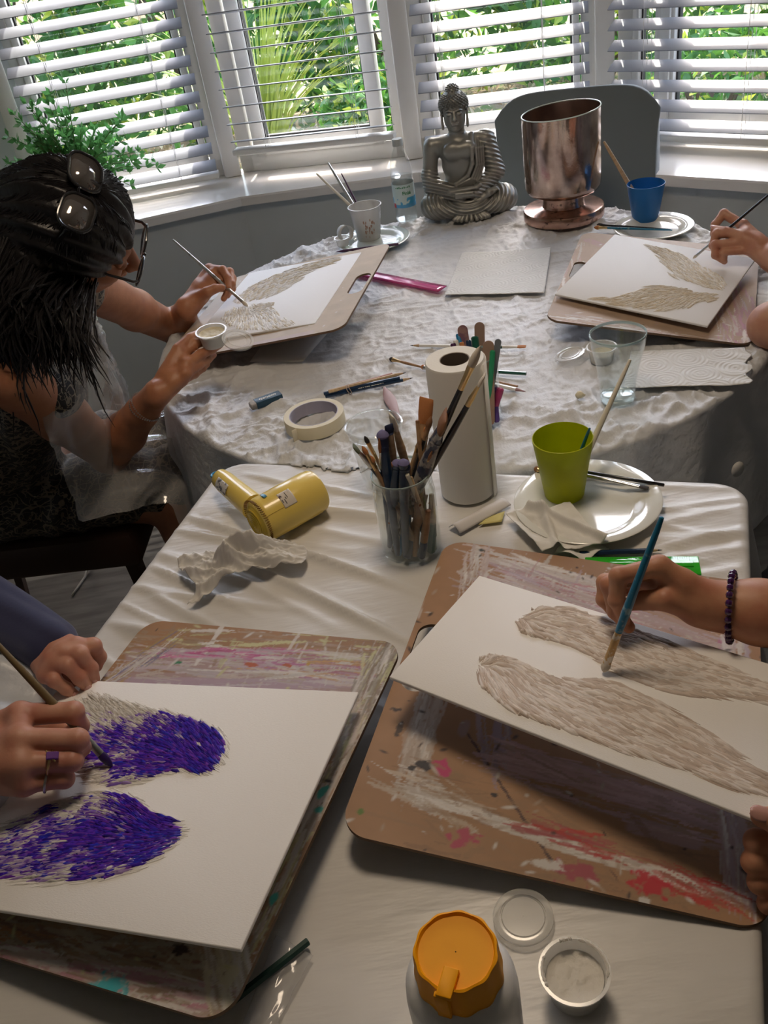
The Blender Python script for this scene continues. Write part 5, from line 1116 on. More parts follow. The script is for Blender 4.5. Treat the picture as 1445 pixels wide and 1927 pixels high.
# handles standing head-down in the jar
def jstick(label, x, y, h, x2, y2, mats, r):
    a = px(x2, y2, .007); b = px(x, y, h); t = thing('paint_brush', label, 'paint brush'); aim(t, a, b); L = (b-a).length
    MB().add(*lathe([(r*.7, 0), (r, .002), (r, .028)], 12)).build('painted_end', mats[0], t); MB().add(*lathe([(r, .028), (r*1.1, L*.6), (r*.7, L)], 12)).build('handle', mats[1], t)
jstick('teal blue handle slanting inside the jar', 778, 935, .085, 750, 1045, (m_blue, m_blue), .0045)
jstick('thick orange-brown handle with a navy end inside the jar', 800, 930, .09, 765, 1050, (m_navy, m_woodb), .0065)
jstick('orange-brown handle with a white dot inside the jar', 806, 960, .085, 793, 1050, (m_navy, m_woodb), .0052)
jstick('tan handle with a green end at the right inside the jar', 812, 930, .09, 815, 1035, (m_green, m_woodh), .0052)
jstick('broad green handle low at the right inside the jar', 815, 985, .05, 811, 1040, (m_green, m_green), .006)
# --- jar of craft sticks
J2 = px(905, 782, 0); JR, JH = .0365, .118; mason('glass jar of craft sticks and pens behind the kitchen roll', J2, JR, JH)
def craft(label, x, y, h, bx, by, mat, w=.0085, name='craft_stick', th=.001):
    a = px(bx, by, .006); b = px(x, y, h); t = thing(name, label, 'craft stick'); aim(t, a, b); L = (b-a).length; P_ = rrect(-w, w, 0, L, w*.98, 8)
    V, F = prism(P_, -th, th); cam_dir = Vector((0, 0, 0))
    M_ = Matrix(((1, 0, 0), (0, 0, -1), (0, 1, 0))).to_4x4(); MB().add(*xf((V, F), M_)).build('stick', mat, t, smooth=False)
    d = (b-a).normalized(); vw = (Vector((0, 0, CAMZ))-b); vw = (vw-d*vw.dot(d)).normalized(); q = t.rotation_quaternion; yx = q@Vector((0, 1, 0)); ang = math.atan2(d.dot(yx.cross(vw)), yx.dot(vw)); t.rotation_quaternion = q@Quaternion((0, 0, 1), ang); return t
craft('plain brown craft stick at the front of its jar', 919, 641, .150, 921, 800, M('stick_brown', (.33, .21, .15), .6), .0092)
craft('purple-stained craft stick at the back left of its jar', 869, 612, .150, 893, 770, M('stick_purple', (.20, .10, .13), .6, noise=(60, (.33, .20, .18), .45, .6)), .0088)
craft('brown craft stick standing tallest at the back of its jar', 902, 606, .152, 905, 768, M('stick_tan', (.30, .20, .15), .6), .0088)
craft('narrow grey craft stick at the right of its jar', 938, 638, .148, 915, 790, M('stick_grey', (.16, .18, .20), .6), .0055)
for lb_, x, y, bx, by, mt, r in (('blue-capped marker in the craft stick jar', 862, 628, 892, 785, m_blue, .0042), ('white-capped marker in the craft stick jar', 857, 640, 888, 780, m_whitel, .0042), ('orange-capped marker in the craft stick jar', 868, 644, 900, 790, m_brO, .0040), ('plum-coloured marker in the craft stick jar', 852, 646, 885, 790, m_purple, .0045), ('navy marker in the craft stick jar', 881, 640, 905, 792, m_navy, .0042), ('green marker in the craft stick jar', 893, 633, 912, 792, m_green, .0060), ('bright green marker beside the narrow grey stick', 927, 660, 918, 795, M('leaf_green', (.02, .28, .12), .4), .0042), ('magenta marker inside the right of the craft stick jar', 942, 730, 925, 790, M('magenta_pl', (.40, .04, .14), .4), .0060), ('violet marker inside the right of the craft stick jar', 930, 725, 935, 795, M('violet_pl', (.10, .05, .25), .4), .0050)):
    hh_ = .135 if y < 700 else .06; t = thing('marker_pen', lb_, 'marker pen'); a = px(bx, by, .007); b = px(x, y, hh_); aim(t, a, b); L = (b-a).length
    MB().add(*lathe([(r*.6, 0), (r, .003), (r, L*.7)], 12)).build('barrel', mt, t); MB().add(*lathe([(r*1.1, L*.7), (r*1.1, L-.002), (r*.8, L)], 12)).build('cap', mt, t)
# --- hair dryer
m_yel = M('yellow_plastic', (.78, .58, .13), .28, coat=.3); m_yel2 = M('yellow_grille', (.60, .42, .04), .35)
A_ = px(481, 985, .036); B_ = px(597, 921, .037); ax = (B_-A_); L_ = ax.length; t = thing('hair_dryer', 'small pale yellow hair dryer lying on its side', 'hair dryer'); aim(t, A_, B_)
r = .0355; MB().add(*lathe([(r*.80, .003), (r*.93, .006), (r, .014), (r, .045), (r*1.01, .046), (r, L_-.012), (r*.97, L_-.010), (r*.97, L_-.004), (r*.90, L_), (r*.82, L_), (r*.80, L_-.03)], 64, False, False)).build('barrel', m_yel, t)
mb = MB().add(*lathe([(.0005, -.004), (r*.4, -.003), (r*.70, .000), (r*.84, .005), (r*.80, .010)], 48, False, False))
for k in range(6):
    rr_ = r*(.10+.11*k); mb.add(*tube([(rr_*math.cos(a), rr_*math.sin(a), -.0042+.0036*(rr_/(r*.7))**2) for a in np.linspace(0, 2*PI, 40)], .0007, 5, cap=False))
mb.build('intake_grille', m_yel2, t)
mb = MB()
for k in range(60):
    a = 2*PI*k/60; mb.add(*xf(rbox(-.0006, .0006, -.0008, .0012, -.0065, .0065, .0003), Matrix.Rotation(a, 4, 'Z')@TR(0, -r*.945, .0085, rx=-.55)))
mb.build('vent_slots', M('brown_slot', (.22, .11, .01), .6), t)
MB().add(*lathe([(r*.8, L_-.028), (.0005, L_-.027)], 40, False, False)).build('heater_guard', m_ink_k, t)
bpy.context.view_layer.update(); inv = t.matrix_world.inverted()
h0 = inv@px(466, 948, .036); h1 = inv@px(412, 898, .030); hd = (h1-h0)
hs = Vector((0, 0, h0.z)); h1.x *= 1; 
MB().add(*tube([hs+(h1-hs)*q for q in (.25, .42, .60, .85, .97, 1.0)], [(.021, .0185), (.0200, .018), (.0190, .017), (.0185, .0165), (.0165, .015), (.011, .010)], 24)).build('handle', m_yel, t); HDL = t.children[-1]
HDL = [c for c in t.children if c.name.startswith('handle')][0]
lp = [h1+Vector((0, 0, 0))+(h1-hs).normalized()*(.006+.007*(1-math.cos(a)))+Vector((0, 0, 1)).cross(h1.normalized())*0+Vector((0, 0, .008*math.sin(a))) for a in np.linspace(0, 2*PI, 20)]
MB().add(*tube(lp, .0017, 8, cap=False)).build('hanging_loop', M('blue_loop', (.02, .25, .50), .35), HDL)
def onbarrel(x, y, w, h, mat, nm, lift=.0004, rb=r):
    """patch on the barrel under a pixel"""
    o_ = inv@Vector((0, 0, CAMZ)); d_ = (inv.to_3x3()@Vector(ray(x, y)))
    a_ = d_.x**2+d_.y**2; b_ = 2*(o_.x*d_.x+o_.y*d_.y); c_ = o_.x**2+o_.y**2-rb*rb; s_ = (-b_-math.sqrt(max(0, b_*b_-4*a_*c_)))/(2*a_); p = o_+d_*s_; an = math.atan2(p.y, p.x)
    V, F = grid(14, 10, lambda u, v: np.stack([(rb+lift)*np.cos(an+(u-.5)*w/rb), (rb+lift)*np.sin(an+(u-.5)*w/rb), p.z+(v-.5)*h], -1)); o = mobj(nm, V, F, mat, t); o.modifiers.new('th', 'SOLIDIFY').thickness = -.0003; return p, an
lab = M('grubby_label', (.60, .54, .46), .6, noise=(90, (.10, .06, .08), .60, .64)); onbarrel(540, 937, .026, .022, lab, 'price_label', rb=r)
p_, an_ = onbarrel(537, 940, .004, .004, lab, 'label_corner')
mb = MB()
for k, (dx, dz, l_) in enumerate(((-.006, .004, .010), (-.002, .001, .004), (.003, -.002, .008), (.001, -.006, .005), (-.007, -.004, .003))):
    V, F = grid(8, 2, lambda u, v: np.stack([(r+.0009)*np.cos(an_+(dx+(u-.5)*l_)/r), (r+.0009)*np.sin(an_+(dx+(u-.5)*l_)/r), p_.z+dz+v*.0012], -1)); mb.add(V.tolist(), F.tolist())
mb.build('label_print', m_ink_k, t)
onbarrel(496, 934, .012, .006, M('blue_catch', (.02, .18, .30), .3), 'blue_catch', .0016); onbarrel(521, 962, .0006, .050, M('seam', (.35, .22, .03), .6), 'seam', .0001)
# label on the handle
hm = hs+(h1-hs)*.72; zv = (inv.to_3x3()@(Vector((0, 0, CAMZ))-t.matrix_world@hm)).normalized(); dv = (h1-hs).normalized(); zv = (zv+dv.cross(Vector((0, 0, 1)))*0).normalized(); zv = (zv-dv*zv.dot(dv)).normalized()
side = dv.cross(zv); zz = (inv.to_3x3()@Vector((0, -1, .35))); zz = (zz-dv*zz.dot(dv)).normalized()
V, F = grid(12, 8, lambda u, v: np.array(hm)[None, None]+np.array(dv)[None, None]*((u-.5)*.038)[..., None]+(np.array(zz)[None, None]*np.cos((v-.5)*1.0)[..., None]+np.array(dv.cross(zz))[None, None]*np.sin((v-.5)*1.0)[..., None])*.0196)
mobj('rating_label', V, F, M('white_rating', (.62, .60, .58), .5, noise=(150, (.12, .12, .14), .52, .6)), HDL).modifiers.new('th', 'SOLIDIFY').thickness = .0003
# --- yellow-capped bottle in front
P = px(856.7, 1788, .172); t = thing('gesso_bottle', 'white bottle with a faceted orange-yellow cap at the bottom edge', 'bottle', (P.x, P.y, TZ), (0, 0, .15))
wob = lambda a, i: 1+.022*math.cos(a*12)
MB().add(*lathe([(.037, .0), (.042, .004), (.0430, .02), (.0430, .116), (.0418, .130), (.037, .140), (.029, .146)], 56, True, True)).build('bottle_body', M('white_hdpe', (.88, .87, .85), .3), t)
MB().add(*lathe([(.0325, .136), (.0335, .138), (.0325, .149), (.0318, .152), (.0312, .168), (.0305, .1722), (.0288, .1728), (.0280, .1712), (.0275, .1700), (.0005, .1698)], 96, True, False, wob=lambda a, i: 1+(.018 if i < 7 else .0)*math.cos(a*11)*(1 if i < 6 else .6))).build('screw_cap', M('orange_yellow_plastic', (.97, .40, .0), .5, sss=.0, spec=.25), t)
mb = MB(); mo = bpy.data.materials['orange_yellow_plastic']
mb.add(*xf(rbox(-.0058, .0058, -.020, .002, 0, .0045, .001), TR(-.0075, -.0135, .1695, rz=-.60)))
mb.add(*xf(rbox(-.0052, .0052, -.0022, .0022, -.034, .003, .001), TR(-.0196, -.0272, .1690, rz=-.60, rx=.05)))
mb.add(*xf(rbox(-.0055, .0055, -.002, .002, -.008, .004, .001), TR(-.030, -.013, .136, rz=-1.1)))
mb.build('cap_tab', mo, t)
# ================================================================== STATUE, LAMP, CHAIRS, PLANT
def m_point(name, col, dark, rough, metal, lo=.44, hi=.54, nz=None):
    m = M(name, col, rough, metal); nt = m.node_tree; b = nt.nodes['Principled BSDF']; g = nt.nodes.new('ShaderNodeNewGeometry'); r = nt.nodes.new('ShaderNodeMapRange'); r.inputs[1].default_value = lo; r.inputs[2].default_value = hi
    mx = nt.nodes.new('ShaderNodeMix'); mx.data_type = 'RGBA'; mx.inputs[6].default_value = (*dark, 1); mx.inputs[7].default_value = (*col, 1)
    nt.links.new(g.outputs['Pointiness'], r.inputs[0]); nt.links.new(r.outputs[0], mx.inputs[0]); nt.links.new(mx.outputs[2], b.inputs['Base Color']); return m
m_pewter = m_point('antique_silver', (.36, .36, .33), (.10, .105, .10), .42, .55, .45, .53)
bb = px(884, 398, 0)
st = thing('seated_statue', 'antique silver statue of a figure sitting cross-legged with folded hands', 'statue', bb, (0, 0, -.16))
S_ = SDF((-.145, -.10, -.002), (.145, .085, .335), .0014)
sn = np.sin
def folds(fr, amp, dirv, ph=0):
    dv = np.array(dirv, float); return lambda P, t=None: amp*np.abs(sn((P@dv)*fr+ph+6*P[..., 2]))**.6
# legs: two knees, thighs, shins
def ringf(c, fr, amp):
    c = np.array(c); return lambda P, t=None: amp*(1-np.abs(sn(np.sqrt((((P-c)*np.array([1, .9, 1.3]))**2).sum(-1))*fr)))
for s in (-1, 1):
    S_.ell((s*.094, -.018, .034), (.037, .050, .033), k=.012, disp=ringf((s*.02, -.05, .062), 300, .0026))
    S_.cone((s*.094, -.02, .034), (s*.02, .01, .045), .031, .034, .014, disp=ringf((s*.02, -.06, .07), 300, .0022))
    S_.cone((s*.085, -.045, .026), (-s*.02, -.062, .028), .022, .018, .010, disp=ringf((0, -.04, .075), 300, .0026))
S_.ell((-.008, .015, .06), (.062, .048, .055), k=.015)
# torso
S_.ell((-.012, .010, .130), (.052, .036, .055), k=.012); S_.ell((-.014, .008, .172), (.062, .034, .036), k=.012)
S_.ell((-.032, -.022, .170), (.024, .010, .020), k=.012); S_.ell((.010, -.022, .170), (.024, .010, .020), k=.012)
S_.cone((-.085, .008, .188), (.058, .008, .190), .017, .018, .010)
S_.cone((-.016, .010, .19), (-.016, .004, .235), .022, .020, .010)
for z in (.214, .220): S_.cone((-.034, -.006, z), (.002, -.008, z), .003, .003, .003)
# arms
af = lambda fr, amp: (lambda P, t=None: amp*(1-np.abs(sn(P[..., 2]*fr+P[..., 0]*fr*.35+P[..., 1]*120))))
S_.cone((-.088, .010, .182), (-.098, .0, .112), .021, .020, .008); S_.cone((-.100, .0, .110), (-.094, -.005, .080), .021, .022, .010, disp=af(330, .0028))
S_.cone((-.096, -.006, .088), (-.022, -.055, .060), .021, .015, .010, disp=af(330, .0030))
S_.cone((.060, .010, .184), (.078, .0, .105), .023, .024, .010, disp=af(260, .0030)); S_.cone((.078, .0, .098), (.022, -.052, .064), .022, .015, .010, disp=af(300, .0030))
# robe over the (viewer's) right side, edge band from the shoulder to the waist
S_.chain([(.022, .0, .205), (.020, -.028, .175), (.018, -.030, .135), (.004, -.030, .105), (-.030, -.032, .088)], [.0055]*5, .003)
for k in range(4): S_.chain([(.032+.006*k, .002, .203-.004*k), (.031+.006*k, -.026+.003*k, .172), (.030+.006*k, -.027+.003*k, .130), (.014+.006*k, -.032, .098-.003*k), (-.030, -.036, .084-.006*k)], [.0032]*5, .003)
# folded hands and foot
S_.ell((-.005, -.060, .066), (.036, .014, .009), k=.004); S_.cone((-.045, -.052, .075), (.022, -.062, .082), .010, .007, .004, flat=((0, 0, 1), 1.4)); S_.cone((.024, -.062, .082), (.034, -.058, .086), .006, .005, .003)
for k in range(4): S_.cone((.012, -.064-.002*k, .060+.004*k), (-.032, -.070, .062+.0035*k), .0042, .0036, .0015)
S_.cone((.010, -.060, .034), (.058, -.052, .062), .011, .009, .004); S_.cone((.056, -.054, .062), (.074, -.048, .067), .010, .008, .003)
for k in range(4): S_.cone((.070, -.056+.005*k, .066), (.080, -.054+.005*k, .068-.001*k), .0036, .003, .001)
# hanging pleated fan between the shins
for k in range(9):
    a = -1.15+2.3*k/8; S_.cone((.004, -.060, .040), (.004+.050*math.sin(a), -.074-.008*math.cos(a), .010-.006*math.cos(a)), .0035, .0062, .002)
# head
H0 = np.array([-.018, .0, .262])
S_.ell(H0, (.0295, .034, .040), k=.006); S_.ell(H0+[0, -.004, -.022], (.024, .027, .022), k=.010); S_.ell(H0+[0, -.022, -.036], (.009, .009, .007), k=.006)
S_.cone(H0+[0, -.033, .006], H0+[0, -.038, -.009], .0028, .0050, .003); S_.ell(H0+[0, -.031, -.0105], (.0075, .004, .003), k=.002)
for s in (-1, 1):
    S_.ell(H0+[s*.0125, -.0335, .0045], (.0075, .005, .0045), k=.002, op='s'); S_.ell(H0+[s*.0125, -.0285, .003], (.0078, .0055, .0042), k=.001)
    S_.chain([H0+[s*.005, -.0335, .009], H0+[s*.013, -.0330, .0125], H0+[s*.022, -.0265, .009]], [.0016, .0018, .0014], .002)
    S_.chain([H0+[s*.0305, .0, .016], H0+[s*.0335, -.002, .0], H0+[s*.0330, -.003, -.020], H0+[s*.0325, -.004, -.033]], [.0055, .0045, .0050, .0062], .002, flat=((s, .3, 0), 1.7))
S_.cone(H0+[-.008, -.0315, -.0185], H0+[.008, -.0315, -.0185], .0026, .0026, .0015); S_.cone(H0+[-.006, -.0310, -.0232], H0+[.006, -.0310, -.0232], .0030, .0030, .0012)
S_.ell(H0+[0, .004, .022], (.036, .038, .032), k=.003); S_.ell(H0+[0, .004, .050], (.017, .018, .018), k=.008)
S_.ell(H0+[0, -.040, -.004], (.022, .014, .030), k=.004, op='s') if False else None
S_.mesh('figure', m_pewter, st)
mb = MB(); sp = [(math.sin(a)*.0038, math.cos(a)*.0038) for a in np.linspace(0, PI, 5)]
gold_ = PI*(3-math.sqrt(5))
for k in range(330):
    zz = 1-(k+.5)/330*1.62; rr_ = math.sqrt(max(0, 1-zz*zz)); a = k*gold_; d = Vector((rr_*math.cos(a), rr_*math.sin(a), zz))
    p = Vector(H0)+Vector((0, .004, .020))+Vector((d.x*.0375, d.y*.0395, d.z*.0335))
    if p.z > H0[2]+.047: continue
    if p.y < H0[1]-.010 and p.z < H0[2]+.017+.1*abs(p.x-H0[0]) and abs(p.x-H0[0]) < .030: continue
    if p.z < H0[2]-.012: continue
    mb.add(*xf(lathe([(.0004, -.0035), (.0034, -.001), (.0026, .0018), (.0003, .0030)], 7), Matrix.Translation(p)@d.to_track_quat('Z', 'Y').to_matrix().to_4x4()))
for k in range(46):
    zz = 1-(k+.5)/46*1.0; rr_ = math.sqrt(max(0, 1-zz*zz)); a = k*gold_; d = Vector((rr_*math.cos(a), rr_*math.sin(a), zz)); p = Vector(H0)+Vector((0, .004, .050))+Vector((d.x*.0175, d.y*.0185, d.z*.0185))
    mb.add(*xf(lathe([(.0004, -.003), (.0030, -.001), (.0024, .0016), (.0003, .0026)], 7), Matrix.Translation(p)@d.to_track_quat('Z', 'Y').to_matrix().to_4x4()))
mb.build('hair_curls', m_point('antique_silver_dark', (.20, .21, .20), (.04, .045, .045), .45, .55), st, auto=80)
# --- copper mercury glass lamp vase
m_merc = M('copper_mercury_glass', (.60, .45, .37), .13, .92, noise=(16, (.30, .20, .16), .42, .60, (1, 1, .7)), bump=[(22, .35, .004, (1, 1, .35)), (160, .12, .0012)], coat=.5)
m_copper = M('aged_copper_glass', (.46, .28, .21), .22, .85, noise=(70, (.12, .07, .05), .58, .66), bump=(40, .15, .002), coat=.4)
lc_ = px(1061, 407, 0); t = thing('hurricane_vase', 'copper mercury glass candle vase on a round stepped foot', 'vase', lc_)
MB().add(*lathe([(.098, 0), (.1035, .002), (.1040, .022), (.1015, .0265), (.094, .0285), (.060, .0300), (.0550, .0320), (.0530, .040), (.0530, .062), (.0005, .062)], 72, True, False)).build('foot', m_copper, t)
n = 72; V = []; F = []
prof = [(.050, .062), (.075, .064), (.0915, .072), (.0965, .085), (.0970, .12), (.0972, .262)]
pin = [(.0950, .262), (.0950, .12), (.094, .088), (.086, .076), (.05, .068), (.0005, .068)]
for r_, z_ in prof+pin:
    for k in range(n):
        a = 2*PI*k/n; x_, y_ = r_*math.cos(a), r_*math.sin(a); zz = z_ if z_ < .2 else z_+x_*.055-y_*.02; V.append((x_, y_, zz))
m = len(prof+pin); F = [(i*n+k, i*n+(k+1) % n, (i+1)*n+(k+1) % n, (i+1)*n+k) for i in range(m-1) for k in range(n)]
mobj('glass_bowl', V, F, m_merc, t, True, auto=50)
mb = MB().add(*tube([(.0961*math.cos(a), .0961*math.sin(a), .262+.0961*math.cos(a)*.055-.0961*math.sin(a)*.02) for a in np.linspace(0, 2*PI, 73)], .0016, 8, cap=False)); mb.build('ground_rim', M('glass_edge', (.55, .66, .62), .15, coat=.5), t)
# --- dining chairs
m_greyf = M('grey_velvet', (.17, .20, .21), .85, sheen=.3, bump=(200, .2, .001)); m_beige = M('beige_fabric', (.34, .28, .22), .9, bump=(260, .4, .001)); m_leg = M('chair_leg_wood', (.045, .020, .012), .45)
def chair(label, loc, yaw, fm, bw=.48, bh=1.0, seat=.46, sd=.44, sm=None):
    t = thing('dining_chair', label, 'chair', loc, (0, 0, yaw))   # faces +x
    hw = bw/2
    MB().add(*rbox(-sd*.1, sd, -hw, hw, seat-.09, seat, .02)).build('seat', sm or fm, t)
    def f(u, v):
        y = (u-.5)*bw; cr = 1-np.abs(2*u-1)**7*.13*v**3; z = seat-.02+(bh-seat+.02)*v*cr; x = -.10-.10*v-.05*(1-(2*u-1)**2)*.6; return np.stack([x, y, z], -1)
    V, F = grid(28, 22, f); o = mobj('backrest', V, F, fm, t); s_ = o.modifiers.new('pad', 'SOLIDIFY'); s_.thickness = .055; s_.offset = 0; b_ = o.modifiers.new('soft', 'BEVEL'); b_.width = .015; b_.segments = 3; b_.limit_method = 'ANGLE'
    for sx, sy in ((sd-.04, hw-.05), (sd-.04, -hw+.05), (-.0, hw-.05), (-.0, -hw+.05)):
        MB().add(*tube([(sx, sy, seat-.085), (sx+(.01 if sx > .1 else -.05), sy, 0)], [.022, .014], 4)).build('leg', m_leg, t, smooth=False)
    return t
cb = pxd(1040, 195, 2.72); chair('grey upholstered dining chair behind the copper vase, facing the table', (cb.x+.0, cb.y-.16, 0), -1.95, m_greyf, .46, cb.z+.02)
chair('beige upholstered chair the dark-haired woman sits on', (-1.02, 1.92, 0), -.10, m_beige, .46, .98, .46, .50, m_leg)
# --- plant on the sill
pp = Vector((-.80, 3.20, SILL)); t = thing('potted_fern', 'bushy green leafy plant at the left end of the window sill', 'plant', pp)
MB().add(*lathe([(.05, 0), (.065, .004), (.082, .12), (.088, .13), (.080, .13), (.074, .118), (.0005, .112)], 32)).build('pot', M('grey_pot', (.30, .30, .29), .6), t)
g = np.random.RandomState(4); VV = []; FF = []; mb = MB()
for k in range(60):
    a = g.rand()*2*PI; el = g.rand()*1.15+.05; L = .13+.13*g.rand(); d = np.array([math.cos(a)*math.sin(el), math.sin(a)*math.sin(el)*.7, math.cos(el)]); pts = []
    for s in np.linspace(0, 1, 9): pts.append(np.array([0, 0, .11])+d*L*s*1.25+np.array([0, 0, -.11*s*s*math.sin(el)]))
    mb.add(*tube(pts, [.0015]*8+[.0005], 4))
    for j in range(3, 9):
        for _q in range(5):
            q = g.normal(size=3); q /= np.linalg.norm(q); q = q*.6+d*.6; q /= np.linalg.norm(q); w = np.cross(q, g.normal(size=3)); w /= np.linalg.norm(w); l_ = .020+.016*g.rand(); b = len(VV)
            VV += [pts[j], pts[j]+q*l_*.5+w*l_*.22, pts[j]+q*l_, pts[j]+q*l_*.5-w*l_*.22]; FF.append((b, b+1, b+2, b+3))
mobj('foliage', VV, FF, M('fern_leaf', (.10, .30, .09), .5, tl=.35), t, False); mb.build('stems', M('stem_green', (.10, .16, .05), .6), t)
# --- things on the dark floor at the left
t = thing('carrier_bag', 'dark bag with pale lettering on the floor at the left edge', 'bag', pxz(-60, 1010, .0), (0, 0, .5)); t.location.x -= .02
V, F = grid(26, 22, lambda u, v: np.stack([.20*np.cos(u*2*PI)*(1-.25*v)+.01*np.sin(v*9+u*12), .11*np.sin(u*2*PI)*(1-.5*v)+.008*np.sin(v*14+u*20), .36*v], -1)); mobj('bag_body', V, F, M('dark_bag', (.012, .014, .03), .5, bump=(20, .5, .01)), t)
for s_, z_, sz in (('OS', .27, .07), ('BLE', .15, .06)): text(s_, sz, M('pale_print', (.30, .32, .32), .6), t, Matrix.Translation((.12, -.110+.05*z_, z_))@Matrix.Rotation(PI/2-.25, 4, 'X'), ext=.001)
cab = [pxz(188, 965, .30), pxz(182, 1000, .16), pxz(170, 1050, .03), pxz(160, 1085, .006), pxz(136, 1120, .006)]
tag(mobj('power_cord', *tube([p for i in range(len(cab)-1) for p in (cab[i], cab[i].lerp(cab[i+1], .5))]+[cab[-1]], .0035, 8), M('white_cord', (.45, .43, .36), .5)), 'thin pale cord hanging from the chair to the dark floor', 'cord')
# ================================================================== PEOPLE
def mskin(name, col, c2):
    return M(name, col, .48, noise=(38, c2, .38, .70), bump=[(260, .22, .0008), (70, .15, .0015)], sss=.12)
sk1 = mskin('skin_olive', (.42, .185, .095), (.34, .135, .07)); sk2 = mskin('skin_rosy', (.52, .265, .18), (.44, .18, .125)); sk3 = mskin('skin_tan', (.50, .245, .14), (.42, .17, .10)); sk4 = mskin('skin_warm', (.50, .26, .165), (.42, .18, .12))
m_nail = M('nail', (.55, .30, .26), .25, coat=.4)
def hand(S, wrist, mcp, fingers, thumb, sc=1., back=None, kk=.009):
    W_ = np.array(wrist); n = len(mcp); mr = [.0125, .0125, .0120, .0110]
    mc = [np.array(m) for m in mcp]
    for i, m in enumerate(mc): S.cone(W_+(mc[i]-mc[1])*.45, m, .0165*sc, mr[i]*sc, kk)
    for i in range(n-1): S.cone(mc[i], mc[i+1], .0115*sc, .0110*sc, kk*.6); S.cone(W_*.45+mc[i]*.55, W_*.45+mc[i+1]*.55, .014*sc, .014*sc, kk)
    fr = [(.0112, .0100, .0088, .0070), (.0114, .0102, .0090, .0072), (.0108, .0096, .0084, .0068), (.0096, .0084, .0074, .0060)]
    for i, f in enumerate(fingers):
        pts = [mc[i]]+[np.array(p) for p in f]; r = [q*sc for q in fr[i]][:len(pts)]
        S.cone(pts[0], pts[1], r[0], r[1], .0035)
        for j in range(1, len(pts)-1):
            S.cone(pts[j], pts[j+1], r[j]*1.0, r[j+1], .0012); S.ell(pts[j], [r[j]*1.06]*3, k=.003)
    if thumb:
        T = [np.array(p) for p in thumb]; r = [.0165, .0130, .0110, .0082]
        S.cone(T[0], T[1], r[0]*sc, r[1]*sc, .010)
        for j in (1, 2): S.cone(T[j], T[j+1], r[j]*sc, r[j+1]*sc, .0020)
def P3(x, y, h): return np.array(px(x, y, h))
def nail(parent, tip, prev, up, r, col=None, sc=1.):
    d = Vector(tip)-Vector(prev); d.normalize(); u = Vector(up); u = (u-d*u.dot(d)).normalized(); s = d.cross(u)
    Mx = Matrix([s, d, u]).transposed().to_4x4(); Mx.translation = Vector(tip)+u*(r*.72)+d*(r*.15)
    V, F = grid(9, 9, lambda a, b: np.stack([(a-.5)*r*1.45*np.sqrt(np.clip(1-(np.abs(2*b-1))**3, .12, 1)), (b-.45)*r*1.8, r*.42*np.cos((a-.5)*2.2)-r*.12], -1))
    o = mobj('fingernail', [Mx@Vector(v) for v in V], F, col or m_nail, parent); o.modifiers.new('t', 'SOLIDIFY').thickness = .0006; return o
def join(name, objs, parent):
    V = []; F = []
    for o in objs:
        b = len(V); V += [tuple(v.co) for v in o.data.vertices]; F += [tuple(i+b for i in p.vertices) for p in o.data.polygons]
    m = objs[0].data.materials[0]
    for o in objs: bpy.data.objects.remove(o)
    return mobj(name, V, F, m, parent)
def addhead(S, c, R, neck_to, full=True):
    c = np.array(c); R = np.array(R)
    def L(*p): return c+R@np.array(p)
    S.ell(L(-.012, 0, .028), (.094, .074, .092), R, k=.01); S.ell(L(.030, 0, -.028), (.060, .060, .082), R, k=.020); S.ell(L(.066, 0, -.088), (.020, .024, .018), R, k=.020)
    for s in (-1, 1):
        S.ell(L(.062, s*.036, -.026), (.022, .020, .020), R, k=.015)
        S.cone(L(.0, s*.055, -.05), L(.050, s*.028, -.088), .018, .014, .016)
        S.ell(L(.096, s*.031, .002), (.014, .017, .011), R, k=.006, op='s'); S.ell(L(.078, s*.031, .001), (.0125, .0125, .0115), R, k=.0015)
        S.cone(L(.085, s*.014, .017), L(.074, s*.046, .016), .0075, .006, .006)
        S.ell(L(-.004, s*.077, -.006), (.019, .007, .031), R, k=.004); S.ell(L(-.002, s*.084, -.004), (.010, .004, .018), R, k=.002, op='s')
        S.ell(L(.100, s*.0095, -.040), (.008, .0075, .006), R, k=.004)
    S.cone(L(.088, 0, .008), L(.110, 0, -.036), .0072, .0105, .006)
    S.chain([L(.082, -.022, -.062), L(.096, 0, -.057), L(.082, .022, -.062)], [.0035, .0058, .0035], .002)
    S.chain([L(.080, -.019, -.066), L(.094, 0, -.069), L(.080, .019, -.066)], [.0035, .0070, .0035], .002)
    S.cone(L(-.020, 0, -.050), neck_to, .054, .058, .020)
# ---------------------------------------------------------------- person 1: dark haired woman at the round table
HC = np.array([-.437, 1.600, 1.115]); f_ = np.array([.85, .15, -.50]); l_ = np.array([.15, .80, .55]); u_ = np.cross(f_, l_); HR = rotcols(f_, u_)
hd = lambda *p: HC+HR@np.array(p)
p1 = thing('person', 'person with long black hair and glasses in a patterned sleeveless dress, painting', 'person', (-.78, 1.62, 0))
ORG = np.array([-.78, 1.62, 0])
NB = np.array([-.56, 1.60, 1.00]); SR = np.array([-.575, 1.435, .955]); SL = np.array([-.50, 1.765, .975])
bodyobjs = []
S = SDF((-.70, 1.34, .55), (-.22, 1.86, 1.28), .0024)
addhead(S, HC, HR, NB)
S.chain([SR, NB, SL], [.050, .058, .050], .03); S.ell((-.60, 1.60, .90), (.09, .14, .12), k=.03)
EL = P3(205, 852, -.075); WRr = P3(296, 740, .078)
S.chain([SR, SR*.5+EL*.5, EL], [.052, .046, .040], .02); S.ell(EL+[.0, 0, .004], (.040,)*3, k=.012)
S.chain([EL, EL*.65+WRr*.35, EL*.3+WRr*.7, WRr], [.040, .041, .030, .025], .012)
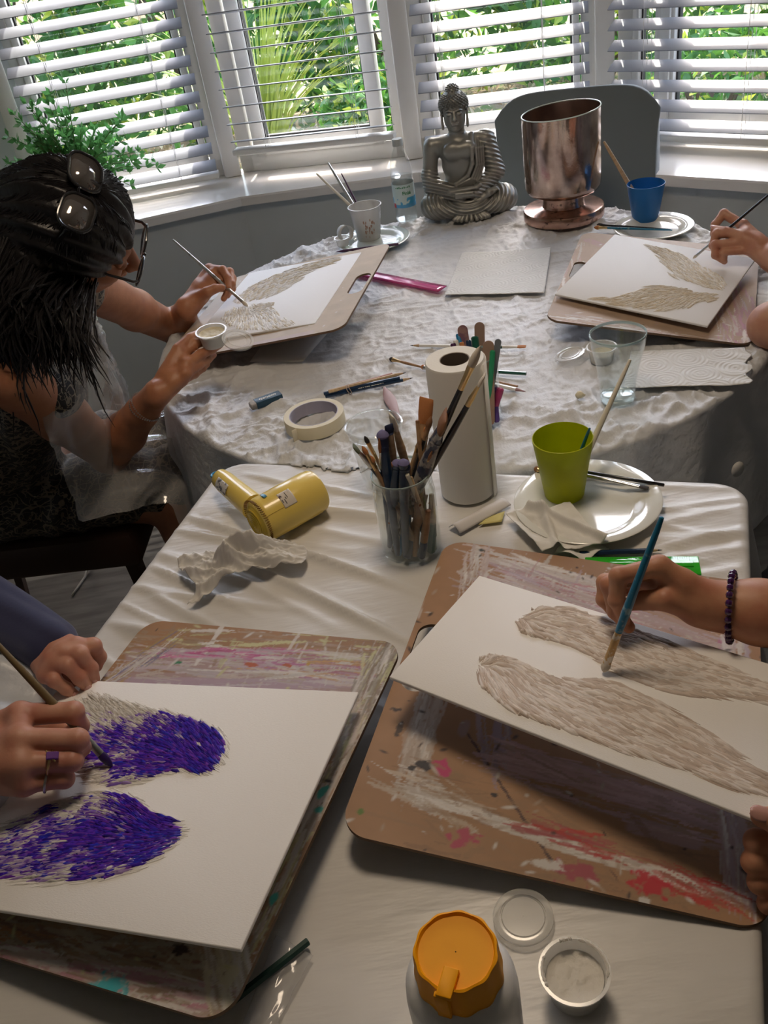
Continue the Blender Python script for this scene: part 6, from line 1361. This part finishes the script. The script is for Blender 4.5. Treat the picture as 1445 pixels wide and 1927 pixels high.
mR = [P3(344, 668, .118), P3(351, 686, .110), P3(349, 703, .100), P3(342, 716, .088)]
fR = [[P3(366, 648, .127), P3(390, 640, .124), P3(410, 634, .120)], [P3(378, 667, .112), P3(399, 657, .110), P3(414, 649, .108)], [P3(374, 686, .096), P3(391, 676, .092), P3(402, 668, .092)], [P3(366, 704, .082), P3(381, 693, .080), P3(390, 686, .080)]]
hand(S, WRr, mR, fR, [P3(312, 706, .098), P3(336, 658, .128), P3(358, 637, .136), P3(376, 627, .136)], .95)
bodyobjs.append(S.mesh('arm_r', sk1, None))
S = SDF((-.60, 1.66, .68), (-.20, 2.14, 1.06), .0019)
EL2 = P3(333, 622, -.03); WRl = P3(352, 578, .070)
S.chain([SL, SL*.5+EL2*.5, EL2], [.048, .042, .036], .02); S.chain([EL2, EL2*.5+WRl*.5, WRl], [.036, .034, .025], .012)
mL = [P3(394, 506, .115), P3(402, 515, .110), P3(404, 528, .100), P3(400, 542, .088)]
fL = [[P3(419, 508, .118), P3(428, 523, .106), P3(430, 540, .092)], [P3(432, 512, .108), P3(436, 534, .092), P3(421, 562, .070)], [P3(437, 524, .096), P3(437, 543, .080), P3(428, 556, .070)], [P3(430, 543, .084), P3(428, 556, .072)]]
hand(S, WRl, mL, fL, [P3(366, 566, .078), P3(390, 550, .096), P3(405, 543, .100), P3(418, 541, .098)], .95)
bodyobjs.append(S.mesh('arm_l', sk1, None))
S = SDF((-1.0, 1.40, .0), (-.12, 2.12, .92), .006); S.chain([(-.82, 1.80, .56), (-.74, 1.71, .72), (-.62, 1.60, .87)], [.12, .10, .09], .03); S.cone((-.82, 1.78, .55), (-.45, 1.72, .49), .08, .06, .02); S.cone((-.82, 1.83, .55), (-.45, 1.93, .49), .08, .06, .02)
for yy in (1.72, 1.93): S.chain([(-.45, yy, .48), (-.44, yy, .30), (-.48, yy, .10)], [.062, .055, .040], .02); S.chain([(-.48, yy, .06), (-.36, yy, .035)], [.04, .03], .01)
bodyobjs.append(S.mesh('legs', sk1, None, sm=2))
body = join('body', bodyobjs, None)
for v in body.data.vertices: v.co = (v.co.x-ORG[0], v.co.y-ORG[1], v.co.z-ORG[2])
body.parent = p1
def rebase(o, parent, org=ORG):
    o.data.transform(Matrix.Translation(-Vector(org))); o.parent = parent; return o
# dress
m_dress = M('patterned_dress', (.012, .011, .012), .6); nt = m_dress.node_tree; b = nt.nodes['Principled BSDF']; tc = nt.nodes.new('ShaderNodeTexCoord')
prev = None
for k, (sx, sy, sc_, th_) in enumerate(((1, 3.2, 34, .035), (3.0, 1, 30, .035), (2, 2.4, 48, .03))):
    nz = nt.nodes.new('ShaderNodeTexNoise'); nz.inputs['Scale'].default_value = sc_*.5; nz.inputs['Detail'].default_value = 1; mp = nt.nodes.new('ShaderNodeMapping'); mp.inputs['Scale'].default_value = (sx, sy, 1.3+k); mp.inputs['Rotation'].default_value = (.5*k, .4, .7*k)
    nt.links.new(tc.outputs['Object'], mp.inputs[0]); nt.links.new(mp.outputs[0], nz.inputs['Vector'])
    a = nt.nodes.new('ShaderNodeMath'); a.operation = 'SUBTRACT'; a.inputs[1].default_value = .5; nt.links.new(nz.outputs[0], a.inputs[0]); ab = nt.nodes.new('ShaderNodeMath'); ab.operation = 'ABSOLUTE'; nt.links.new(a.outputs[0], ab.inputs[0])
    lt = nt.nodes.new('ShaderNodeMath'); lt.operation = 'LESS_THAN'; lt.inputs[1].default_value = th_*.55; nt.links.new(ab.outputs[0], lt.inputs[0])
    if prev is None: prev = lt.outputs[0]
    else: mxx = nt.nodes.new('ShaderNodeMath'); mxx.operation = 'MAXIMUM'; nt.links.new(prev, mxx.inputs[0]); nt.links.new(lt.outputs[0], mxx.inputs[1]); prev = mxx.outputs[0]
mx = nt.nodes.new('ShaderNodeMix'); mx.data_type = 'RGBA'; mx.inputs[6].default_value = (.014, .012, .012, 1); mx.inputs[7].default_value = (.22, .18, .13, 1); nt.links.new(prev, mx.inputs[0]); nt.links.new(mx.outputs[2], b.inputs['Base Color'])
wr = lambda P, t=None: .004*np.sin(P[..., 2]*60+P[..., 1]*30+8*np.sin(P[..., 0]*14))
S = SDF((-1.05, 1.33, .36), (-.30, 2.12, 1.04), .0045)
S.chain([(-.85, 1.80, .59), (-.76, 1.71, .73), (-.635, 1.605, .87)], [.145, .125, .125], .03, disp=wr); S.ell((-.60, 1.595, .90), (.10, .155, .115), k=.03, disp=wr)
S.chain([SR+[.0, .035, -.0], NB+[-.03, 0, -.02], SL+[0, -.035, 0]], [.048, .05, .046], .02)
for yy in (1.73, 1.93): S.chain([(-.82, yy, .54), (-.45, yy, .53)], [.085, .075], .03, disp=wr)
for yy in (1.50, 1.73): S.ell((-.545, yy+.02, .88), (.05, .07, .055), k=.03)
S.ell((-.66, 1.83, .51), (.22, .16, .07), k=.03, disp=wr)
o = rebase(S.mesh('dress', m_dress, None, sm=2), p1); o['label'] = 'black sleeveless dress with beige scribble pattern'
# apron: thin plastic draped in front of the dress
m_apron = mglass('apron_plastic', (.66, .66, .64), .12, .27, (.95, .95, .94), 1.5)
def apron(u, v):
    # v: 0 chest top -> 1 below the lap ; u across (near .. far)
    y = 1.60+.20*np.clip(v*2-.5, 0, 1)+(u-.5)*(.24+.24*np.clip(v*2, 0, 1))
    cx_ = np.interp(v, [0, .35, .5, .6, .85, 1], [-.455, -.47, -.50, -.42, -.38, -.40]); cz = np.interp(v, [0, .35, .5, .6, .85, 1], [.97, .80, .66, .645, .60, .42])
    bul = -.10*(2*np.abs(u-.5))**2.2*np.clip(1.2-v, 0, 1); fo = .008*np.sin(u*26+v*7)*(.3+v)+.02*(fbm(u*5, v*6, 3, 31)-.5)+.010*ridge(u*9+v*3, v*8+u*5, 33)**3
    return np.stack([cx_+bul+fo, y, cz-.03*(2*np.abs(u-.5))**2+fo*.5], -1)
V, F = grid(60, 70, apron); o = rebase(mobj('apron', V, F, m_apron), p1); o['label'] = 'clear disposable plastic apron'
# hair
m_hair = M('black_hair', (.010, .009, .010), .38, bump=(60, .5, .004, (1, 1, .15)), spec=.4)
def hl(P, t=None): q = (P-HC)@HR; a = np.arctan2(q[..., 1], q[..., 2]+.05); return .0035*np.sin(a*34+q[..., 0]*22)+.003*np.sin(a*15+q[..., 0]*40)
hs_ = lambda P, t=None: .004*np.abs(np.sin(P[..., 0]*190+P[..., 1]*120+P[..., 2]*25))
S = SDF((-.72, 1.30, .82), (-.24, 1.82, 1.30), .003)
S.ell(hd(-.020, 0, .038), (.108, .096, .100), HR, k=.02, disp=hl); S.ell(hd(-.075, .0, -.03), (.080, .098, .105), HR, k=.03, disp=hl)
S.chain([hd(-.07, -.05, -.02), hd(-.10, -.075, -.10), np.array([-.590, 1.45, .985]), np.array([-.59, 1.425, .93])], [.075, .070, .050, .012], .03, disp=hs_)
S.chain([hd(-.08, .05, -.05), np.array([-.63, 1.62, 1.02]), np.array([-.67, 1.60, .92])], [.075, .065, .02], .03, disp=hs_)
S.cone(hd(.078, -.02, -.02), hd(.125, -.02, -.06), .052, .045, .008, op='s') if False else None
S.ell(hd(.098, 0, -.042), (.060, .066, .070), HR, k=.006, op='s')
o = S.mesh('hair', m_hair, None, sm=2); hmesh = rebase(o, p1)
mb = MB(); g = np.random.RandomState(12)
def onhair(p, R0=.135):
    """push a point onto the hair surface by marching from outside along the ray to the head centre"""
    d = p-HC; d = d/np.linalg.norm(d); L_ = np.arange(.03, .19, .003); Q = HC+d[None]*L_[:, None]; ix = ((Q-S.lo)/S.h).astype(int)
    ix = np.clip(ix, 0, np.array(S.F.shape)-1); v_ = S.F[ix[:, 0], ix[:, 1], ix[:, 2]]; ins = np.nonzero(v_ < 0)[0]; return HC+d*(L_[ins[-1]] if len(ins) else .1)
for k in range(700):
    a = g.uniform(-2.9, 2.9)+PI/1.0*0; r0 = .02*g.rand(); pts = []; wv = g.uniform(0, 6); ln_ = g.uniform(1.5, 2.3)
    for s in np.linspace(.05, ln_, 12):
        aa = a+.10*math.sin(s*3+wv); q = np.array([-.02-math.cos(aa)*math.sin(s), math.sin(aa)*math.sin(s), math.cos(s)+.1])
        pts.append(onhair(HC+HR@(q*.12))+g.normal(size=3)*.0004)
    if math.cos(a) < -.1: pts = pts[:6]
    mb.add(*tube(pts, [.0012]*(len(pts)-1)+[.0003], 4))
EA = np.array([-.64, 1.42, .92]); EB = P3(192, 690, .225)
for k in range(620):
    w_ = g.rand(); b0 = hd(-.10+.135*w_, -.072-.020*math.sin(w_*3.1), .03-.05*w_)+g.normal(size=3)*.010; b0 = onhair(b0) if w_ < .75 else b0
    e0 = EA*(1-w_)+EB*w_+g.normal(size=3)*np.array([.014, .014, .034])+np.array([0, 0, .05*math.sin(w_*3.1)])
    wv = g.uniform(0, 6)
    mb.add(*tube([b0*(1-s)+e0*s+np.array([0, -.030*math.sin(s*3.0), .02*math.sin(s*3.0)])+.009*np.array([math.sin(s*8+w_*25), math.cos(s*7+w_*20), 0])*s for s in np.linspace(0, 1, 10)], [.0019]*8+[.0012, .0003], 4))
rebase(mb.build('hair_strands', m_hair, None), p1)
# glasses worn, sunglasses on the hair
def glasses(label, c, R, mfr, ml, w=.052, h=.040, gap=.064, arm=.125, rr_=.0022, name='glasses', tip=.02):
    t = thing(name, label, 'glasses'); Mx = Matrix([list(r) for r in R]).to_4x4(); Mx.translation = tuple(c); t.matrix_world = Mx
    rim = MB(); len_ = []
    for s in (-1, 1):
        P_ = [( .0, s*gap/2+x, y) for x, y in rrect(-w/2, w/2, -h/2, h/2, h*.38, 7)]; P_ = [(p[0]-.10*abs(p[1])**1.0*.6, p[1], p[2]+(.10*(abs(p[1])-.03))) for p in P_]
        rim.add(*tube(P_+[P_[0]], rr_, 8, cap=False)); len_.append(P_)
    rim.add(*tube([(-.001, -gap/2+w/2, .004), (.002, 0, .007), (-.001, gap/2-w/2, .004)], rr_, 8)); frm = rim.build('frame', mfr, t)
    for P_ in len_:
        cen = tuple(np.mean(P_, 0)); n = len(P_); mobj('lens', P_+[cen], [(k, (k+1) % n, n) for k in range(n)], ml, frm).modifiers.new('t', 'SOLIDIFY').thickness = .0015
    for s in (-1, 1): MB().add(*tube([(-.004, s*(gap/2+w/2), .008), (-.012, s*(gap/2+w/2+.005), .009), (-arm*.8, s*(gap/2+w/2+.002), .004), (-arm, s*(gap/2+w/2-.004), -tip)], [(rr_*.9, rr_*1.6)]*4, 8, flat=(0, 1, 0))).build('temple', mfr, t)
    return t
glasses('black-rimmed reading glasses worn on the nose of the dark-haired person', hd(.116, 0, -.004), HR, M('black_acetate', (.012, .012, .014), .2, coat=.5), mglass('clear_lens', (.8, .85, .9), .0, .05, (.95, .96, .98), 1.6))
uu_ = HR[:, 2]*.93+HR[:, 0]*.18-HR[:, 1]*.10; RS = rotcols(uu_, -HR[:, 0]*.8+HR[:, 2]*.2)
glasses('dark sunglasses pushed up on the black hair', hd(-.010, -.018, .142), RS, M('black_acetate', (.012, .012, .014), .2), M('dark_lens', (.22, .20, .19), .08, .75), .062, .054, .074, .11, .0026, 'sunglasses', .0)
# bracelets
def bracelet(label, c, axis, r, fn, mat, name='bracelet', ry=1.):
    t = thing(name, label, 'bracelet'); z = Vector(axis).normalized(); t.rotation_mode = 'QUATERNION'; t.rotation_quaternion = z.to_track_quat('Z', 'Y'); t.location = Vector(c); fn(t, r, mat); return t
def chainf(t, r, mat):
    mb = MB()
    for j in range(2):
        for k in range(44):
            a = 2*PI*k/44; mb.add(*xf(lathe([(.0005, -.0016), (.0017, 0), (.0005, .0016)], 6), TR(r*math.cos(a), r*math.sin(a), .007*j+.003*math.sin(a*2+j*2))))
    mb.build('links', mat, t); MB().add(*xf(lathe([(.0005, -.0006), (.0042, 0), (.0005, .0006)], 16), TR(0, -r-.001, .0, rx=PI/2))).build('charm', mat, t)
c_ = WRr*.78+EL*.22; bracelet('double silver chain bracelet on the wrist of the dark-haired person', c_, WRr-EL, .0315, chainf, m_silver)
# pot and brush held
pc_ = px(396, 621, .148); t = pot('small pot of cream paste held in the hand of the dark-haired person', pc_-Vector((0, 0, .030)), r=.0275, rb=.0235, h=.030, fill=.75, fm=m_cpaste, rot=(.05, .06, -.55), lid=TR(.058, .0, .018, ry=.35), smear=False)
brush('pale brush held over the fan-shaped wing on the left', px(325, 451, .185), CRL.wld(467, 577, .009), m_silver, m_silver, m_brW, rh=.0036, bw=.0042, fl=.03, bl=.016)
# ---------------------------------------------------------------- person 2: front left, navy sleeves, white apron
m_navyf = M('navy_jersey', (.022, .025, .075), .8, bump=(240, .3, .0008), sheen=.2); m_apw = M('white_apron_plastic', (.62, .65, .70), .32, tl=.2, bump=(30, .5, .006))
def figure(name, label, ORG, chest, pelvis, hc, fwd, skin, cloth, hairm, SR, SL, knees=None):
    t = thing('person', label, 'person', tuple(ORG)); return t
def torso(parent, org, pel, chest, nb, sr, sl, cloth, hc, HR_, skin, hairm, arms):
    """clothes and coarse head; arms: list of (shoulder, elbow, wrist-end, r0, r1) sleeves"""
    lo = np.min([pel-.25, chest-.25, sr-.12, sl-.12]+[np.array(a[j])-.09 for a in arms for j in range(3)], 0); hi = np.max([pel+.25, chest+.25, nb+.06, sr+.12, sl+.12]+[np.array(a[j])+.09 for a in arms for j in range(3)], 0)
    S = SDF(lo, hi, .0055); S.chain([pel, pel*.5+chest*.5, chest], [.16, .135, .145], .04, disp=wr); S.chain([sr, nb-[0, 0, .03], sl], [.065, .07, .065], .04)
    for a in arms: S.chain([a[0], a[1], a[2]], [.062, .052, a[3]], .015, disp=lambda P, t=None: .0035*np.abs(np.sin(P[..., 1]*70+P[..., 0]*55)))
    rebase(S.mesh('top', cloth, None, sm=1), parent, org)
    S = SDF(hc-.16, hc+.16, .005); S.F[:] = 1; addhead(S, hc, HR_, nb)
    return S
def hairdo(parent, org, hc, HR_, mat):
    S = SDF(hc-.16, hc+.16, .005); q = lambda *p: hc+HR_@np.array(p)
    S.ell(q(-.02, 0, .04), (.105, .09, .098), HR_, k=.02); S.ell(q(-.06, 0, -.04), (.075, .088, .10), HR_, k=.03); S.ell(q(.10, 0, -.045), (.06, .062, .078), HR_, k=.006, op='s'); rebase(S.mesh('hair', mat, None, sm=2), parent, org)
O2 = np.array([-.95, .80, 0]); p2 = thing('person', 'person in navy top and white apron painting the purple wings', 'person', tuple(O2))
parts = []
# right hand with brush
S = SDF((-.62, .56, .77), (-.33, .80, .94), .0014)
W2 = P3(-70, 1425, .085); sc = 1.12
mc = [P3(38, 1345, .128), P3(38, 1392, .130), P3(40, 1436, .118), P3(46, 1474, .098)]
fg = [[P3(138, 1340, .120), P3(150, 1366, .096), P3(128, 1380, .078)], [P3(146, 1392, .118), P3(152, 1406, .092), P3(128, 1404, .076)], [P3(136, 1432, .104), P3(140, 1432, .084), P3(118, 1428, .070)], [P3(122, 1466, .088), P3(124, 1462, .072), P3(104, 1456, .060)]]
hand(S, W2, mc, fg, [P3(-20, 1370, .09), P3(50, 1360, .085), P3(105, 1365, .078), P3(140, 1378, .080)], sc, kk=.012)
S.chain([W2, P3(-200, 1500, .08)], [.030, .040], .015); S.cone(P3(-40, 1380, .10), P3(10, 1440, .11), .022, .022, .02)
parts.append(S.mesh('h1', sk2, None))
# left hand
S = SDF((-.62, .80, .73), (-.33, 1.04, .86), .0014); P3L = lambda x, y, h: P3(x, y, h+.016); W2l = P3L(88, 1215, .045)
mc = [P3L(142, 1218, .058), P3L(120, 1229, .060), P3L(102, 1246, .056), P3L(88, 1268, .046)]
fg2 = [[P3L(175, 1216, .052), P3L(186, 1236, .030), P3L(182, 1254, .018)], [P3L(150, 1232, .058), P3L(170, 1258, .036), P3L(177, 1278, .020)], [P3L(128, 1252, .054), P3L(150, 1276, .036), P3L(163, 1292, .020)], [P3L(102, 1280, .044), P3L(124, 1296, .028), P3L(141, 1308, .016)]]
hand(S, W2l, mc, fg2, [P3L(95, 1250, .03), P3L(112, 1270, .024), P3L(130, 1285, .018), P3L(142, 1290, .014)], 1.05, kk=.010)
S.chain([W2l, P3L(20, 1180, .045)], [.027, .036], .015); parts.append(S.mesh('h2', sk2, None))
pel = np.array([-1.02, .80, .56]); ch = np.array([-.93, .80, .92]); nb = np.array([-.88, .80, 1.10]); sr = np.array([-.90, .60, 1.02]); sl = np.array([-.90, 1.00, 1.02]); hc = np.array([-.84, .80, 1.26]); R2 = rotcols((.8, .05, -.5), (.5, 0, .85))
sleeve = P3(108, 1226, .045); sleeve0 = P3(-150, 1045, .06)
S = torso(p2, O2, pel, ch, nb, sr, sl, m_navyf, hc, R2, sk2, m_hair, [(sl, P3(-190, 1035, .075), P3(95, 1216, .064), .0345), (sr, P3(-330, 1500, .08), P3(-200, 1470, .08), .045)]); parts.append(S.mesh('hd', sk2, None, sm=2))
S = SDF((-1.1, .40, .68), (-.44, 1.25, 1.10), .006); S.chain([nb-[0, 0, .03], sr, P3(-330, 1500, .08), P3(-190, 1495, .08)], [.045, .048, .042, .036], .01); S.chain([nb-[0, 0, .03], sl, P3(-190, 1035, .06), P3(20, 1180, .045)], [.045, .046, .040, .030], .01); parts.append(S.mesh('ua', sk2, None))
rebase(join('body', parts, None), p2, O2); hairdo(p2, O2, hc, R2, M('brown_hair', (.06, .03, .018), .5))
S = SDF((-1.25, .5, .0), (-.45, 1.12, .74), .008)
for yy in (.70, .92): S.chain([(-1.02, yy, .54), (-.62, yy, .52), (-.60, yy, .08), (-.50, yy, .05)], [.10, .075, .05, .04], .03)
rebase(S.mesh('trousers', M('dark_trousers', (.02, .02, .025), .8), None, sm=2), p2, O2)
def apr2(u, v):
    a = px(-60, 1185, .05); y0 = np.interp(u, [0, 1], [.62, .985]); z = np.interp(v, [0, .5, .8, 1], [1.02, .84, .79, .70]); x = np.interp(v, [0, .5, .8, 1], [-.76, -.56, -.44, -.43]); fo = .012*np.sin(u*22+v*6)+.02*(fbm(u*6, v*6, 3, 41)-.5)
    return np.stack([x-.10*(2*np.abs(u-.45))**2+fo, y0+.0*v, z+fo*.6], -1)
V, F = grid(60, 60, apr2); o = rebase(mobj('apron', V, F, m_apw), p2, O2); o['label'] = 'white disposable plastic apron'
# nails of the left hand
for f in fg2[1:]: rebase(nail(None, f[-1], f[-2], (0, -.4, 1), .0078), p2, O2)
tb = CL.wld(213, 1444, .006)
brush('long olive-handled brush loaded with purple paint, held front left', px(-30, 1186, .215), tb, M('olive_handle', (.16, .11, .05), .4), m_silver, m_brP, rh=.0042, bw=.0044, fl=.040, bl=.020)
def ringf2(t, r, mat):
    MB().add(*tube([(r*math.cos(a), r*math.sin(a), .0022*math.sin(a+1)) for a in np.linspace(0, 2*PI, 40)], .0014, 8, cap=False)).build('band', mat, t)
pr_ = Vector(mc[0]) # placeholder
m3 = P3(40, 1436, .118); p3_ = P3(136, 1432, .104); rc_ = m3*.42+p3_*.58
t = bracelet('gold ring with a long purple stone on the painting hand, front left', rc_, p3_-m3, .0128, ringf2, m_gold, 'finger_ring'); t['category'] = 'ring'
q = t.rotation_quaternion.inverted()@Vector((0, -.30, .95)); q.z = 0; q.normalize(); s_ = Vector((0, 0, 1)).cross(q)
Mx = Matrix([Vector((0, 0, 1)), s_, q]).transposed().to_4x4(); Mx.translation = q*.0138
o = MB().add(*rbox(-.0035, .0090, -.0042, .0040, -.001, .0030, .001)).build('stone', M('amethyst', (.14, .04, .26), .1, coat=1.), t, smooth=False); o.matrix_local = Mx
MB().add(*tube([q*.0145+Vector((0, 0, -.004))-s_*.006, q*.0155+Vector((0, 0, -.001)), q*.0145+Vector((0, 0, .006))+s_*.006], .0010, 6)).build('gold_claw', m_gold, t)
m4 = P3(46, 1474, .098); p4_ = P3(122, 1466, .088); t = bracelet('thin silver ring on the little finger, front left', m4*.45+p4_*.55, p4_-m4, .0112, ringf2, m_silver, 'finger_ring'); t['category'] = 'ring'
# ---------------------------------------------------------------- person 3: front right
O3 = np.array([.80, .62, 0]); p3 = thing('person', 'person with a purple bead bracelet painting the long canvas', 'person', tuple(O3)); parts = []
S = SDF((.195, .62, .80), (.66, .84, .95), .0014); W3_ = P3(1338, 1138, .115)
mc = [P3(1240, 1066, .163), P3(1228, 1070, .152), P3(1222, 1084, .138), P3(1222, 1100, .122)]
fg = [[P3(1164, 1084, .165), P3(1160, 1130, .140), P3(1174, 1164, .116)], [P3(1147, 1100, .146), P3(1158, 1150, .118), P3(1183, 1180, .103)], [P3(1139, 1096, .130), P3(1136, 1128, .112), P3(1150, 1148, .100)], [P3(1150, 1112, .112), P3(1146, 1134, .100)]]
hand(S, W3_, mc, fg, [P3(1306, 1142, .116), P3(1250, 1128, .134), P3(1212, 1130, .128), P3(1186, 1136, .126)], .97, kk=.010)
E3 = P3(1640, 1185, .09); S.chain([W3_+(W3_-E3)*.05, W3_*.7+E3*.3, E3], [.0255, .034, .042], .012); parts.append(S.mesh('h', sk3, None))
S = SDF((.22, .36, .70), (.46, .60, .89), .0016); W3b = P3(1560, 1740, .02)
mc = [P3(1485, 1590, .060), P3(1482, 1632, .045), P3(1484, 1668, .028), P3(1492, 1700, .012)]
fg = [[P3(1424, 1584, .058), P3(1432, 1588, .040), P3(1452, 1590, .038)], [P3(1420, 1622, .044), P3(1430, 1628, .024), P3(1452, 1630, .024)], [P3(1430, 1660, .028), P3(1440, 1660, .012)], [P3(1446, 1700, .012), P3(1456, 1700, .0)]]
th3 = [P3(1530, 1680, .05), P3(1500, 1570, .080), P3(1462, 1545, .096), P3(1432, 1537, .098)]
hand(S, W3b, mc, fg, th3, 1.1, kk=.012); E3b = P3(1700, 1850, .02); S.chain([W3b, E3b], [.028, .04], .015); parts.append(S.mesh('h', sk3, None))
pel = np.array([.98, .62, .56]); ch = np.array([.90, .64, .92]); nb = np.array([.86, .64, 1.08]); sr = np.array([.86, .84, 1.00]); sl = np.array([.86, .44, 1.00]); hc = np.array([.82, .64, 1.24]); R3 = rotcols((-.8, .1, -.55), (-.5, 0, .85))
S = torso(p3, O3, pel, ch, nb, sr, sl, M('dark_navy_knit', (.006, .008, .022), .8), hc, R3, sk3, None, [(sr, sr*.6+E3*.4, sr*.25+E3*.75, .05), (sl, sl*.6+E3b*.4, sl*.25+E3b*.75, .05)]); parts.append(S.mesh('hd', sk3, None, sm=2))
S = SDF((.30, .40, .72), (1.0, .98, 1.1), .005); S.chain([sr, E3], [.048, .043], .01); S.chain([sl, E3b], [.045, .040], .01); parts.append(S.mesh('ua', sk3, None))
rebase(join('body', parts, None), p3, O3); hairdo(p3, O3, hc, R3, M('dark_brown_hair', (.03, .018, .012), .5))
S = SDF((.40, .40, .0), (1.25, 1.05, .74), .008)
for yy in (.56, .82): S.chain([(1.0, yy, .54), (.66, yy+.04, .52), (.64, yy, .08), (.54, yy, .05)], [.11, .085, .05, .04], .03)
rebase(S.mesh('trousers', M('dark_navy_knit', (.006, .008, .022), .8), None, sm=2), p3, O3)
rebase(nail(None, th3[-1], th3[-2], (-.2, -.3, 1), .0098), p3, O3)
brush('teal brush with a paint-crusted gold ferrule, held over the long canvas', px(1246, 972, .262), CR.wld(1135, 1266, .006), m_teal, M('crusted_gold', (.50, .33, .15), .4, .7, noise=(120, (.65, .6, .52), .52, .58)), m_brW, rh=.0042, bw=.0046, fl=.040, bl=.012)
def beadf(t, r, mat):
    sp_ = [(.0003, -.0042), (.0032, -.0030), (.0045, 0), (.0032, .0030), (.0003, .0042)]
    for k in range(26):
        a = 2*PI*k/26; m = mat if k != 9 else m_silver
        if k == 0: o0 = MB().add(*lathe(sp_, 14)).build('bead', mat, t); o = o0
        else: o = o0.copy(); C.objects.link(o); o.parent = t
        o.location = (r*math.cos(a)*.9, r*math.sin(a)*1.12, .004*math.sin(a)); o.rotation_euler = (0, 0, a)
bc3 = P3(1376, 1143, .113); bracelet('dark purple bead bracelet on the wrist of the person at the right', bc3, (W3_-E3)+np.array([0, .03, -.02]), .0355, beadf, M('purple_bead', (.055, .012, .08), .12, coat=.8))
# ---------------------------------------------------------------- person 4: far right
O4 = np.array([1.20, 1.45, 0]); p4 = thing('person', 'person at the far right of the round table, holding a thin brush', 'person', tuple(O4)); parts = []
S = SDF((.68, 1.55, .76), (.96, 1.86, .93), .0016); W4 = P3(1455, 486, .072)
mc = [P3(1398, 424, .112), P3(1402, 440, .104), P3(1404, 456, .092), P3(1410, 470, .080)]
fg = [[P3(1362, 402, .128), P3(1346, 422, .112), P3(1342, 440, .094)], [P3(1348, 440, .104), P3(1342, 462, .082), P3(1354, 484, .062)], [P3(1346, 460, .090), P3(1346, 480, .070), P3(1363, 492, .056)], [P3(1362, 474, .078), P3(1362, 488, .062)]]
hand(S, W4, mc, fg, [P3(1432, 462, .086), P3(1398, 446, .102), P3(1366, 436, .108), P3(1344, 431, .108)], .92, kk=.009)
E4 = P3(1560, 560, .05); S.chain([W4, W4*.5+E4*.5, E4], [.024, .029, .036], .012); parts.append(S.mesh('h', sk4, None))
S = SDF((.68, 1.30, .70), (1.2, 1.75, 1.05), .0035); E4b = P3(1452, 612, .035); SB = np.array([1.10, 1.34, 1.0]); SA = np.array([1.14, 1.62, 1.0])
S.chain([SB, E4b], [.050, .040], .015); S.ell(E4b, (.041,)*3, k=.01); S.chain([E4b, E4b+np.array([.03, -.10, -.02])], [.036, .028], .01); S.chain([SA, E4], [.046, .038], .01); parts.append(S.mesh('ua', sk4, None))
pel = np.array([1.26, 1.48, .56]); ch = np.array([1.20, 1.48, .92]); nb = np.array([1.15, 1.48, 1.08]); hc = np.array([1.10, 1.48, 1.23]); R4 = rotcols((-.8, .1, -.5), (-.5, 0, .85))
S = torso(p4, O4, pel, ch, nb, SA, SB, M('grey_top', (.20, .18, .19), .8), hc, R4, sk4, None, [(SA, SA*.8+E4*.2, SA*.7+E4*.3, .055), (SB, SB*.8+E4b*.2, SB*.7+E4b*.3, .055)]); parts.append(S.mesh('hd', sk4, None, sm=2))
rebase(join('body', parts, None), p4, O4); hairdo(p4, O4, hc, R4, M('brown_hair', (.06, .03, .018), .5))
S = SDF((.80, 1.20, .0), (1.5, 1.80, .74), .008)
for yy in (1.38, 1.58): S.chain([(1.26, yy, .54), (.98, yy, .50), (.97, yy, .08), (.88, yy, .05)], [.10, .075, .05, .04], .03)
rebase(S.mesh('trousers', M('dark_trousers', (.02, .02, .025), .8), None, sm=2), p4, O4)
rebase(nail(None, P3(1344, 431, .108), P3(1366, 436, .108), (-.1, -.2, 1), .0072), p4, O4)
brush('thin dark brush with a silver ferrule, held over the far right canvas', px(1480, 338, .205), CRR.wld(1303, 487, .007), m_black, m_silver, m_brW, rh=.0026, bw=.0028, fl=.045, bl=.010)
